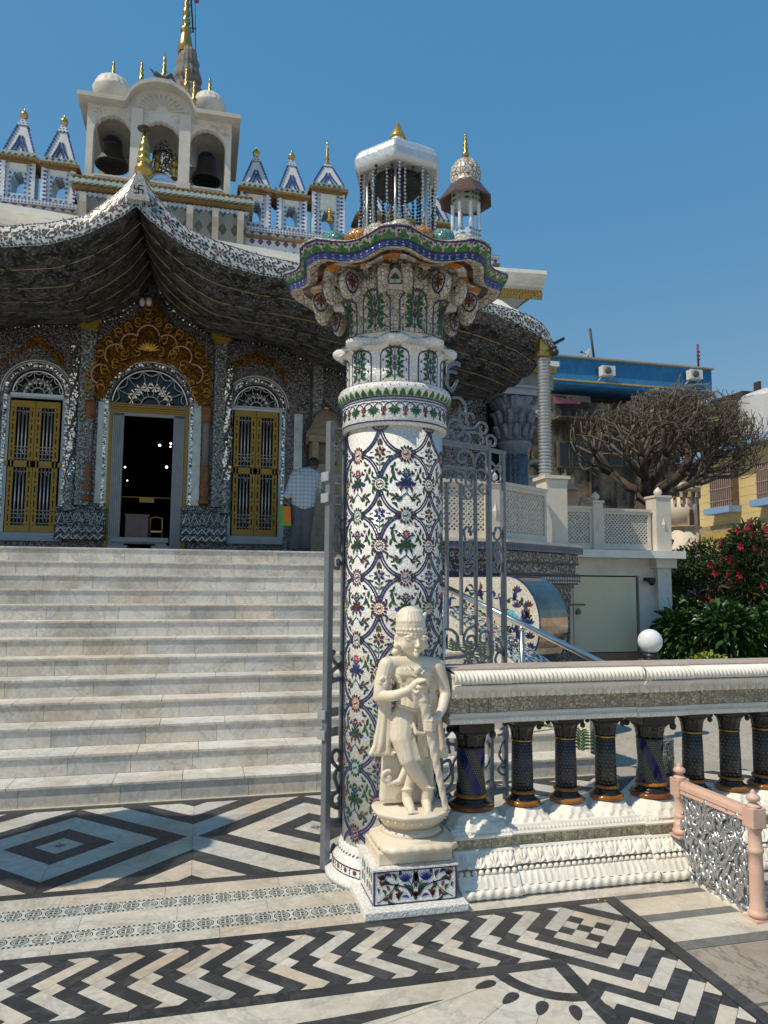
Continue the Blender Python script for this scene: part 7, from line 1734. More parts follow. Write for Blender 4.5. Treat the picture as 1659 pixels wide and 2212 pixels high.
# RIGHT-HAND SIDE OF THE TEMPLE TERRACE
WP=WHITEP()
DFL=mirror_mosaic('dark_floral_mosaic',(.015,.018,.03),(.50,.50,.46),24,.58,.25,(.03,.08,.20),.1)
def scrollwork(name,dark,light,scale=16,thr=.52):
 if name in MATS: return MATS[name]
 m,n,b=nodes(name); MATS[name]=m; co=coords(n); nz=N(n,'ShaderNodeTexNoise',i_Scale=float(scale),i_Detail=.6,i_Distortion=2.2); n.links.new(co,nz.inputs['Vector'])
 r=ramp(n,[(thr-.03,dark),(thr,light),(thr+.05,light),(thr+.07,dark)]); n.links.new(nz.outputs[0],r.inputs[0]); n.links.new(r.outputs[0],b.inputs['Base Color']); b.inputs['Roughness'].default_value=.3
 bump(n,b,nz.outputs[0],.4,.01); return m
SCR=scrollwork('scroll_mosaic',(.016,.018,.03),(.55,.53,.46))
# terrace: front edge points of its plan
TP=[(2.43,8.15),(3.43,8.15),(4.84,9.02),(4.84,12)]
zT=2.06
ter=empty('mosaic_terrace',(3.4,8.6,0),'terrace wall of dark blue and white mosaic bands right of the stairs','terrace wall')
def poly_wall(P,z0,z1,e,th,name,mat,parent):
 "wall band following plan polyline P pushed out by e"
 Q=[]
 for i,p in enumerate(P):
  ns=[]
  for a,b in ((i-1,i),(i,i+1)):
   if a < 0 or b >= len(P): continue
   dx,dy=P[b][0]-P[a][0],P[b][1]-P[a][1]; L=sqrt(dx*dx+dy*dy); ns.append((dy/L,-dx/L))
  nx,ny=sum(q[0] for q in ns),sum(q[1] for q in ns); L=sqrt(nx*nx+ny*ny); k=1/max(.5,(nx*ns[0][0]+ny*ns[0][1])/L); Q.append((nx/L*k,ny/L*k))
 m=MB()
 for i in range(len(P)-1):
  a,b=P[i],P[i+1]; A0,B0=(a[0]+Q[i][0]*e,a[1]+Q[i][1]*e),(b[0]+Q[i+1][0]*e,b[1]+Q[i+1][1]*e); A1,B1=(a[0]-Q[i][0]*th,a[1]-Q[i][1]*th),(b[0]-Q[i+1][0]*th,b[1]-Q[i+1][1]*th)
  m.add([(*A0,z0),(*B0,z0),(*B1,z0),(*A1,z0),(*A0,z1),(*B0,z1),(*B1,z1),(*A1,z1)],[(0,3,2,1),(4,5,6,7),(0,1,5,4),(1,2,6,5),(2,3,7,6),(3,0,4,7)],False)
 return ob(name,m,mat,parent)
z_=lambda y: AZ(1090,y,8.15)
for y0,y1,e,mt,nm in ((1172,1165,.12,plain('marble_edge',(.62,.56,.47),.5),'edge_slab'),(1188,1172,.11,diamond('blue_mosaic_edge',(.02,.04,.10),(.10,.16,.25),.07),'edge_band'),(1210,1189,.05,SCR,'mosaic_band'),(1214,1210,.06,plain('navy_line',(.01,.012,.04),.3),'line_moulding'),
      (1236,1214,.02,scrollwork('scroll_mosaic_large',(.02,.022,.035),(.5,.48,.42),11,.5),'mosaic_band'),(1241,1236,.05,plain('navy_line',(.01,.01,.04)),'line_moulding'),(1258,1242,.07,None,'bead_moulding'),(1262,1258,.05,plain('navy_line',(.01,.01,.04)),'line_moulding'),(1271,1262,.0,scrollwork('small_scroll',(.03,.03,.045),(.4,.4,.36),30,.5),'mosaic_band'),(1296,1271,-.03,SCR,'mosaic_band')):
 if mt is None: mt=diamond('pearl_blue_moulding',(.010,.022,.08),(.55,.60,.66),.085,aspect=.62)
 poly_wall(TP,z_(y0)+.001,z_(y1),e,.3,nm,mt,ter)
poly_wall(TP,0,z_(1296),-.05,.2,'lower_wall',scrollwork('dark_floral_wall',(.03,.032,.05),(.42,.42,.38),14,.5),ter)
m=MB(); m.add([(x,y,z_(1166)) for x,y in TP]+[(2.43,12,z_(1166))],[(0,1,2,3,4)]); ob('terrace_floor',m,WM,ter)
# ---- flank wall with peacocks and rounded mirrored end
FD=Vector((.447,-.894,0)); FN=Vector((-.894,-.447,0)); FQ=Vector((2.52,8.56,0))
fl_=empty('peacock_wall',(3.2,7.4,0),'white mosaic stair wall with two blue peacocks and a mirrored rounded end','wall')
Lf=1.38; Rz=.50; zc=1.17
out=[(0,.2),(Lf-.05,.2)]+[(Lf+Rz*cos(t)*.9,zc+Rz*sin(t)) for t in [radians(-75+165*i/18) for i in range(19)]]+[(Lf-.1,zc+Rz),(0,zc+Rz)]
fp=lambda u,z,h=0: FQ+FD*u+Vector((0,0,z))+FN*h
m=MB(); m.prism(out,lambda u,z: fp(u,z,0),lambda u,z: fp(u,z,-.46)); ob('wall_body',m,MG if 0 else plain('steel_brown_reflection',(.34,.29,.23),.09,.95,var=.45,scale=2.2,bmp=.25,bscale=5),fl_)  # brown reflection of ground and buildings mixed into the steel colour
m=MB(); m.prism([(u*.997,z) for u,z in out],lambda u,z: fp(u,z,.012),lambda u,z: fp(u,z,.001)); ob('mosaic_face',m,mosaic('peacock_ground',(.68,.65,.56),(.34,.30,.24),42,.12,.3,.05),fl_)
I=Inlay(lambda u,v,h: fp(u,v,.012+h)); I.band('navy',out[1:],.018,.02); I.band('navy',[(0,zc+Rz-.004),(Lf,zc+Rz-.004)],.02,0)
uv=lambda px,py: (lambda d,C_: (lambda t: ((C_+d*t-FQ).dot(FD),(C_+d*t).z))((FQ-C_).dot(FN)/d.dot(FN)))(fw+rt*((px-829.5)/CAM_F)-up*((py-1106)/CAM_F),Vector((0,0,CAM_H)))
g2=lambda x,y: uv(940.1+.1625*x,1106+.1625*y)
def poly2(c,*pts,h=.004): I.poly(c,[g2(*p) for p in pts],h)
for fx in (lambda x: x,lambda x: 1090-x):      # right-hand bird, and its mirror image at left
 P=lambda c,*pts,h=.004: I.poly(c,[g2(fx(x),y) for x,y in pts],h)
 P('blue',(845,1125),(880,1130),(900,1170),(905,1240),(935,1300),(990,1290),(1030,1330),(990,1420),(930,1400),(885,1320),(870,1230),(865,1160)); P('navy',(800,1150),(840,1130),(850,1155))
 P('turq',(975,1300),(1040,1300),(1100,1360),(1165,1440),(1090,1455),(1010,1460),(960,1400),h=.006); P('sky',(1000,1330),(1060,1350),(1100,1420),(1030,1440),h=.008)
 P('blue',(1070,1455),(1110,1460),(1145,1560),(1180,1700),(1235,1900),(1190,1940),(1120,1930),(1095,1820),(1085,1600),h=.007)
 P('navy',(1090,1480),(1115,1480),(1160,1720),(1180,1900),(1130,1900),(1110,1700),h=.009)
 for a,b in (((855,1120),(845,1080)),((855,1120),(858,1080)),((855,1120),(872,1088))): I.band('black',[g2(fx(a[0]),a[1]),g2(fx(b[0]),b[1])],.004,0)
 I.band('navy',[g2(fx(1050),1465),g2(fx(1035),1530),g2(fx(1000),1560)],.010,0)
rl=random.Random(8)
for pts in (((520,1330),(640,1380),(720,1480),(800,1580),(900,1600),(1060,1590),(1200,1530)),((1010,1140),(1100,1170),(1180,1240),(1195,1330),(1150,1400)),((990,1700),(1010,1850),(1050,1990),(1200,2000),(1260,1920)),((390,1230),(450,1300),(520,1330)),((200,1510),(320,1480),(400,1500)),((480,1590),(560,1640),(640,1560)),((400,1060),(520,1040),(640,1060),(760,1040))):
 P=[g2(*p) for p in smooth(pts,4)]; I.band('blue',P,.010,.02)
 for i in range(0,len(P),2):
  for s_ in (-1,1):
   if rl.random() < .85: I.leaf(rl.choice(['dgreen','green','rust','blue','rust','navy','dgreen']),P[i][0],P[i][1],rl.uniform(0,2*pi),rl.uniform(.06,.11),rl.uniform(.025,.042),.3*s_)
for x,y in ((1250,1260),(1100,1270),(1230,1410),(1265,1490),(1100,1065),(1270,1680),(1010,1770),(1280,1820),(470,1700),(850,1620),(640,1510),(330,1360),(600,1120),(1290,1920)):
 c=g2(x,y)
 for a in range(5): I.leaf(rl.choice(['rust','dgreen','blue']),c[0],c[1],radians(90+(a-2)*32),.075,.026)
I.build('peacock_inlay',fl_)
m=MB(); rl=random.Random(5)
for i in range(170):
 t=rl.uniform(0,1); px,py=945+130*t+rl.uniform(-3,10),1372+68*t+rl.uniform(-16,10); u,z=uv(px,py); c=fp(u,z,.03); m.obox(c,FD*.022,FN*.004+Vector((0,0,rl.uniform(-.004,.004))),Vector((0,0,.018)))
ob('mirror_chips',m,MIRB,fl_,kind='stuff')
# ---- low flaring wing wall with ferns
ww=empty('fern_wing_wall',(2.9,6.4,0),'low flaring stair wing wall with green fern mosaic and a sloping mirrored top','wall')
w0,w1=Vector((2.46,7.25,0)),Vector((3.27,5.86,0)); wd_=(w1-w0).normalized(); wn=Vector((wd_.y,-wd_.x,0));
if wn.x > 0: wn=-wn
FERN=mosaic('fern_ground',(.66,.64,.56),(.30,.27,.2),40,.12,.3,.05)
Lw=(w1-w0).length; wz=lambda u: 1.30-(1.30-.46)*u/Lw
for nm,off,th in (('wing_face',0,.34),):
 m=MB(); m.prism([(0,0),(Lw,0),(Lw,wz(Lw)),(0,wz(0))],lambda u,z: w0+wd_*u+Vector((0,0,z)),lambda u,z: w0+wd_*u+Vector((0,0,z))-wn*th); ob(nm,m,FERN,ww)
m=MB(); m.prism([(0,wz(0)),(Lw+.02,wz(Lw)),(Lw+.02,wz(Lw)+.05),(0,wz(0)+.05)],lambda u,z: w0+wd_*u+Vector((0,0,z))+wn*.02,lambda u,z: w0+wd_*u+Vector((0,0,z))-wn*.36); ob('mirror_top',m,MIRB,ww)
for Im,cnt,LL in ((Inlay(lambda u,v,h: w0+wd_*u+Vector((0,0,v))+wn*h),9,Lw),(Inlay(lambda u,v,h: w1-wn*u+Vector((0,0,v))+wd_*(h+.001)),2,.34)):
 for i in range(cnt):
  for row_ in (0,1,2):
   u0=(i+.5)*LL/cnt; top=wz(u0) if LL == Lw else .46
   if row_*.34+.30 > top: continue
   for q in range(10):
    z=.04+row_*.34+q*.028; Lr=.10*sin(pi*(q+1.5)/13)+.02
    for s_ in (-1,1): Im.leaf('green' if q % 2 else 'dgreen',u0,z,radians(90-s_*62),Lr,.012,.25*s_)
   Im.band('dgreen',[(u0,.02+row_*.34),(u0,.32+row_*.34)],.006,0)
 for q in range(6 if LL == Lw else 1): Im.leaf('rust',(q+.9)*LL/6.5,.10,radians(60),.05,.02); Im.leaf('navy',(q+.9)*LL/6.5,.10,radians(120),.06,.018)
 Im.build('fern_inlay',ww)
# handrail
hr=empty('handrail',(3.1,5.6,0),'shiny round steel handrail sloping down beside the stairs','handrail')
ha,hb_=Vector((3.24,5.42,.90)),Vector((2.02,6.78,1.66)); hb2=hb_+(hb_-ha)*.02
m=MB(); m.tube([ha,hb2],.028,16); ob('rail_tube',m,STEEL(),hr)
for t in (.03,.43,.86): p=ha+(hb_-ha)*t; m=MB(); m.tube([Vector((p.x,p.y,0)),p],.022,12); m.tube([p+Vector((0,0,-.05)),p+Vector((0,0,-.02))],.03,12); ob('post',m,STEEL(),hr)
# ---- jali railings on the terrace
CR=plain('cream_stone',(.66,.60,.51),.55,var=.08,dirt=.15,bmp=.1); CR2=plain('cream_jali',(.62,.58,.50),.6,var=.08)
def jpanel(p0,p1,z0,z1,name,label,style=0,cap=True):
 p0,p1=Vector((*p0,0)),Vector((*p1,0)); d=(p1-p0); L=d.length; d.normalize(); nn=Vector((d.y,-d.x,0))
 e=empty(name,(p0+p1)/2+Vector((0,0,z0)),label,'railing','pierced stone railings of the terrace')
 F=lambda u,z,h=0: p0+d*u+nn*h+Vector((0,0,z))
 m=MB();
 for a,b,c,dd in ((0,L,z0,z0+.09),(0,L,z1-.05,z1),(0,.05,z0+.09,z1-.05),(L-.05,L,z0+.09,z1-.05)): m.obox(F((a+b)/2,(c+dd)/2),d*(b-a)/2,nn*.035,Vector((0,0,(dd-c)/2)))
 ob('frame',m,CR,e); m=MB(); m.obox(F(L/2,z1+.02),d*(L/2+.0),nn*.055,Vector((0,0,.02))); ob('coping',m,CR,e)
 m=MB(); j=MB(); jali(.05,L-.05,z0+.09,z1-.05,0,j,.060,.015,.03)
 if style:
  s_=.12; W,H=L-.1,z1-z0-.14; nx,nz_=int(W/s_),int(H/s_)
  for a in range(nx+1):
   for b in range(nz_+1):
    c=(.05+a*W/max(1,nx),z0+.09+b*H/max(1,nz_)); R1=.045; P=[(c[0]+R1*cos(pi/8+k*pi/4),0,c[1]+R1*sin(pi/8+k*pi/4)) for k in range(9)]
    P=[q for q in P]
    for q in range(8):
     if .045 < P[q][0] < L-.045 and z0+.085 < P[q][2] < z1-.045 and .045 < P[q+1][0] < L-.045 and z0+.085 < P[q+1][2] < z1-.045: j.bar(P[q],P[q+1],.014,.026,(0,1,0))
 o_=[F(v[0],v[2],-v[1]) for v in j.v]; j.v=[tuple(v) for v in o_]; ob('jali_screen',j,CR2,e)
 return e
zj0=z_(1165)+.001
jpanel((2.10,8.19),(3.28,8.19),zj0,zj0+.66,'jali_railing','cream pierced stone railing seen through the gate bars, on the mosaic terrace',1)
jpanel((3.44,8.23),(4.30,8.76),zj0,zj0+.66,'jali_railing','pierced stone railing in shade running obliquely to the tall white pier',1)
def pier(x,y,z0,z1,hw,label,ball=True,cat='post'):
 e=empty('railing_post',(x,y,z0),label,cat,'stone posts of the railings'); m=MB(); m.box(x-hw,x+hw,y-hw,y+hw,z0,z1); o=ob('post_shaft',m,CR,e); bev(o,.008,2)
 m=MB(); m.box(x-hw-.015,x+hw+.015,y-hw-.015,y+hw+.015,z1,z1+.035); o=ob('post_cap',m,CR,e)
 if ball: m=MB(); m.lathe([(.035,.036),(.03,.05),(.06,.075),(.068,.10),(.055,.13),(.03,.155),(.012,.175),(.001,.185)],(x,y,z1),20); ob('ball_finial',m,CR,e)
 m=MB(); m.add([(x,y-hw-.004,(z0+z1)/2+.10),(x+.04,y-hw-.004,(z0+z1)/2),(x,y-hw-.004,(z0+z1)/2-.10),(x-.04,y-hw-.004,(z0+z1)/2),(x,y-hw-.03,(z0+z1)/2)],[(0,1,4),(1,2,4),(2,3,4),(3,0,4)]); ob('carved_lozenge',m,CR,e)
 return e
x65=AX(1064,8.15,1100); pier(x65,8.15,zj0,AZ(1064,1048,8.15),.085,'cream stone post with rounded cap behind the gate stile')
# tall pier and ribbed silver pole carrying the canopy corner
xp=AX(1192,9.0,1100); hp_=.155; zp=AZ(1190,1038,9.0)
e=empty('white_pier',(xp,9.0,zj0),'tall white stone pier under the ribbed silver pole','pier'); m=MB(); m.box(xp-hp_,xp+hp_,9.0-hp_,9.0+hp_,zj0-.05,zp); o=ob('pier_shaft',m,CR,e); bev(o,.01,2)
m=MB(); m.box(xp-hp_-.03,xp+hp_+.03,9-hp_-.03,9+hp_+.03,zp+.001,zp+.045); ob('pier_cap',m,CR,e)
e=empty('spiral_pole',(xp-.06,9.0,zp+.046),'ribbed silver pole with gold head holding up the canopy corner','pole'); x0_=AX(1176,9.0,900); zt_=4.66
m=MB(); n_=36; pr=[]
for i in range(n_): z=zp+.05+(zt_-zp-.05)*i/n_; h=(zt_-zp-.05)/n_; pr += [(.070,z),(.098,z+h*.5)]
pr.append((.082,zt_)); m.lathe(pr,(x0_,9.0,0),24,False); ob('ribbed_tube',m,SILVERP(),e)
m=MB(); m.box(x0_-.11,x0_+.11,8.89,9.11,zt_+.001,zt_+.06); m.box(x0_-.085,x0_+.085,8.915,9.085,zt_+.061,zt_+.24); ob('gold_head',m,BRASS(),e)
e=empty('cctv_camera',(4.50,8.84,4.74),'small dark dome camera and lamp fixed at the canopy corner','camera'); m=MB(); m.sphere((4.53,8.84,4.70),.05,12,8); m.bar((4.45,8.86,4.74),(4.56,8.86,4.78),.03,.03); m.bar((4.52,8.84,4.82),(4.66,8.84,4.90),.05,.04); ob('camera_body',m,plain('black_plastic',(.02,.02,.022),.4),e)
# ---- side portico: dark floral pier, recess painted dark, blue grey corinthian column
po=empty('side_portico',(5.0,12.4,LZ),'side portico of the temple with a blue-grey corinthian column and dark floral walls','portico')
PX=12.6
def bx(px0,px1,y0,y1,mat,nm,par=po,Y=PX,d=.3): m=MB(); m.box(AX(px0,Y),AX(px1,Y),Y,Y+d,AZ((px0+px1)/2,y1,Y),AZ((px0+px1)/2,y0,Y)); return ob(nm,m,mat,par)
bx(1005,1053,790,1195,scrollwork('white_vine_wall',(.018,.02,.04),(.60,.58,.52),13,.49),'floral_pier'); bx(1053.5,1092,845,1195,plain('recess_shade',(.018,.02,.026),.4,var=.5),'recess',d=.1)  # recess is a flush slab, its shade put into the near-black colour
bx(1050,1160,838,852,diamond('key_band',(.03,.04,.08),(.35,.36,.36),.09),'key_pattern_band',Y=12.4); bx(1048,1200,800,837,plain('grey_entablature',(.30,.31,.31),.6,var=.2,bmp=.4),'entablature',Y=12.5,d=3)
bx(1050,1208,786,800,LACE,'yellow_lace_band',Y=12.3,d=.06)
bx(1040,1214,774,785,WP,'side_cornice',Y=12.1,d=3.5)
px_=AX(1110,12.2,900); Zc=lambda y: AZ(1110,y,12.2); BLU=plain('blue_grey_carving',(.19,.23,.29),.45,.1,var=.35,scale=22,bmp=.5,bscale=30)
m=MB(); m.lathe([(.235,LZ),(.235,Zc(985))],(px_,12.2,0),96,rf=lambda r,a,z,j: r*(1+.05*cos(16*a))); ob('fluted_column',m,scrollwork('fluted_blue',(.05,.06,.10),(.30,.32,.34),26,.5),po)
m=MB(); m.lathe([(.245,Zc(985)),(.25,Zc(968)),(.30,Zc(963)),(.30,Zc(957)),(.25,Zc(955))],(px_,12.2,0),48); ob('astragal',m,BLU,po)
m=MB(); m.lathe([(.245,Zc(955)),(.25,Zc(930)),(.28,Zc(905)),(.27,Zc(900)),(.31,Zc(882)),(.40,Zc(868)),(.36,Zc(864))],(px_,12.2,0),96,rf=lambda r,a,z,j: r*(1+.07*cos(8*a+(pi if j > 3 else 0))+.03*cos(24*a))); cp_=ob('corinthian_capital',m,BLU,po)
m=MB()
for rw,(rr2,zy,sz) in enumerate(((.27,935,.13),(.30,905,.13))):
 for q in range(10): a=2*pi*(q+.5*rw)/10; c=Vector((px_+rr2*cos(a),12.2+rr2*sin(a),Zc(zy))); t=Vector((cos(a),sin(a),0)); m.tube([c-Vector((0,0,sz)),c+t*.02,c+t*.07+Vector((0,0,sz*.7)),c+t*.13+Vector((0,0,sz*.5))],[.05,.06,.05,.02],6)
ob('acanthus_leaves',m,BLU,cp_,kind='stuff')
for q in range(4):
 a=pi/4+q*pi/2; m=MB(); c=Vector((px_+.38*cos(a),12.2+.38*sin(a),Zc(872))); t=Vector((cos(a),sin(a),0)); m.tube([c+t*(.085-.003*i)*cos(i*.55)+Vector((0,0,(.085-.003*i)*sin(i*.55))) for i in range(22)],.022,6); ob('volute',m,BLU,cp_)
m=MB(); h=.38; m.box(px_-h,px_+h,12.2-h,12.2+h,Zc(863),Zc(850)); m.box(px_-h-.05,px_+h+.05,12.2-h-.05,12.2+h+.05,Zc(850)+.002,Zc(845)); ob('abacus',m,plain('pale_blue_stone',(.38,.42,.45),.5),po)
m=MB(); m.lathe([(.2,Zc(845)),(.17,Zc(835)),(.2,Zc(815)),(.30,Zc(805)),(.32,Zc(800))],(px_,12.2,0),32,rf=lambda r,a,z,j: r*(1+.08*cos(6*a))); ob('upper_capital',m,plain('grey_entablature',(.3,.3,.3)),po)
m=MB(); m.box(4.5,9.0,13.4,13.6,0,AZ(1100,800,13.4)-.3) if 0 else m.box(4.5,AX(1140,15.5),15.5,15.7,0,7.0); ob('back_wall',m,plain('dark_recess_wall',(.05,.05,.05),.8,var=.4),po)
# small shrines seen beyond the railing
s1=A(1152,1032,13.5); e=empty('domed_shrine',(s1.x,13.5,2.2),'small cream ribbed shrine roof with three gold finials behind the railing','shrine')
m=MB(); m.box(s1.x-.35,s1.x+.35,13.3,13.9,2.2,s1.z); ob('shrine_wall',m,CR,e)
for k_,dx in enumerate((-.18,0,.18)): m=MB(); m.lathe([(.03,0),(.05,.04),(.03,.09),(.04,.13),(.02,.18),(.001,.30)],(s1.x-.03+dx,13.5,s1.z+.36),10); ob('gilt_finial',m,BRASS(),e)
m=MB()
for i in range(11): t=pi*(i+.5)/11; m.sphere((s1.x+.27*cos(t),13.55,s1.z+.02+.30*sin(t)),.065,8,6,(1,4,1))
ob('ribbed_roof',m,CR,e); m=MB(); m.box(s1.x-.42,s1.x+.42,13.2,13.95,s1.z-.05,s1.z); ob('cornice',m,CR,e)
s2=A(1222,1092,14); e=empty('pink_shrine',(s2.x,14,2.2),'tiny salmon-pink shrine with a peaked roof and gold flame','shrine'); PKS=plain('salmon_plaster',(.55,.33,.22),.6,var=.1,scale=4)
zz0,zz1=AZ(1222,1100,14),AZ(1222,1062,14)
m=MB(); m.box(s2.x-.22,s2.x+.22,13.8,14.2,2.2,zz1); m.box(s2.x+.2,s2.x+.62,13.8,14.2,2.2,AZ(1222,1085,14)); ob('shrine_wall',m,PKS,e)
m=MB(); m.lathe([(.40,0),(.36,.03),(.16,.16),(.10,.28),(.05,.33),(.001,.36)],(s2.x,14,zz1),4); m.lathe([(.34,0),(.1,.12),(.001,.14)],(s2.x+.42,14,AZ(1222,1085,14)),4); ob('peaked_roof',m,PKS,e)
m=MB(); m.lathe([(.03,.34),(.035,.38),(.001,.50)],(s2.x,14,zz1),8); ob('flame',m,plain('flame_gold',(.75,.45,.05),.3,.5),e)
cr=A(1212,1060,9.6); m=MB(); m.tube([cr+Vector((.30*sin(t)-.25,0,-.22*cos(t)+.2)) for t in [i*.14 for i in range(14)]],[.02+.07*sin(pi*min(1,.15+i/15)) for i in range(14)],10); tag(ob('crescent_stone',m,CR),'pale crescent-shaped stone standing by the railing right of the white pier','ornament')
# SERVICE ROOM
RY=10.3
sr=empty('service_room',(6.2,RY,0),'small white outbuilding with pale green padlocked metal door','outbuilding')
rx=lambda p: AX(p,RY,1300); rz=lambda y,p=1300: AZ(p,y,RY)
SH=WHITEP()
zs0,zs1=rz(1206),rz(1190)
m=MB(); m.box(4.95,AX(1482,RY-.35,1200),RY-.35,RY+4,zs0,zs1); ob('roof_slab',m,SH,sr)
m=MB(); m.box(4.9,rx(1378+3),RY,RY+.3,rz(1243),zs0-.002); m.box(rx(1381),rx(1413),RY,RY+.3,0,zs0-.002); m.box(4.9,rx(1207),RY+.02,RY+.3,0,rz(1243)); ob('front_wall',m,SH,sr)
m=MB(); m.box(4.9,rx(1440),RY-.02,RY+.01 if 0 else RY-.003,0,rz(1410)); ob('brown_plinth',m,plain('brown_paint',(.30,.20,.13),.7,var=.2),sr)
m=MB(); m.box(rx(1413),rx(1442),RY-.12,RY+.3,0,rz(1210)); m.box(rx(1405),rx(1448),RY-.2,RY+.35,rz(1226),zs0-.002); ob('corner_pillar',m,SH,sr)
m=MB(); m.box(rx(1440)-.2,rx(1440)-.001,RY+.3,RY+4,0,zs0-.002); ob('side_wall',m,SH,sr)
DRM=plain('pale_green_paint',(.72,.69,.50),.5,var=.05,scale=3,bmp=.1,dirt=.1)
m=MB(); m.box(rx(1216),rx(1236),RY-.02,RY+.0-.004,rz(1408),rz(1246)); m.box(rx(1237),rx(1372),RY-.03,RY-.004,rz(1408),rz(1246)); d_=ob('door',m,DRM,sr)
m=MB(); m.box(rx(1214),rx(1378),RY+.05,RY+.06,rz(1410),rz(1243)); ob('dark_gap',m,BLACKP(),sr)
LK=plain('rusty_steel',(.16,.13,.10),.5,.6,var=.4)
m=MB(); m.bar((rx(1226),RY-.045,rz(1306)),(rx(1260),RY-.045,rz(1306)),.018,.02); m.sphere((rx(1226),RY-.05,rz(1299)),.03,8,6); b_=ob('bolt',m,LK,d_)
m=MB(); c=Vector((rx(1245),RY-.06,rz(1321))); m.box(c.x-.035,c.x+.035,c.y-.012,c.y+.012,c.z-.04,c.z+.02); m.tube([c+Vector((.022*cos(t),0,.02+.03*sin(t))) for t in [pi*i/8 for i in range(9)]],.006,6); tag(ob('padlock',m,LK),'small dark padlock hanging on the bolt of the pale green door','padlock')
m=MB(); c=Vector((rx(1397),RY-.10,rz(1252))); m.box(c.x-.05,c.x+.05,c.y-.08,c.y+.1,c.z-.02,c.z+.035); m.sphere(c+Vector((0,-.05,-.04)),.05,10,8); tag(ob('wall_lamp',m,plain('black_plastic',(.02,.02,.02))),'small black lamp fixed on the white wall beside the green door','lamp')
jpanel((rx(1212),RY-.05),(rx(1278),RY-.05),zs1+.02,AZ(1250,1100,RY),'jali_railing','half-shaded pierced stone railing on the outbuilding roof, next to the pier',1)
jpanel((rx(1297),RY-.05),(rx(1404),RY-.05),zs1+.02,AZ(1350,1106,RY),'jali_railing','sunlit pierced stone railing on the outbuilding roof, beside the corner post',0)
pier(rx(1204),RY-.05,zs1,AZ(1204,1095,RY),.08,'white stone post in shadow just right of the tall pier'); pier(rx(1287),RY-.05,zs1,AZ(1287,1088,RY),.085,'white stone post with bud finial between the two roof railings')
pier(rx(1424),RY-.05,zs1,AZ(1424,1078,RY),.135,'thick white corner post with ball finial at the outbuilding roof edge')
m=MB(); m.tube([A(1443,1290,9.9),A(1459,1350,9.7),A(1470,1430,9.5)],.014,6); tag(ob('leaning_stick',m,plain('pale_stick',(.55,.5,.42),.6)),'thin pale stick leaning against the corner of the outbuilding','stick')
# globe lamp on a low post behind the balustrade
gx,gy=4.63,7.0; e=empty('globe_lamp',(gx,gy,0),'white globe lamp on a short silver post behind the balustrade','lamp')
m=MB(); m.sphere((gx,gy,.985),.128,28,18); ob('globe',m,plain('white_globe',(.78,.80,.82),.12,var=.02),e)
m=MB(); m.lathe([(.075,.80),(.085,.83),(.075,.862)],(gx,gy,0),20); ob('black_collar',m,plain('black_plastic',(.02,.02,.02)),e)
m=MB(); m.lathe([(.06,0),(.06,.6),(.08,.66),(.10,.70),(.09,.74),(.13,.76),(.13,.79),(.09,.80)],(gx,gy,0),24); ob('silver_post',m,STEEL(),e)
bt=Vector((3.31,5.3,0)); m=MB(); p=A(1434,1650,6.0)
m=MB(); gpt=G(1434,1672); m.lathe([(.07,0),(.085,.03),(.085,.12),(.09,.14),(.085,.16),(.085,.26),(.09,.28),(.07,.30),(.001,.32)],(gpt[0],gpt[1],0),20); tag(ob('dark_bollard',m,scrollwork('drum_pattern',(.05,.055,.05),(.35,.35,.3),30,.5)),'short dark patterned drum standing behind the balustrade by the pink post','bollard')
# PEOPLE AND THINGS ON THE LANDING
mn=empty('person',(1.27,10.2,LZ),'person in pale checked shirt and grey trousers leaning forward, orange bag in hand','person')
PYY=10.2; pa_=lambda x,y,dy=0: (lambda p: Vector((p.x,PYY+dy,p.z)))(A(650*1.0+.2333*(x)-650+359.4 if 0 else 359.4+.2333*x,774.2+.2333*y,PYY))
SKIN=plain('brown_skin',(.09,.045,.028),.5,var=.1); m=MB(); U=.2333/1591*10.2
def body(parts,name,mat,vox,par=mn):
 b=MB()
 for pr in parts: limb(b,*[(p,r) for p,r in pr])
 o=ob(name,b,mat,par); md=o.modifiers.new('r','REMESH'); md.mode='VOXEL'; md.voxel_size=vox; md.use_smooth_shade=True; md=o.modifiers.new('s','SMOOTH'); md.factor=.5; md.iterations=3; return o
r_=lambda k: k*U
body([[(pa_(1365,985,-.0),r_(48)),(pa_(1372,960,.03),r_(44))],[(pa_(1368,1000,0),r_(28)),(pa_(1350,1060,.02),r_(34))],[(pa_(1100,1300,-.05),r_(22)),(pa_(1095,1345,-.06),r_(24)),(pa_(1105,1375,-.07),r_(14))],[(pa_(1400,1230,.25),r_(22)),(pa_(1390,1290,.3),r_(20))],
 [(pa_(1240,1100,0),r_(60)),(pa_(1255,1350,0),r_(60))],[(pa_(1200,1400,0),r_(42)),(pa_(1185,1800,0),r_(30))],[(pa_(1300,1400,0),r_(42)),(pa_(1285,1800,.03),r_(30))],[(pa_(1405,985,-.005+.04),r_(12)),(pa_(1412,995,.05),r_(8))],[(pa_(1175,1110,0),r_(30)),(pa_(1120,1260,-.03),r_(22)),(pa_(1100,1300,-.05),r_(20))],[(pa_(1400,1110,.05),r_(30)),(pa_(1425,1200,.2),r_(22)),(pa_(1400,1240,.26),r_(20))],[(pa_(1322,975,.01),r_(12)),(pa_(1322,990,.01),r_(10))]],'body',SKIN,.012)
m=MB(); m.sphere(pa_(1362,965,-.01),r_(54),16,12,(.98,1,.9)); ob('hair',m,plain('black_hair',(.012,.011,.01),.6,var=.4,scale=60,bmp=.4),mn)
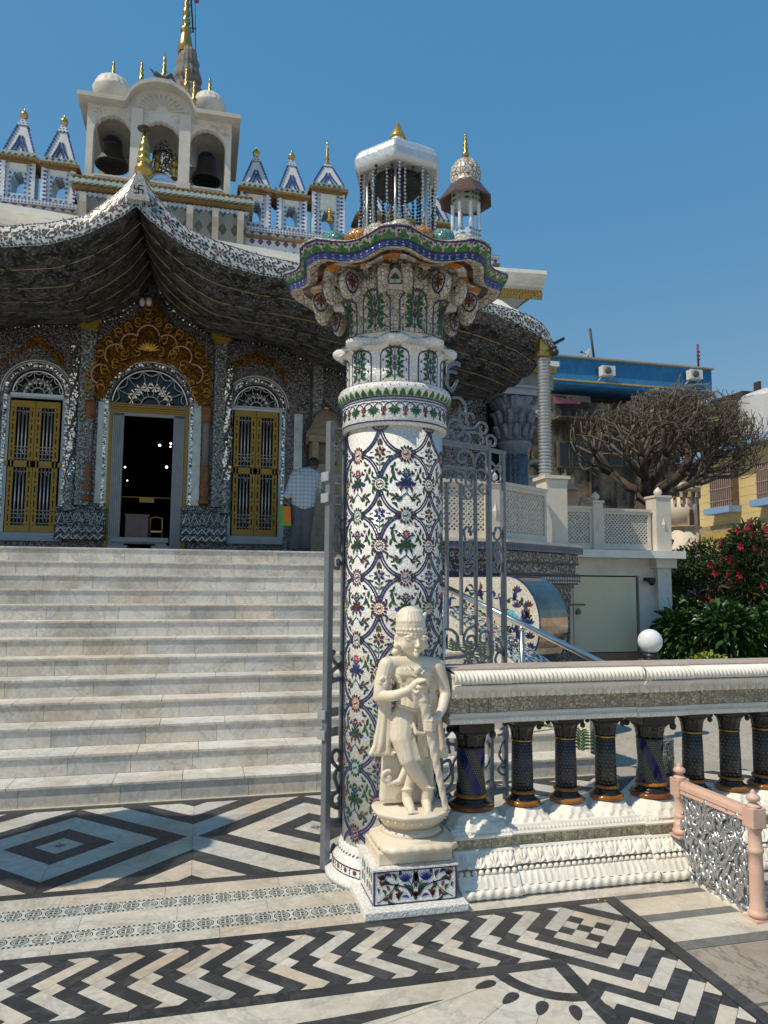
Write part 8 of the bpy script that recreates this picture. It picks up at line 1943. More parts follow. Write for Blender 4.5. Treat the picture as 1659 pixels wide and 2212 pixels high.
def check():
 m,n,b=nodes('checked_shirt'); tc=N(n,'ShaderNodeTexCoord'); s=N(n,'ShaderNodeSeparateXYZ'); n.links.new(tc.outputs['Object'],s.inputs[0]); outs=[]
 for k in (0,2):
  x=N(n,'ShaderNodeMath',operation='DIVIDE',i_1=.055); n.links.new(s.outputs[k],x.inputs[0]); f=N(n,'ShaderNodeMath',operation='FRACT'); n.links.new(x.outputs[0],f.inputs[0]); l=N(n,'ShaderNodeMath',operation='LESS_THAN',i_1=.3); n.links.new(f.outputs[0],l.inputs[0]); outs.append(l)
 a=N(n,'ShaderNodeMath',operation='ADD'); n.links.new(outs[0].outputs[0],a.inputs[0]); n.links.new(outs[1].outputs[0],a.inputs[1]); h=N(n,'ShaderNodeMath',operation='MULTIPLY',i_1=.5); n.links.new(a.outputs[0],h.inputs[0])
 n.links.new(mixc(n,h.outputs[0],(.44,.52,.60),(.20,.25,.32)),b.inputs['Base Color']); b.inputs['Roughness'].default_value=.85; return m
body([[(pa_(1215,1085,0),r_(62)),(pa_(1370,1085,.02),r_(60))],[(pa_(1250,1060,0),r_(50)),(pa_(1340,1045,.02),r_(46))],[(pa_(1230,1120,0),r_(82)),(pa_(1225,1240,-.01),r_(78)),(pa_(1230,1345,-.01),r_(80))],[(pa_(1330,1130,.02),r_(86)),(pa_(1305,1260,.0),r_(84)),(pa_(1290,1355,0),r_(84))],
 [(pa_(1190,1090,0),r_(48)),(pa_(1140,1210,-.03),r_(36)),(pa_(1112,1285,-.05),r_(30))],[(pa_(1395,1100,.03),r_(46)),(pa_(1430,1190,.14),r_(36)),(pa_(1410,1235,.24),r_(30))]],'shirt',check(),.014)
body([[(pa_(1210,1390,0),r_(74)),(pa_(1205,1560,0),r_(62)),(pa_(1190,1700,0),r_(54)),(pa_(1180,1825,0),r_(50))],[(pa_(1300,1395,0),r_(74)),(pa_(1290,1560,.02),r_(62)),(pa_(1285,1700,.02),r_(54)),(pa_(1290,1825,.02),r_(50))]],'trousers',plain('grey_trousers',(.075,.09,.11),.85,var=.2),.014)
m=MB()
for px in (1182,1285): p=pa_(px,1850,-.02); m.sphere((p.x,p.y,LZ+.045),.05,10,8,(1,2.2,.9))
ob('shoes',m,plain('dark_shoes',(.03,.025,.02),.5),mn)
b0=pa_(1095,1450,-.07); e=empty('shopping_bag',b0,'orange and green shopping bag hanging from the leaning person\'s hand','bag')
m=MB(); m.add([b0+Vector((x*U,y,z*U)) for x,z in ((-50,75),(45,70),(52,-105),(-48,-105)) for y in (-.06,.05)],[(0,2,4,6),(7,5,3,1),(0,1,3,2),(2,3,5,4),(4,5,7,6),(6,7,1,0)]); ob('bag_body',m,plain('orange_fabric',(.62,.17,.02),.7,var=.25,scale=30),e)
m=MB(); m.add([b0+Vector((x*U,-.064,z*U)) for x,z in ((-52,77),(-22,60),(-18,-90),(54,-88),(54,-107),(-50,-107))],[(0,1,2,5),(5,2,3,4)]); m.tube([b0+Vector((x*U,-.02,z*U)) for x,z in ((-35,72),(-15,105),(10,108),(32,70))],.007,6); ob('green_trim',m,plain('green_fabric',(.05,.38,.04),.7),e)
# carved cream niche in front of the person
e=empty('corner_niche',(1.75,11.7,LZ),'tall cream stone shrine niche with a peaked top and gold ball, in the porch corner','shrine'); NC=plain('niche_stone',(.30,.25,.18),.7,var=.25,scale=14,bmp=.5,bscale=20)
nx_=AX(702,11.7,950); nz=lambda y: AZ(700,y,11.7)
m=MB(); m.box(nx_-.24,nx_+.3,11.6,11.95,LZ,nz(1005)); m.box(nx_-.28,nx_+.34,11.56,11.96,nz(958),nz(945)); m.box(nx_-.22,nx_-.12,11.58,11.95,nz(1005),nz(958)); m.box(nx_+.18,nx_+.28,11.58,11.95,nz(1005),nz(958)); m.box(nx_-.12,nx_+.18,11.8,11.95,nz(1005),nz(958)); ob('niche_body',m,NC,e)
m=MB(); m.lathe([(.30,nz(945)),(.27,nz(930)),(.24,nz(925)),(.14,nz(895)),(.07,nz(885))],(nx_+.02,11.75,0),4,False,rf=lambda r,a,z,j: r*1.1); ob('niche_roof',m,NC,e); m=MB(); m.sphere((nx_+.02,11.75,nz(880)),.05,10,8); ob('gold_ball',m,BRASS(),e)
# bench, box and stool at the central doorway
bp=A(305,1168,10.9); BE=plain('grey_bench_stone',(.30,.30,.29),.6,var=.1); e=empty('low_bench',(bp.x,10.9,LZ),'low pale stone bench on grey blocks before the central doorway','bench')
x0,x1=AX(244,10.9),AX(366,10.9); m=MB(); m.box(x0,x1,10.75,11.05,LZ+.17,LZ+.235); m.box(x0+.03,x1-.03,10.78,11.02,LZ+.15,LZ+.169); ob('bench_top',m,BE,e)
for a,b in ((x0-.03,x0+.22),(x1-.22,x1+.03)): m=MB(); m.box(a,b,10.72,11.0,LZ+.001,LZ+.12); m.box(a+.05,b-.05,10.78,10.98,LZ+.1201,LZ+.149); ob('leg',m,BE,e)
bz_=LZ+.2355; xa,xb=AX(274,10.9),AX(322,10.9); e=empty('donation_box',((xa+xb)/2,10.9,bz_),'brownish purple box standing on the low bench at the doorway','box'); m=MB(); m.box(xa,xb,10.78,11.0,bz_,bz_+.30); ob('box_body',m,plain('mauve_box',(.14,.09,.09),.6,var=.15),e); m=MB(); m.box(xa-.012,xb+.012,10.77,11.01,bz_+.3005,bz_+.325); ob('box_lid',m,plain('mauve_box',(.15,.1,.1)),e)
xs_=AX(336,10.9); m=MB(); m.tube([(xs_-.06,10.85,bz_),(xs_-.06,10.85,bz_+.28),(xs_+.02,10.85,bz_+.30),(xs_+.10,10.85,bz_+.28),(xs_+.10,10.85,bz_)],.01,6); m.box(xs_-.05,xs_+.09,10.82,10.95,bz_+.08,bz_+.10); tag(ob('small_stand',m,BRASS()),'small brass stand on the bench right of the mauve box','stand')
# BUILDINGS BEHIND
def bb(par,nm,mat,px0,px1,y0,y1,Y,d,skew=0): m=MB(); p0,p1=A(px0,y0,Y),A(px1,y1,Y+skew); m.box(min(p0.x,p1.x),max(p0.x,p1.x),Y,Y+d,p1.z if p1.z < p0.z else p0.z,max(p0.z,p1.z)); return ob(nm,m,mat,par)
BY=34.0; q3=lambda x,y: (1161.3+.3*x,691.3+.3*y)
blue=grimy('blue_painted_wall',(.03,.22,.50),(.02,.12,.28),1.6,.5); GR=grimy('grimy_plaster',(.19,.155,.105),(.018,.016,.014),1.3,.95,scale=.8); CRM=grimy('old_cream_wall',(.42,.37,.28),(.12,.10,.08),1.5,.6)
bd=empty('apartment_building',(26,BY,0),'stained old apartment building with a bright blue painted top storey','building')
def bq(nm,mat,x0,x1,y0,y1,dy=0,d=.3,par=bd,Y=BY,up=None):
 a,b=q3(x0,y0),q3(x1,y1); zt,zb2=AZ((a[0]+b[0])/2,a[1],Y),AZ((a[0]+b[0])/2,b[1],Y); m=MB(); m.box(AX(a[0],Y),AX(b[0],Y),Y+dy,Y+dy+d,zb2,zt); return ob(nm,m,mat,par)
bq('body_wall',GR,-60,1240,735,1800,0,12); bq('parapet_wall',GR,108,640,612,738,-.5,.3); bq('parapet_wall',GR,640,1235,640,760,-.5,.3)
bq('blue_storey',blue,20,1235,335,500,-.6,10); bq('roof_edge',plain('tan_concrete',(.36,.30,.22),.8,var=.15),15,1240,325,335,-.8,10.2)
bq('yellow_ledge',plain('yellow_ledge',(.50,.36,.12),.7),30,1225,500,509,-1.0,2); bq('blue_band',blue,30,1225,510,530,-.9,2); bq('cream_wall',CRM,110,420,530,735,.3,6); bq('upper_wall',plain('dark_veranda',(.04,.035,.03),.8),420,1225,530,735,1.2,6)
for x0,x1,y0,y1 in ((145,240,538,572),(275,370,548,610)): f=bq('window',plain('window_frame_grey',(.28,.25,.2),.7),x0,x1,y0,y1,.2,.1); bq('pane',plain('dark_pane',(.015,.017,.02),.2),x0+8,x1-8,y0+6,y1-5,.15,.04,f) if x0 < 200 else None
for x0,x1,y0,y1 in ((150,372,885,1062),(468,610,905,1050),(700,820,920,1050)):
 f=bq('window',plain('window_surround',(.10,.085,.07),.8),x0-6,x1+6,y0-8,y1+8,-.12,.12); bq('pane',plain('dark_pane',(.015,.017,.02)),x0+10,x1-10,y0+8,y1-8,-.15,.02,f)
 bq('mullion',plain('window_frame_dark',(.07,.06,.05),.7),(x0*2+x1)/3-4,(x0*2+x1)/3+4,y0,y1,-.2,.04,f); bq('mullion',plain('window_frame_dark',(.07,.06,.05)),(x0*.6+x1*.4),(x0*.6+x1*.4)+6,y0,y1,-.2,.04,f)
 for k_ in range(4): y=y0+20+(y1-y0-40)*k_/3; bq('grille_bar',plain('window_frame_dark',(.1,.1,.1)),x0+80 if x1-x0 > 200 else x0+40,x1-8,y,y+2,-.19,.03,f)
bq('canopy_slab',GR,100,700,738,748,-1.0,1.2); bq('pipe',plain('rust_pipe',(.10,.07,.05),.7),372,380,890,1340,-.2,.15); bq('brace_mark',plain('grey_patch',(.2,.17,.12),.9),245,268,1110,1200,-.02,.02)
m=MB(); a,b=A(*q3(110,545),BY-.7),A(*q3(310,605),BY-.7); m.add([a,A(*q3(310,590),BY-.7),b,A(*q3(110,600),BY-.7)],[(0,3,2,1)]); m.xf(lambda v: v); tag(ob('hanging_cloth',m,plain('faded_pink_cloth',(.32,.10,.13),.9,var=.3,scale=5)),'faded pink cloth hung along the balcony of the stained building','cloth')
def ac(px,py,lb):
 c=A(*q3(px,py),BY-.9); e=empty('air_conditioner',c,lb,'air conditioner','air conditioner units on the blue storey'); m=MB(); m.box(c.x-.36,c.x+.36,c.y-.25,c.y+.15,c.z-.25,c.z+.25); ob('casing',m,plain('ac_white',(.60,.61,.60),.5),e)
 m=MB(); m.lathe([(.19,0),(.19,.03),(.05,.04),(.001,.04)],(0,0,0),24); m.xf(lambda v: Vector((c.x-.08+v.x,c.y-.255-v.z,c.z+v.y))); ob('fan_grille',m,plain('ac_grille',(.10,.10,.10),.5),e)
 m=MB(); m.bar((c.x-.3,c.y,c.z-.27),(c.x-.3,c.y+.3,c.z-.42),.04,.04); m.bar((c.x+.3,c.y,c.z-.27),(c.x+.3,c.y+.3,c.z-.42),.04,.04); ob('bracket',m,plain('ac_white',(.6,.6,.6)),e)
ac(497,372,'white air conditioner unit on the blue wall, the left one'); ac(1125,398,'white air conditioner unit near the right end of the blue wall, below the red mast')
m=MB(); m.tube([A(*q3(412,318),BY),A(*q3(377,60),BY)],.06,6); tag(ob('antenna_mast',m,plain('dark_pipe',(.04,.03,.03),.6)),'dark leaning pole on the roof of the blue storey beside the satellite dish','mast')
m=MB(); m.tube([A(*q3(1160,380),BY),A(*q3(1152,175),BY)],.06,6)
for y in (230,258,285): m.bar(A(*q3(1148,y),BY),A(*q3(1166,y),BY),.08,.08)
tag(ob('antenna_mast',m,plain('maroon_pipe',(.12,.02,.04),.6)),'reddish upright mast with short rungs above the right air conditioner','mast')
d0=A(*q3(362,255),BY); e=empty('satellite_dish',d0,'small satellite dish on a tripod on the blue roof','satellite dish'); m=MB(); m.lathe([(.001,0),(.16,.02),(.28,.07),(.34,.11)],(0,0,0),20); mt=Matrix.Rotation(radians(-65),3,'Y'); m.xf(lambda v: d0+mt @ v); ob('dish',m,plain('dish_grey',(.30,.31,.31),.6),e)
m=MB(); m.tube([d0,A(*q3(318,230),BY)],.02,5); m.sphere(A(*q3(316,230),BY),0.07,8,6)
for x in (350,375,398): m.tube([d0,A(*q3(x,308),BY)],.02,5)
ob('mount',m,plain('dark_pipe',(.04,.03,.03)),e)
# dark block and water tank at far right
db=empty('dark_building',(44,40,0),'black stained building block behind the right side of the bare tree','building')
m=MB(); p0,p1=A(*q3(1330,640),40),A(*q3(1700,615),40); m.box(p0.x,p1.x,40,50,0,p0.z); m.box(A(*q3(1470,600),40).x,p1.x,39.9,50,p0.z,p1.z+.8); m.box(A(*q3(1560,600),40).x,A(*q3(1575,600),40).x,39.5,40,p1.z,p1.z+1.4); ob('body_wall',m,grimy('black_wall',(.06,.05,.045),(.015,.013,.012),1.5,.8),db)
p=A(*q3(1640,740),30); e=empty('water_tank',(p.x,30,p.z-1.4),'ribbed pale plastic water tank on a roof at the right edge','water tank'); m=MB(); pr=[]
for i in range(9): pr += [(1.4,i*.3),(1.5,i*.3+.15)]
m.lathe([(1.2,-.05)]+pr+[(1.3,2.8),(.5,3.1),(.001,3.15)],(p.x+.4,30,p.z-1.4),28); ob('tank_body',m,plain('tank_white',(.48,.50,.52),.5,var=.06),e); m=MB(); m.box(p.x-1.8,p.x+3,28.6,32,p.z-2.1,p.z-1.46); ob('tank_slab',m,plain('tan_concrete',(.36,.3,.22)),e); m=MB(); m.box(p.x-1.2,p.x+2.4,29.0,31.4,4,p.z-2.1); ob('tank_wall',m,plain('black_wall2',(.03,.03,.03),.9),e)
# yellow house, its long wall receding to the left
yh=empty('yellow_house',(19,20,0),'pale yellow house with barred windows and blue eaves at the right','house')
YA,YB_=Vector((AX(*(q3(1659,0)[0],17.0)),17.0,0))+Vector((1.5,-.6,0)),Vector((AX(q3(1165,0)[0],22.5),22.5,0)); yd=(YA-YB_); YL=yd.length; yd.normalize(); yn=Vector((yd.y,-yd.x,0))
def yuz(px,py):
 d=fw+rt*((px-829.5)/CAM_F)-up*((py-1106)/CAM_F); C_=Vector((0,0,CAM_H)); t=(YB_-C_).dot(yn)/d.dot(yn); p=C_+d*t; return ((p-YB_).dot(yd),p.z)
YP=lambda u,z,h=0: YB_+yd*u+Vector((0,0,z))+yn*h
YEL=plain('yellow_wall',(.62,.48,.22),.8,var=.05,scale=2,dirt=.25)
def ybox(u0,u1,z0,z1,h0,h1,mat,nm,par=yh): m=MB(); m.obox((YP(u0,z0,h0)+YP(u1,z1,h1))/2,yd*(u1-u0)/2,yn*(h1-h0)/2,Vector((0,0,(z1-z0)/2))); return ob(nm,m,mat,par)
zt=yuz(*q3(1500,935))[1]; zl=yuz(*q3(1300,1480))[1]; BLE=plain('blue_eave',(.20,.32,.50),.6,var=.1)
ybox(0,YL+3,zl,zt,-6,0,YEL,'upper_wall'); ybox(-.2,YL+3,zt,zt+.22,-6.2,.55,BLE,'blue_eave'); ybox(-.1,YL+3,0,zl-.25,-6,-.25,grimy('grey_lower_wall',(.42,.42,.41),(.08,.08,.08),2,.7),'lower_wall'); ybox(-.1,YL+3,zl-.25,zl,-6,.12,plain('aged_ledge',(.30,.24,.14),.9,var=.4),'ledge')
for k_ in range(14): ybox(0,YL+3,zl+.28*(k_+1),zl+.28*(k_+1)+.012,-.01,.004,plain('course_line',(.48,.37,.17),.9),'course_line') if zl+.28*(k_+1) < zt else None
for x0,x1,y0,y1,lb in ((1282,1450,1105,1335,0),(1622,1790,1050,1270,1)):
 u0,zt_=yuz(*q3(x0,y0)); u1,zb2=yuz(*q3(x1,y1)); u1=yuz(q3(x1,0)[0],q3(0,(y0+y1)/2)[1])[0]
 w=ybox(u0,u1,zb2,zt_,.0,.22,plain('wood_window',(.16,.10,.07),.7,var=.3),'window'); n_=11
 m=MB()
 for k_ in range(n_): p=u0+(u1-u0)*(k_+.5)/n_; m.bar(YP(p,zb2,.26),YP(p,zt_,.26),.035,.035)
 for k_ in range(3): zq=zb2+(zt_-zb2)*(k_+.5)/3; m.bar(YP(u0,zq,.27),YP(u1,zq,.27),.03,.03)
 ob('window_bars',m,plain('pinkish_bars',(.28,.20,.17),.7),w); ybox(u0-.1,u1+.1,zb2-.22,zb2-.01,0,.45,BLE,'window_sill',w); ybox(u0-.08,u1+.08,zt_+.01,zt_+.10,0,.30,plain('dark_eyebrow',(.12,.10,.07),.9),'window_hood',w)
u0,zz=yuz(*q3(1290,1470)); ybox(u0-.4,u0+2.6,zl-.9,zl-.26,-.2,.35,plain('ochre_bracket',(.40,.27,.08),.8,var=.3),'dentil_hood')
for k_ in range(10): ybox(u0-.3+k_*.28,u0-.3+k_*.28+.14,zl-.75,zl-.5,.352,.42,plain('ochre_light',(.5,.35,.12),.8),'dentil')
u0,zz=yuz(*q3(1305,1525+60)); f=ybox(u0-.1,u0+.75,zz-.9,zz-.2,-.25,-.16,plain('pale_frame',(.5,.5,.48),.7),'window'); ybox(u0,u0+.65,zz-.8,zz-.3,-.159,-.14,plain('dark_pane',(.01,.01,.01)),'pane',f)
# cream round turret shrine
tx=AX(q3(1050,0)[0],17.0); tt=empty('round_turret',(tx,17,0),'cream and salmon round turret with arched niche beyond the tree trunk','turret'); tzz=lambda y: AZ(q3(1050,0)[0],q3(0,y)[1],17); CT_=plain('cream_turret',(.66,.58,.46),.65,var=.08,scale=3,dirt=.3)
m=MB(); m.lathe([(0.361,0),(0.361,tzz(1495))],(tx,17,0),40); m.lathe([(0.342,tzz(1490)),(0.334,tzz(1255))],(tx,17,0),40); m.lathe([(0.274,tzz(1235)),(0.274,tzz(1140))],(tx,17,0),8,False); ob('drum',m,CT_,tt)
m=MB(); m.lathe([(0.342,tzz(1255)),(0.437,tzz(1245)),(0.448,tzz(1215)),(0.380,tzz(1205)),(0.274,tzz(1195))],(tx,17,0),40); m.lathe([(0.361,tzz(1520)),(0.418,tzz(1505)),(0.464,tzz(1492)),(0.380,tzz(1488)),(0.342,tzz(1485))],(tx,17,0),8,False); m.lathe([(0.281,tzz(1150)),(0.323,tzz(1140)),(0.228,tzz(1120)),(0.114,tzz(1085)),(0.000,tzz(1050))],(tx,17,0),24); ob('ring_cornice',m,plain('salmon_trim',(.52,.38,.26),.7,var=.15,dirt=.4),tt)
for k_ in range(6): a=radians(200+k_*28); m=MB(); c=Vector((tx+.35*cos(a),17+.35*sin(a),tzz(1290))); m.obox(c,Vector((cos(a),sin(a),0))*.04,Vector((-sin(a),cos(a),0))*.035,Vector((0,0,.16))); m.obox(c+Vector((cos(a)*.04,sin(a)*.04,.08)),Vector((cos(a),sin(a),0))*.05,Vector((-sin(a),cos(a),0))*.035,Vector((0,0,.07))); ob('bracket',m,plain('salmon_trim',(.5,.4,.3)),tt)
m=MB(); a=radians(266); c=Vector((tx+.34*cos(a),17+.34*sin(a),tzz(1435))); t=Vector((-sin(a),cos(a),0)); o_=Vector((cos(a),sin(a),0)); arch_=[(-.09,-.28),(.09,-.28),(.09,.15),(.055,.24),(0,.28),(-.055,.24),(-.09,.15)]; m.prism(arch_,lambda x,z: c+t*x+o_*.02+Vector((0,0,z)),lambda x,z: c+t*x-o_*.05+Vector((0,0,z))); n1=ob('arched_niche',m,plain('salmon_trim',(.5,.4,.3)),tt)
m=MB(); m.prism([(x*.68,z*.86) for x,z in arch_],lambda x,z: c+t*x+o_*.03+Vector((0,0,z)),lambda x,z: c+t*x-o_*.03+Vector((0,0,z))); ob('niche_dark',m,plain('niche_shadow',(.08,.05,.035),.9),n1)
m=MB(); c=Vector((tx+.05,16.6,tzz(1600))); m.lathe([(.18,-.15),(.20,-.12),(.07,.05),(.001,.10)],c,4); ob('niche_roof',m,plain('salmon_trim',(.5,.4,.3)),tt)
# TREES AND PLANTS
BARK=plain('frangipani_bark',(.060,.043,.032),.85,var=.4,scale=14,bmp=.5,bscale=18)
def frangipani(base,label):
 rl=random.Random(12); t0=empty('frangipani_tree',base,label,'tree'); tr=MB(); tw_=MB(); tips=[]; cnt=[0]
 cc=A(1452,968,base.y); RX,RZ=1.95,1.2
 def grow(p,d,r,L,lv):
  n_=3; pts=[p.copy()]; rs=[r]
  for i in range(n_):
   d=(d+Vector((rl.uniform(-.16,.16),rl.uniform(-.16,.16),rl.uniform(-.02,.16)))).normalized(); p=p+d*L/n_; pts.append(p.copy()); rs.append(r*(1-.16*(i+1)/n_))
  (tr if lv < 3 else tw_).tube(pts,rs,7 if lv < 3 else 4); cnt[0] += 1
  q=Vector(((p.x-cc.x)/RX,(p.y-cc.y)/2.6,(p.z-cc.z)/RZ))
  if lv >= 9 or (q.length > 1.0 and lv > 4): tips.append((p,d)); return
  k=3 if rl.random() < (.6 if lv < 6 else .5) else 2; ax=Vector((rl.uniform(-1,1),rl.uniform(-1,1),rl.uniform(-1,1))).cross(d).normalized(); ph=rl.uniform(0,2*pi)
  for i in range(k):
   a=ph+2*pi*i/k+rl.uniform(-.4,.4); side=(ax*cos(a)+d.cross(ax)*sin(a)); sp_=rl.uniform(.45,.85); nd=(d*cos(sp_)+side*sin(sp_)); nd.z += .08; nd.normalize()
   if q.length > .8 and nd.dot(Vector((q.x,q.y,q.z))) > .55: continue
   grow(p,nd,max(.0075,rs[-1]*rl.uniform(.58,.74)),max(.17,L*rl.uniform(.72,.92)),lv+1)
 b=Vector(base); fork=A(1392,1065,base.y)
 tr.tube([b,b+(fork-b)*.35+Vector((.05,0,0)),b+(fork-b)*.7,fork],[.24,.21,.19,.20],12)
 for tx_,ty_,tz_,r in ((1372,1040,-.4,.12),(1405,1000,.3,.13),(1455,1030,-.2,.12),(1490,1035,.5,.11),(1385,1000,-.9,.10),(1440,1010,.9,.11),(1355,1015,.6,.10)):
  g_=A(tx_,ty_,base.y)+Vector((0,tz_,0)); tr.tube([fork,(fork+g_)/2+Vector((0,0,-.08)),g_],[r*1.15,r,r*.8],9); d=(g_-fork).normalized();
  for q in range(3): grow(g_,(d+Vector((rl.uniform(-.6,.6),rl.uniform(-.6,.6),rl.uniform(0,.5)))).normalized(),r*.62,.58,2)
 # heavy lower right limb
 tr.tube([A(1385,1180,base.y),A(1400,1120,base.y-.3),A(1425,1085,base.y-.4),A(1455,1060,base.y-.3)],[.13,.12,.11,.09],9)
 for q in range(5): grow(A(1455+14*q,1060-4*q,base.y-.3),Vector((rl.uniform(.3,1),rl.uniform(-.5,.5),rl.uniform(.1,.6))).normalized(),.06,.5,3)
 for (x,y),(x2,y2) in (((1405,1170),(1425,1145)),((1400,1200),(1440,1190)),((1440,1190),(1452,1165)),((1440,1190),(1475,1215)),((1475,1215),(1500,1205))): tr.tube([A(x,y,base.y-.3),A(x2,y2,base.y-.35)],[.07,.05],7)
 tr.tube([A(1385,1250,base.y-.3),A(1405,1190,base.y-.3)],[.13,.08],8)
 ob('trunk',tr,BARK,t0); ob('twigs',tw_,plain('grey_brown_twigs',(.12,.095,.072),.8,var=.35,scale=9),t0,kind='stuff'); m=MB(); f=MB()
 for p,d in tips:
  if rl.random() < .045:
   for k_ in range(rl.randint(1,2)):
    c=p+Vector((rl.uniform(-.05,.05),rl.uniform(-.05,.05),.03))
    for a in range(5): an=a*2*pi/5; f.add([c,c+Vector((.055*cos(an-.4),.055*sin(an-.4),.02)),c+Vector((.075*cos(an),.075*sin(an),.0)),c+Vector((.055*cos(an+.4),.055*sin(an+.4),.02))],[(0,1,2,3)])
  if rl.random() < .012: s2=Vector((rl.uniform(-1,1),rl.uniform(-1,1),0)).normalized(); e_=p+(d+Vector((0,0,-.9))).normalized()*.26; md_=(p+e_)/2; m.add([p,md_+s2*.05,e_,md_-s2*.05],[(0,1,2,3)])
 ob('blossoms',f,plain('cream_blossom',(.72,.68,.42),.6),t0,kind='stuff'); ob('leaves',m,plain('yellow_green_leaf',(.25,.30,.04),.5),t0)
 return cnt[0]
frangipani(Vector((AX(1375,14.0,1200),14.0,0)),'bare-branched frangipani tree with dense grey twigs and few cream blossoms')
def leafmat(name,c1,c2,rough=.4):
 if name in MATS: return MATS[name]
 m,n,b=nodes(name); MATS[name]=m; ge=N(n,'ShaderNodeNewGeometry'); r=ramp(n,[(0,c1),(.6,tuple((a+b_)/2 for a,b_ in zip(c1,c2))),(1,c2)]); n.links.new(ge.outputs['Random Per Island'],r.inputs[0]); n.links.new(r.outputs[0],b.inputs['Base Color'])
 b.inputs['Roughness'].default_value=rough; b.inputs['Transmission Weight'].default_value=0; return m
def bush(label,cat,c,rad,n_,L,W,mat,stems=6,flowers=0,fmat=None,seed=1,droop=.3,name='bush',blob=5,narrow=False):
 rl=random.Random(seed); e=empty(name,(c[0],c[1],0),label,cat); m=MB(); f=MB(); st=MB()
 bl=[(Vector((c[0]+rl.uniform(-.6,.6)*rad[0],c[1]+rl.uniform(-.6,.6)*rad[1],c[2]+rl.uniform(-.5,.55)*rad[2])),rl.uniform(.35,.6)) for _ in range(blob)]+[(Vector(c),.75)]
 for i in range(n_):
  b_,s_=rl.choice(bl); v=Vector((rl.gauss(0,1),rl.gauss(0,1),rl.gauss(0,1))).normalized()*(rl.uniform(.55,1.0)**.5)*s_; p=b_+Vector((v.x*rad[0],v.y*rad[1],v.z*rad[2]))
  d=(v.normalized()+Vector((rl.uniform(-.8,.8),rl.uniform(-.8,.8),rl.uniform(-.6,.6)-droop*.5))).normalized(); s2=d.cross(Vector((rl.uniform(-.4,.4),rl.uniform(-.4,.4),1))).normalized(); l=L*rl.uniform(.6,1.25); w_=W*rl.uniform(.7,1.2); up_=s2.cross(d)*l*.10
  if p.z < .02: continue
  m.add([p,p+d*l*.35+s2*w_*.5+up_,p+d*l*.75+s2*w_*.38+up_,p+d*l-Vector((0,0,l*droop*.4)),p+d*l*.75-s2*w_*.38+up_,p+d*l*.35-s2*w_*.5+up_,p+d*l*.5-up_*.3],[(0,1,6),(1,2,6),(2,3,6),(3,4,6),(4,5,6),(5,0,6)])
  if flowers and rl.random() < flowers:
   q=p+d*l*.8
   for k_ in range(6): a=k_*pi/3; t1=Vector((cos(a),0,sin(a))); t2=Vector((cos(a+.7),-.2,sin(a+.7))); f.add([q,q+t1*.05,q+(t1+t2)*.04,q+t2*.045],[(0,1,2,3)])
 for k_ in range(stems): b0_=Vector((c[0]+rl.uniform(-.25,.25)*rad[0],c[1]+rl.uniform(-.2,.2)*rad[1],0)); tpt=rl.choice(bl)[0]; st.tube([b0_,(b0_+tpt)/2+Vector((rl.uniform(-.1,.1),0,0)),tpt],[.035,.026,.012],6)
 ob('foliage',m,mat,e,kind='stuff'); ob('stems',st,BARK,e)
 if flowers: ob('blossoms',f,fmat,e,kind='stuff')
 return e
HG=leafmat('hedge_leaf',(.010,.035,.008),(.06,.14,.025),.35); YG=leafmat('yellow_hedge_leaf',(.08,.15,.01),(.30,.34,.03),.4); OL=leafmat('oleander_leaf',(.015,.035,.010),(.07,.10,.035),.45); SHB=leafmat('shrub_leaf',(.02,.045,.012),(.09,.15,.04),.5)
PF=plain('pink_blossom',(.60,.02,.07),.6,var=.3,scale=8)
hx=lambda p,Y: AX(p,Y,1350)
for i,(px,Y,rx_,rz_,zc_,lb) in enumerate(((1490,9.6,.55,.52,.66,'dark leafy hedge bush right beside the white outbuilding corner'),(1560,9.1,.62,.55,.72,'large dark green leafy bush in the middle of the hedge, with yellowing leaves'),(1640,9.2,.6,.55,.70,'dark green leafy hedge bush at the right edge of the photo'),(1600,10.6,.9,.62,.85,'dark bush in the second row behind the middle of the hedge'),(1500,10.9,.6,.6,.80,'dark bush in the second row behind the outbuilding corner'))):
 bush(lb,'bush',(hx(px,Y),Y,zc_),(rx_,.5,rz_),1900,.16,.075,HG,6,seed=20+i,name='hedge_bush',blob=7)
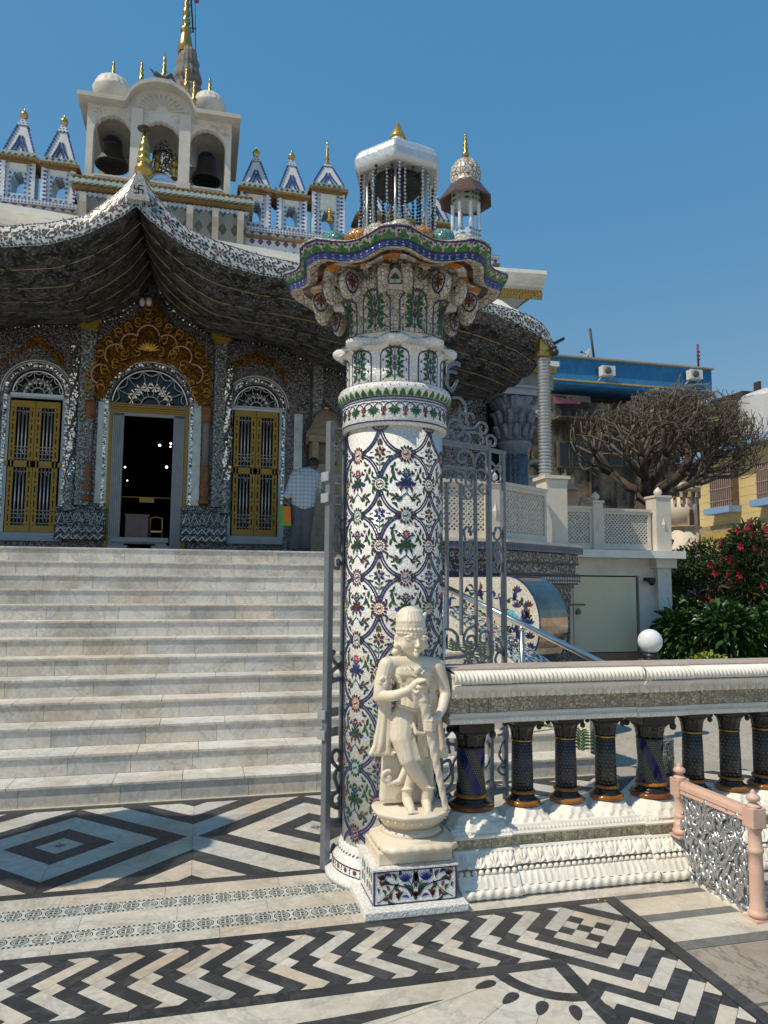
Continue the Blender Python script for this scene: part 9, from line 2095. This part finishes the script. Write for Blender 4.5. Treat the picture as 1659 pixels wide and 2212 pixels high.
bush('low yellow-green shrub at the foot of the hedge','shrub',(hx(1540,8.5),8.5,.50),(.42,.3,.20),700,.09,.04,YG,3,seed=31,name='low_shrub')
bush('oleander shrub with bright pink blossoms at the right edge','shrub',(hx(1625,10.0),10.0,1.78),(.58,.6,.80),4200,.17,.026,OL,14,.030,PF,seed=33,name='oleander_shrub',blob=10)
bush('thin small-leaved green shrub between the outbuilding and the oleander','shrub',(hx(1512,12.0),12.0,1.95),(.60,.5,.55),3200,.09,.032,SHB,9,seed=35,name='green_shrub',blob=9)
bush('small yellowish shrub tucked behind the outbuilding corner','shrub',(hx(1468,12.5),12.5,1.35),(.35,.4,.45),900,.12,.05,leafmat('olive_leaf',(.03,.06,.01),(.15,.2,.03)),4,seed=36,name='green_shrub',blob=5)
m=MB(); m.box(hx(1445,13),hx(1445,13)+14,14.6,14.8,0,2.1); tag(ob('garden_wall',m,grimy('grey_lower_wall',(.3,.3,.3),(.06,.06,.06))),'grey stained garden wall behind the shrubs','wall')
m=MB(); m.box(6.9,22,8.3,14.5,-.025,.02); tag(ob('garden_soil',m,plain('soil',(.06,.045,.03),.95,var=.3,bmp=.4),origin=(10,10,0)),kind='structure')
# the matching gate pillar, left of the picture: its brim shades the floor
kidmap={}
for c in bpy.data.objects:
 if c.parent: kidmap.setdefault(c.parent.name,[]).append(c)
tp_=copy_tree(pil,loc=(-2.86,4.1,0),kidmap=kidmap); tp_['label']='matching white mosaic gate pillar left of the stairs, beyond the left edge'
tl_=copy_tree(lant,loc=(-2.85,4.1,EB+.3),kidmap=kidmap); tl_['label']='matching silver lantern on the left-hand gate pillar'
pil['group']=tp_['group']='mosaic gate pillars'; lant['group']=tl_['group']='silver lanterns on the gate pillars'
for o in bpy.data.objects:
 if o.name.split('.')[0] in ('yellow_lace','mirror_garland','arch_mirror_border','leaf_relief','pyramid_ribs','beaded_ledge','tower_ledge','gilded_crest','gilded_garland','window_bars','fan_screen','tracery','folding_gate','soffit_ribs','base_strip','bead_chain','leaves') and o.parent: o['kind']='stuff'
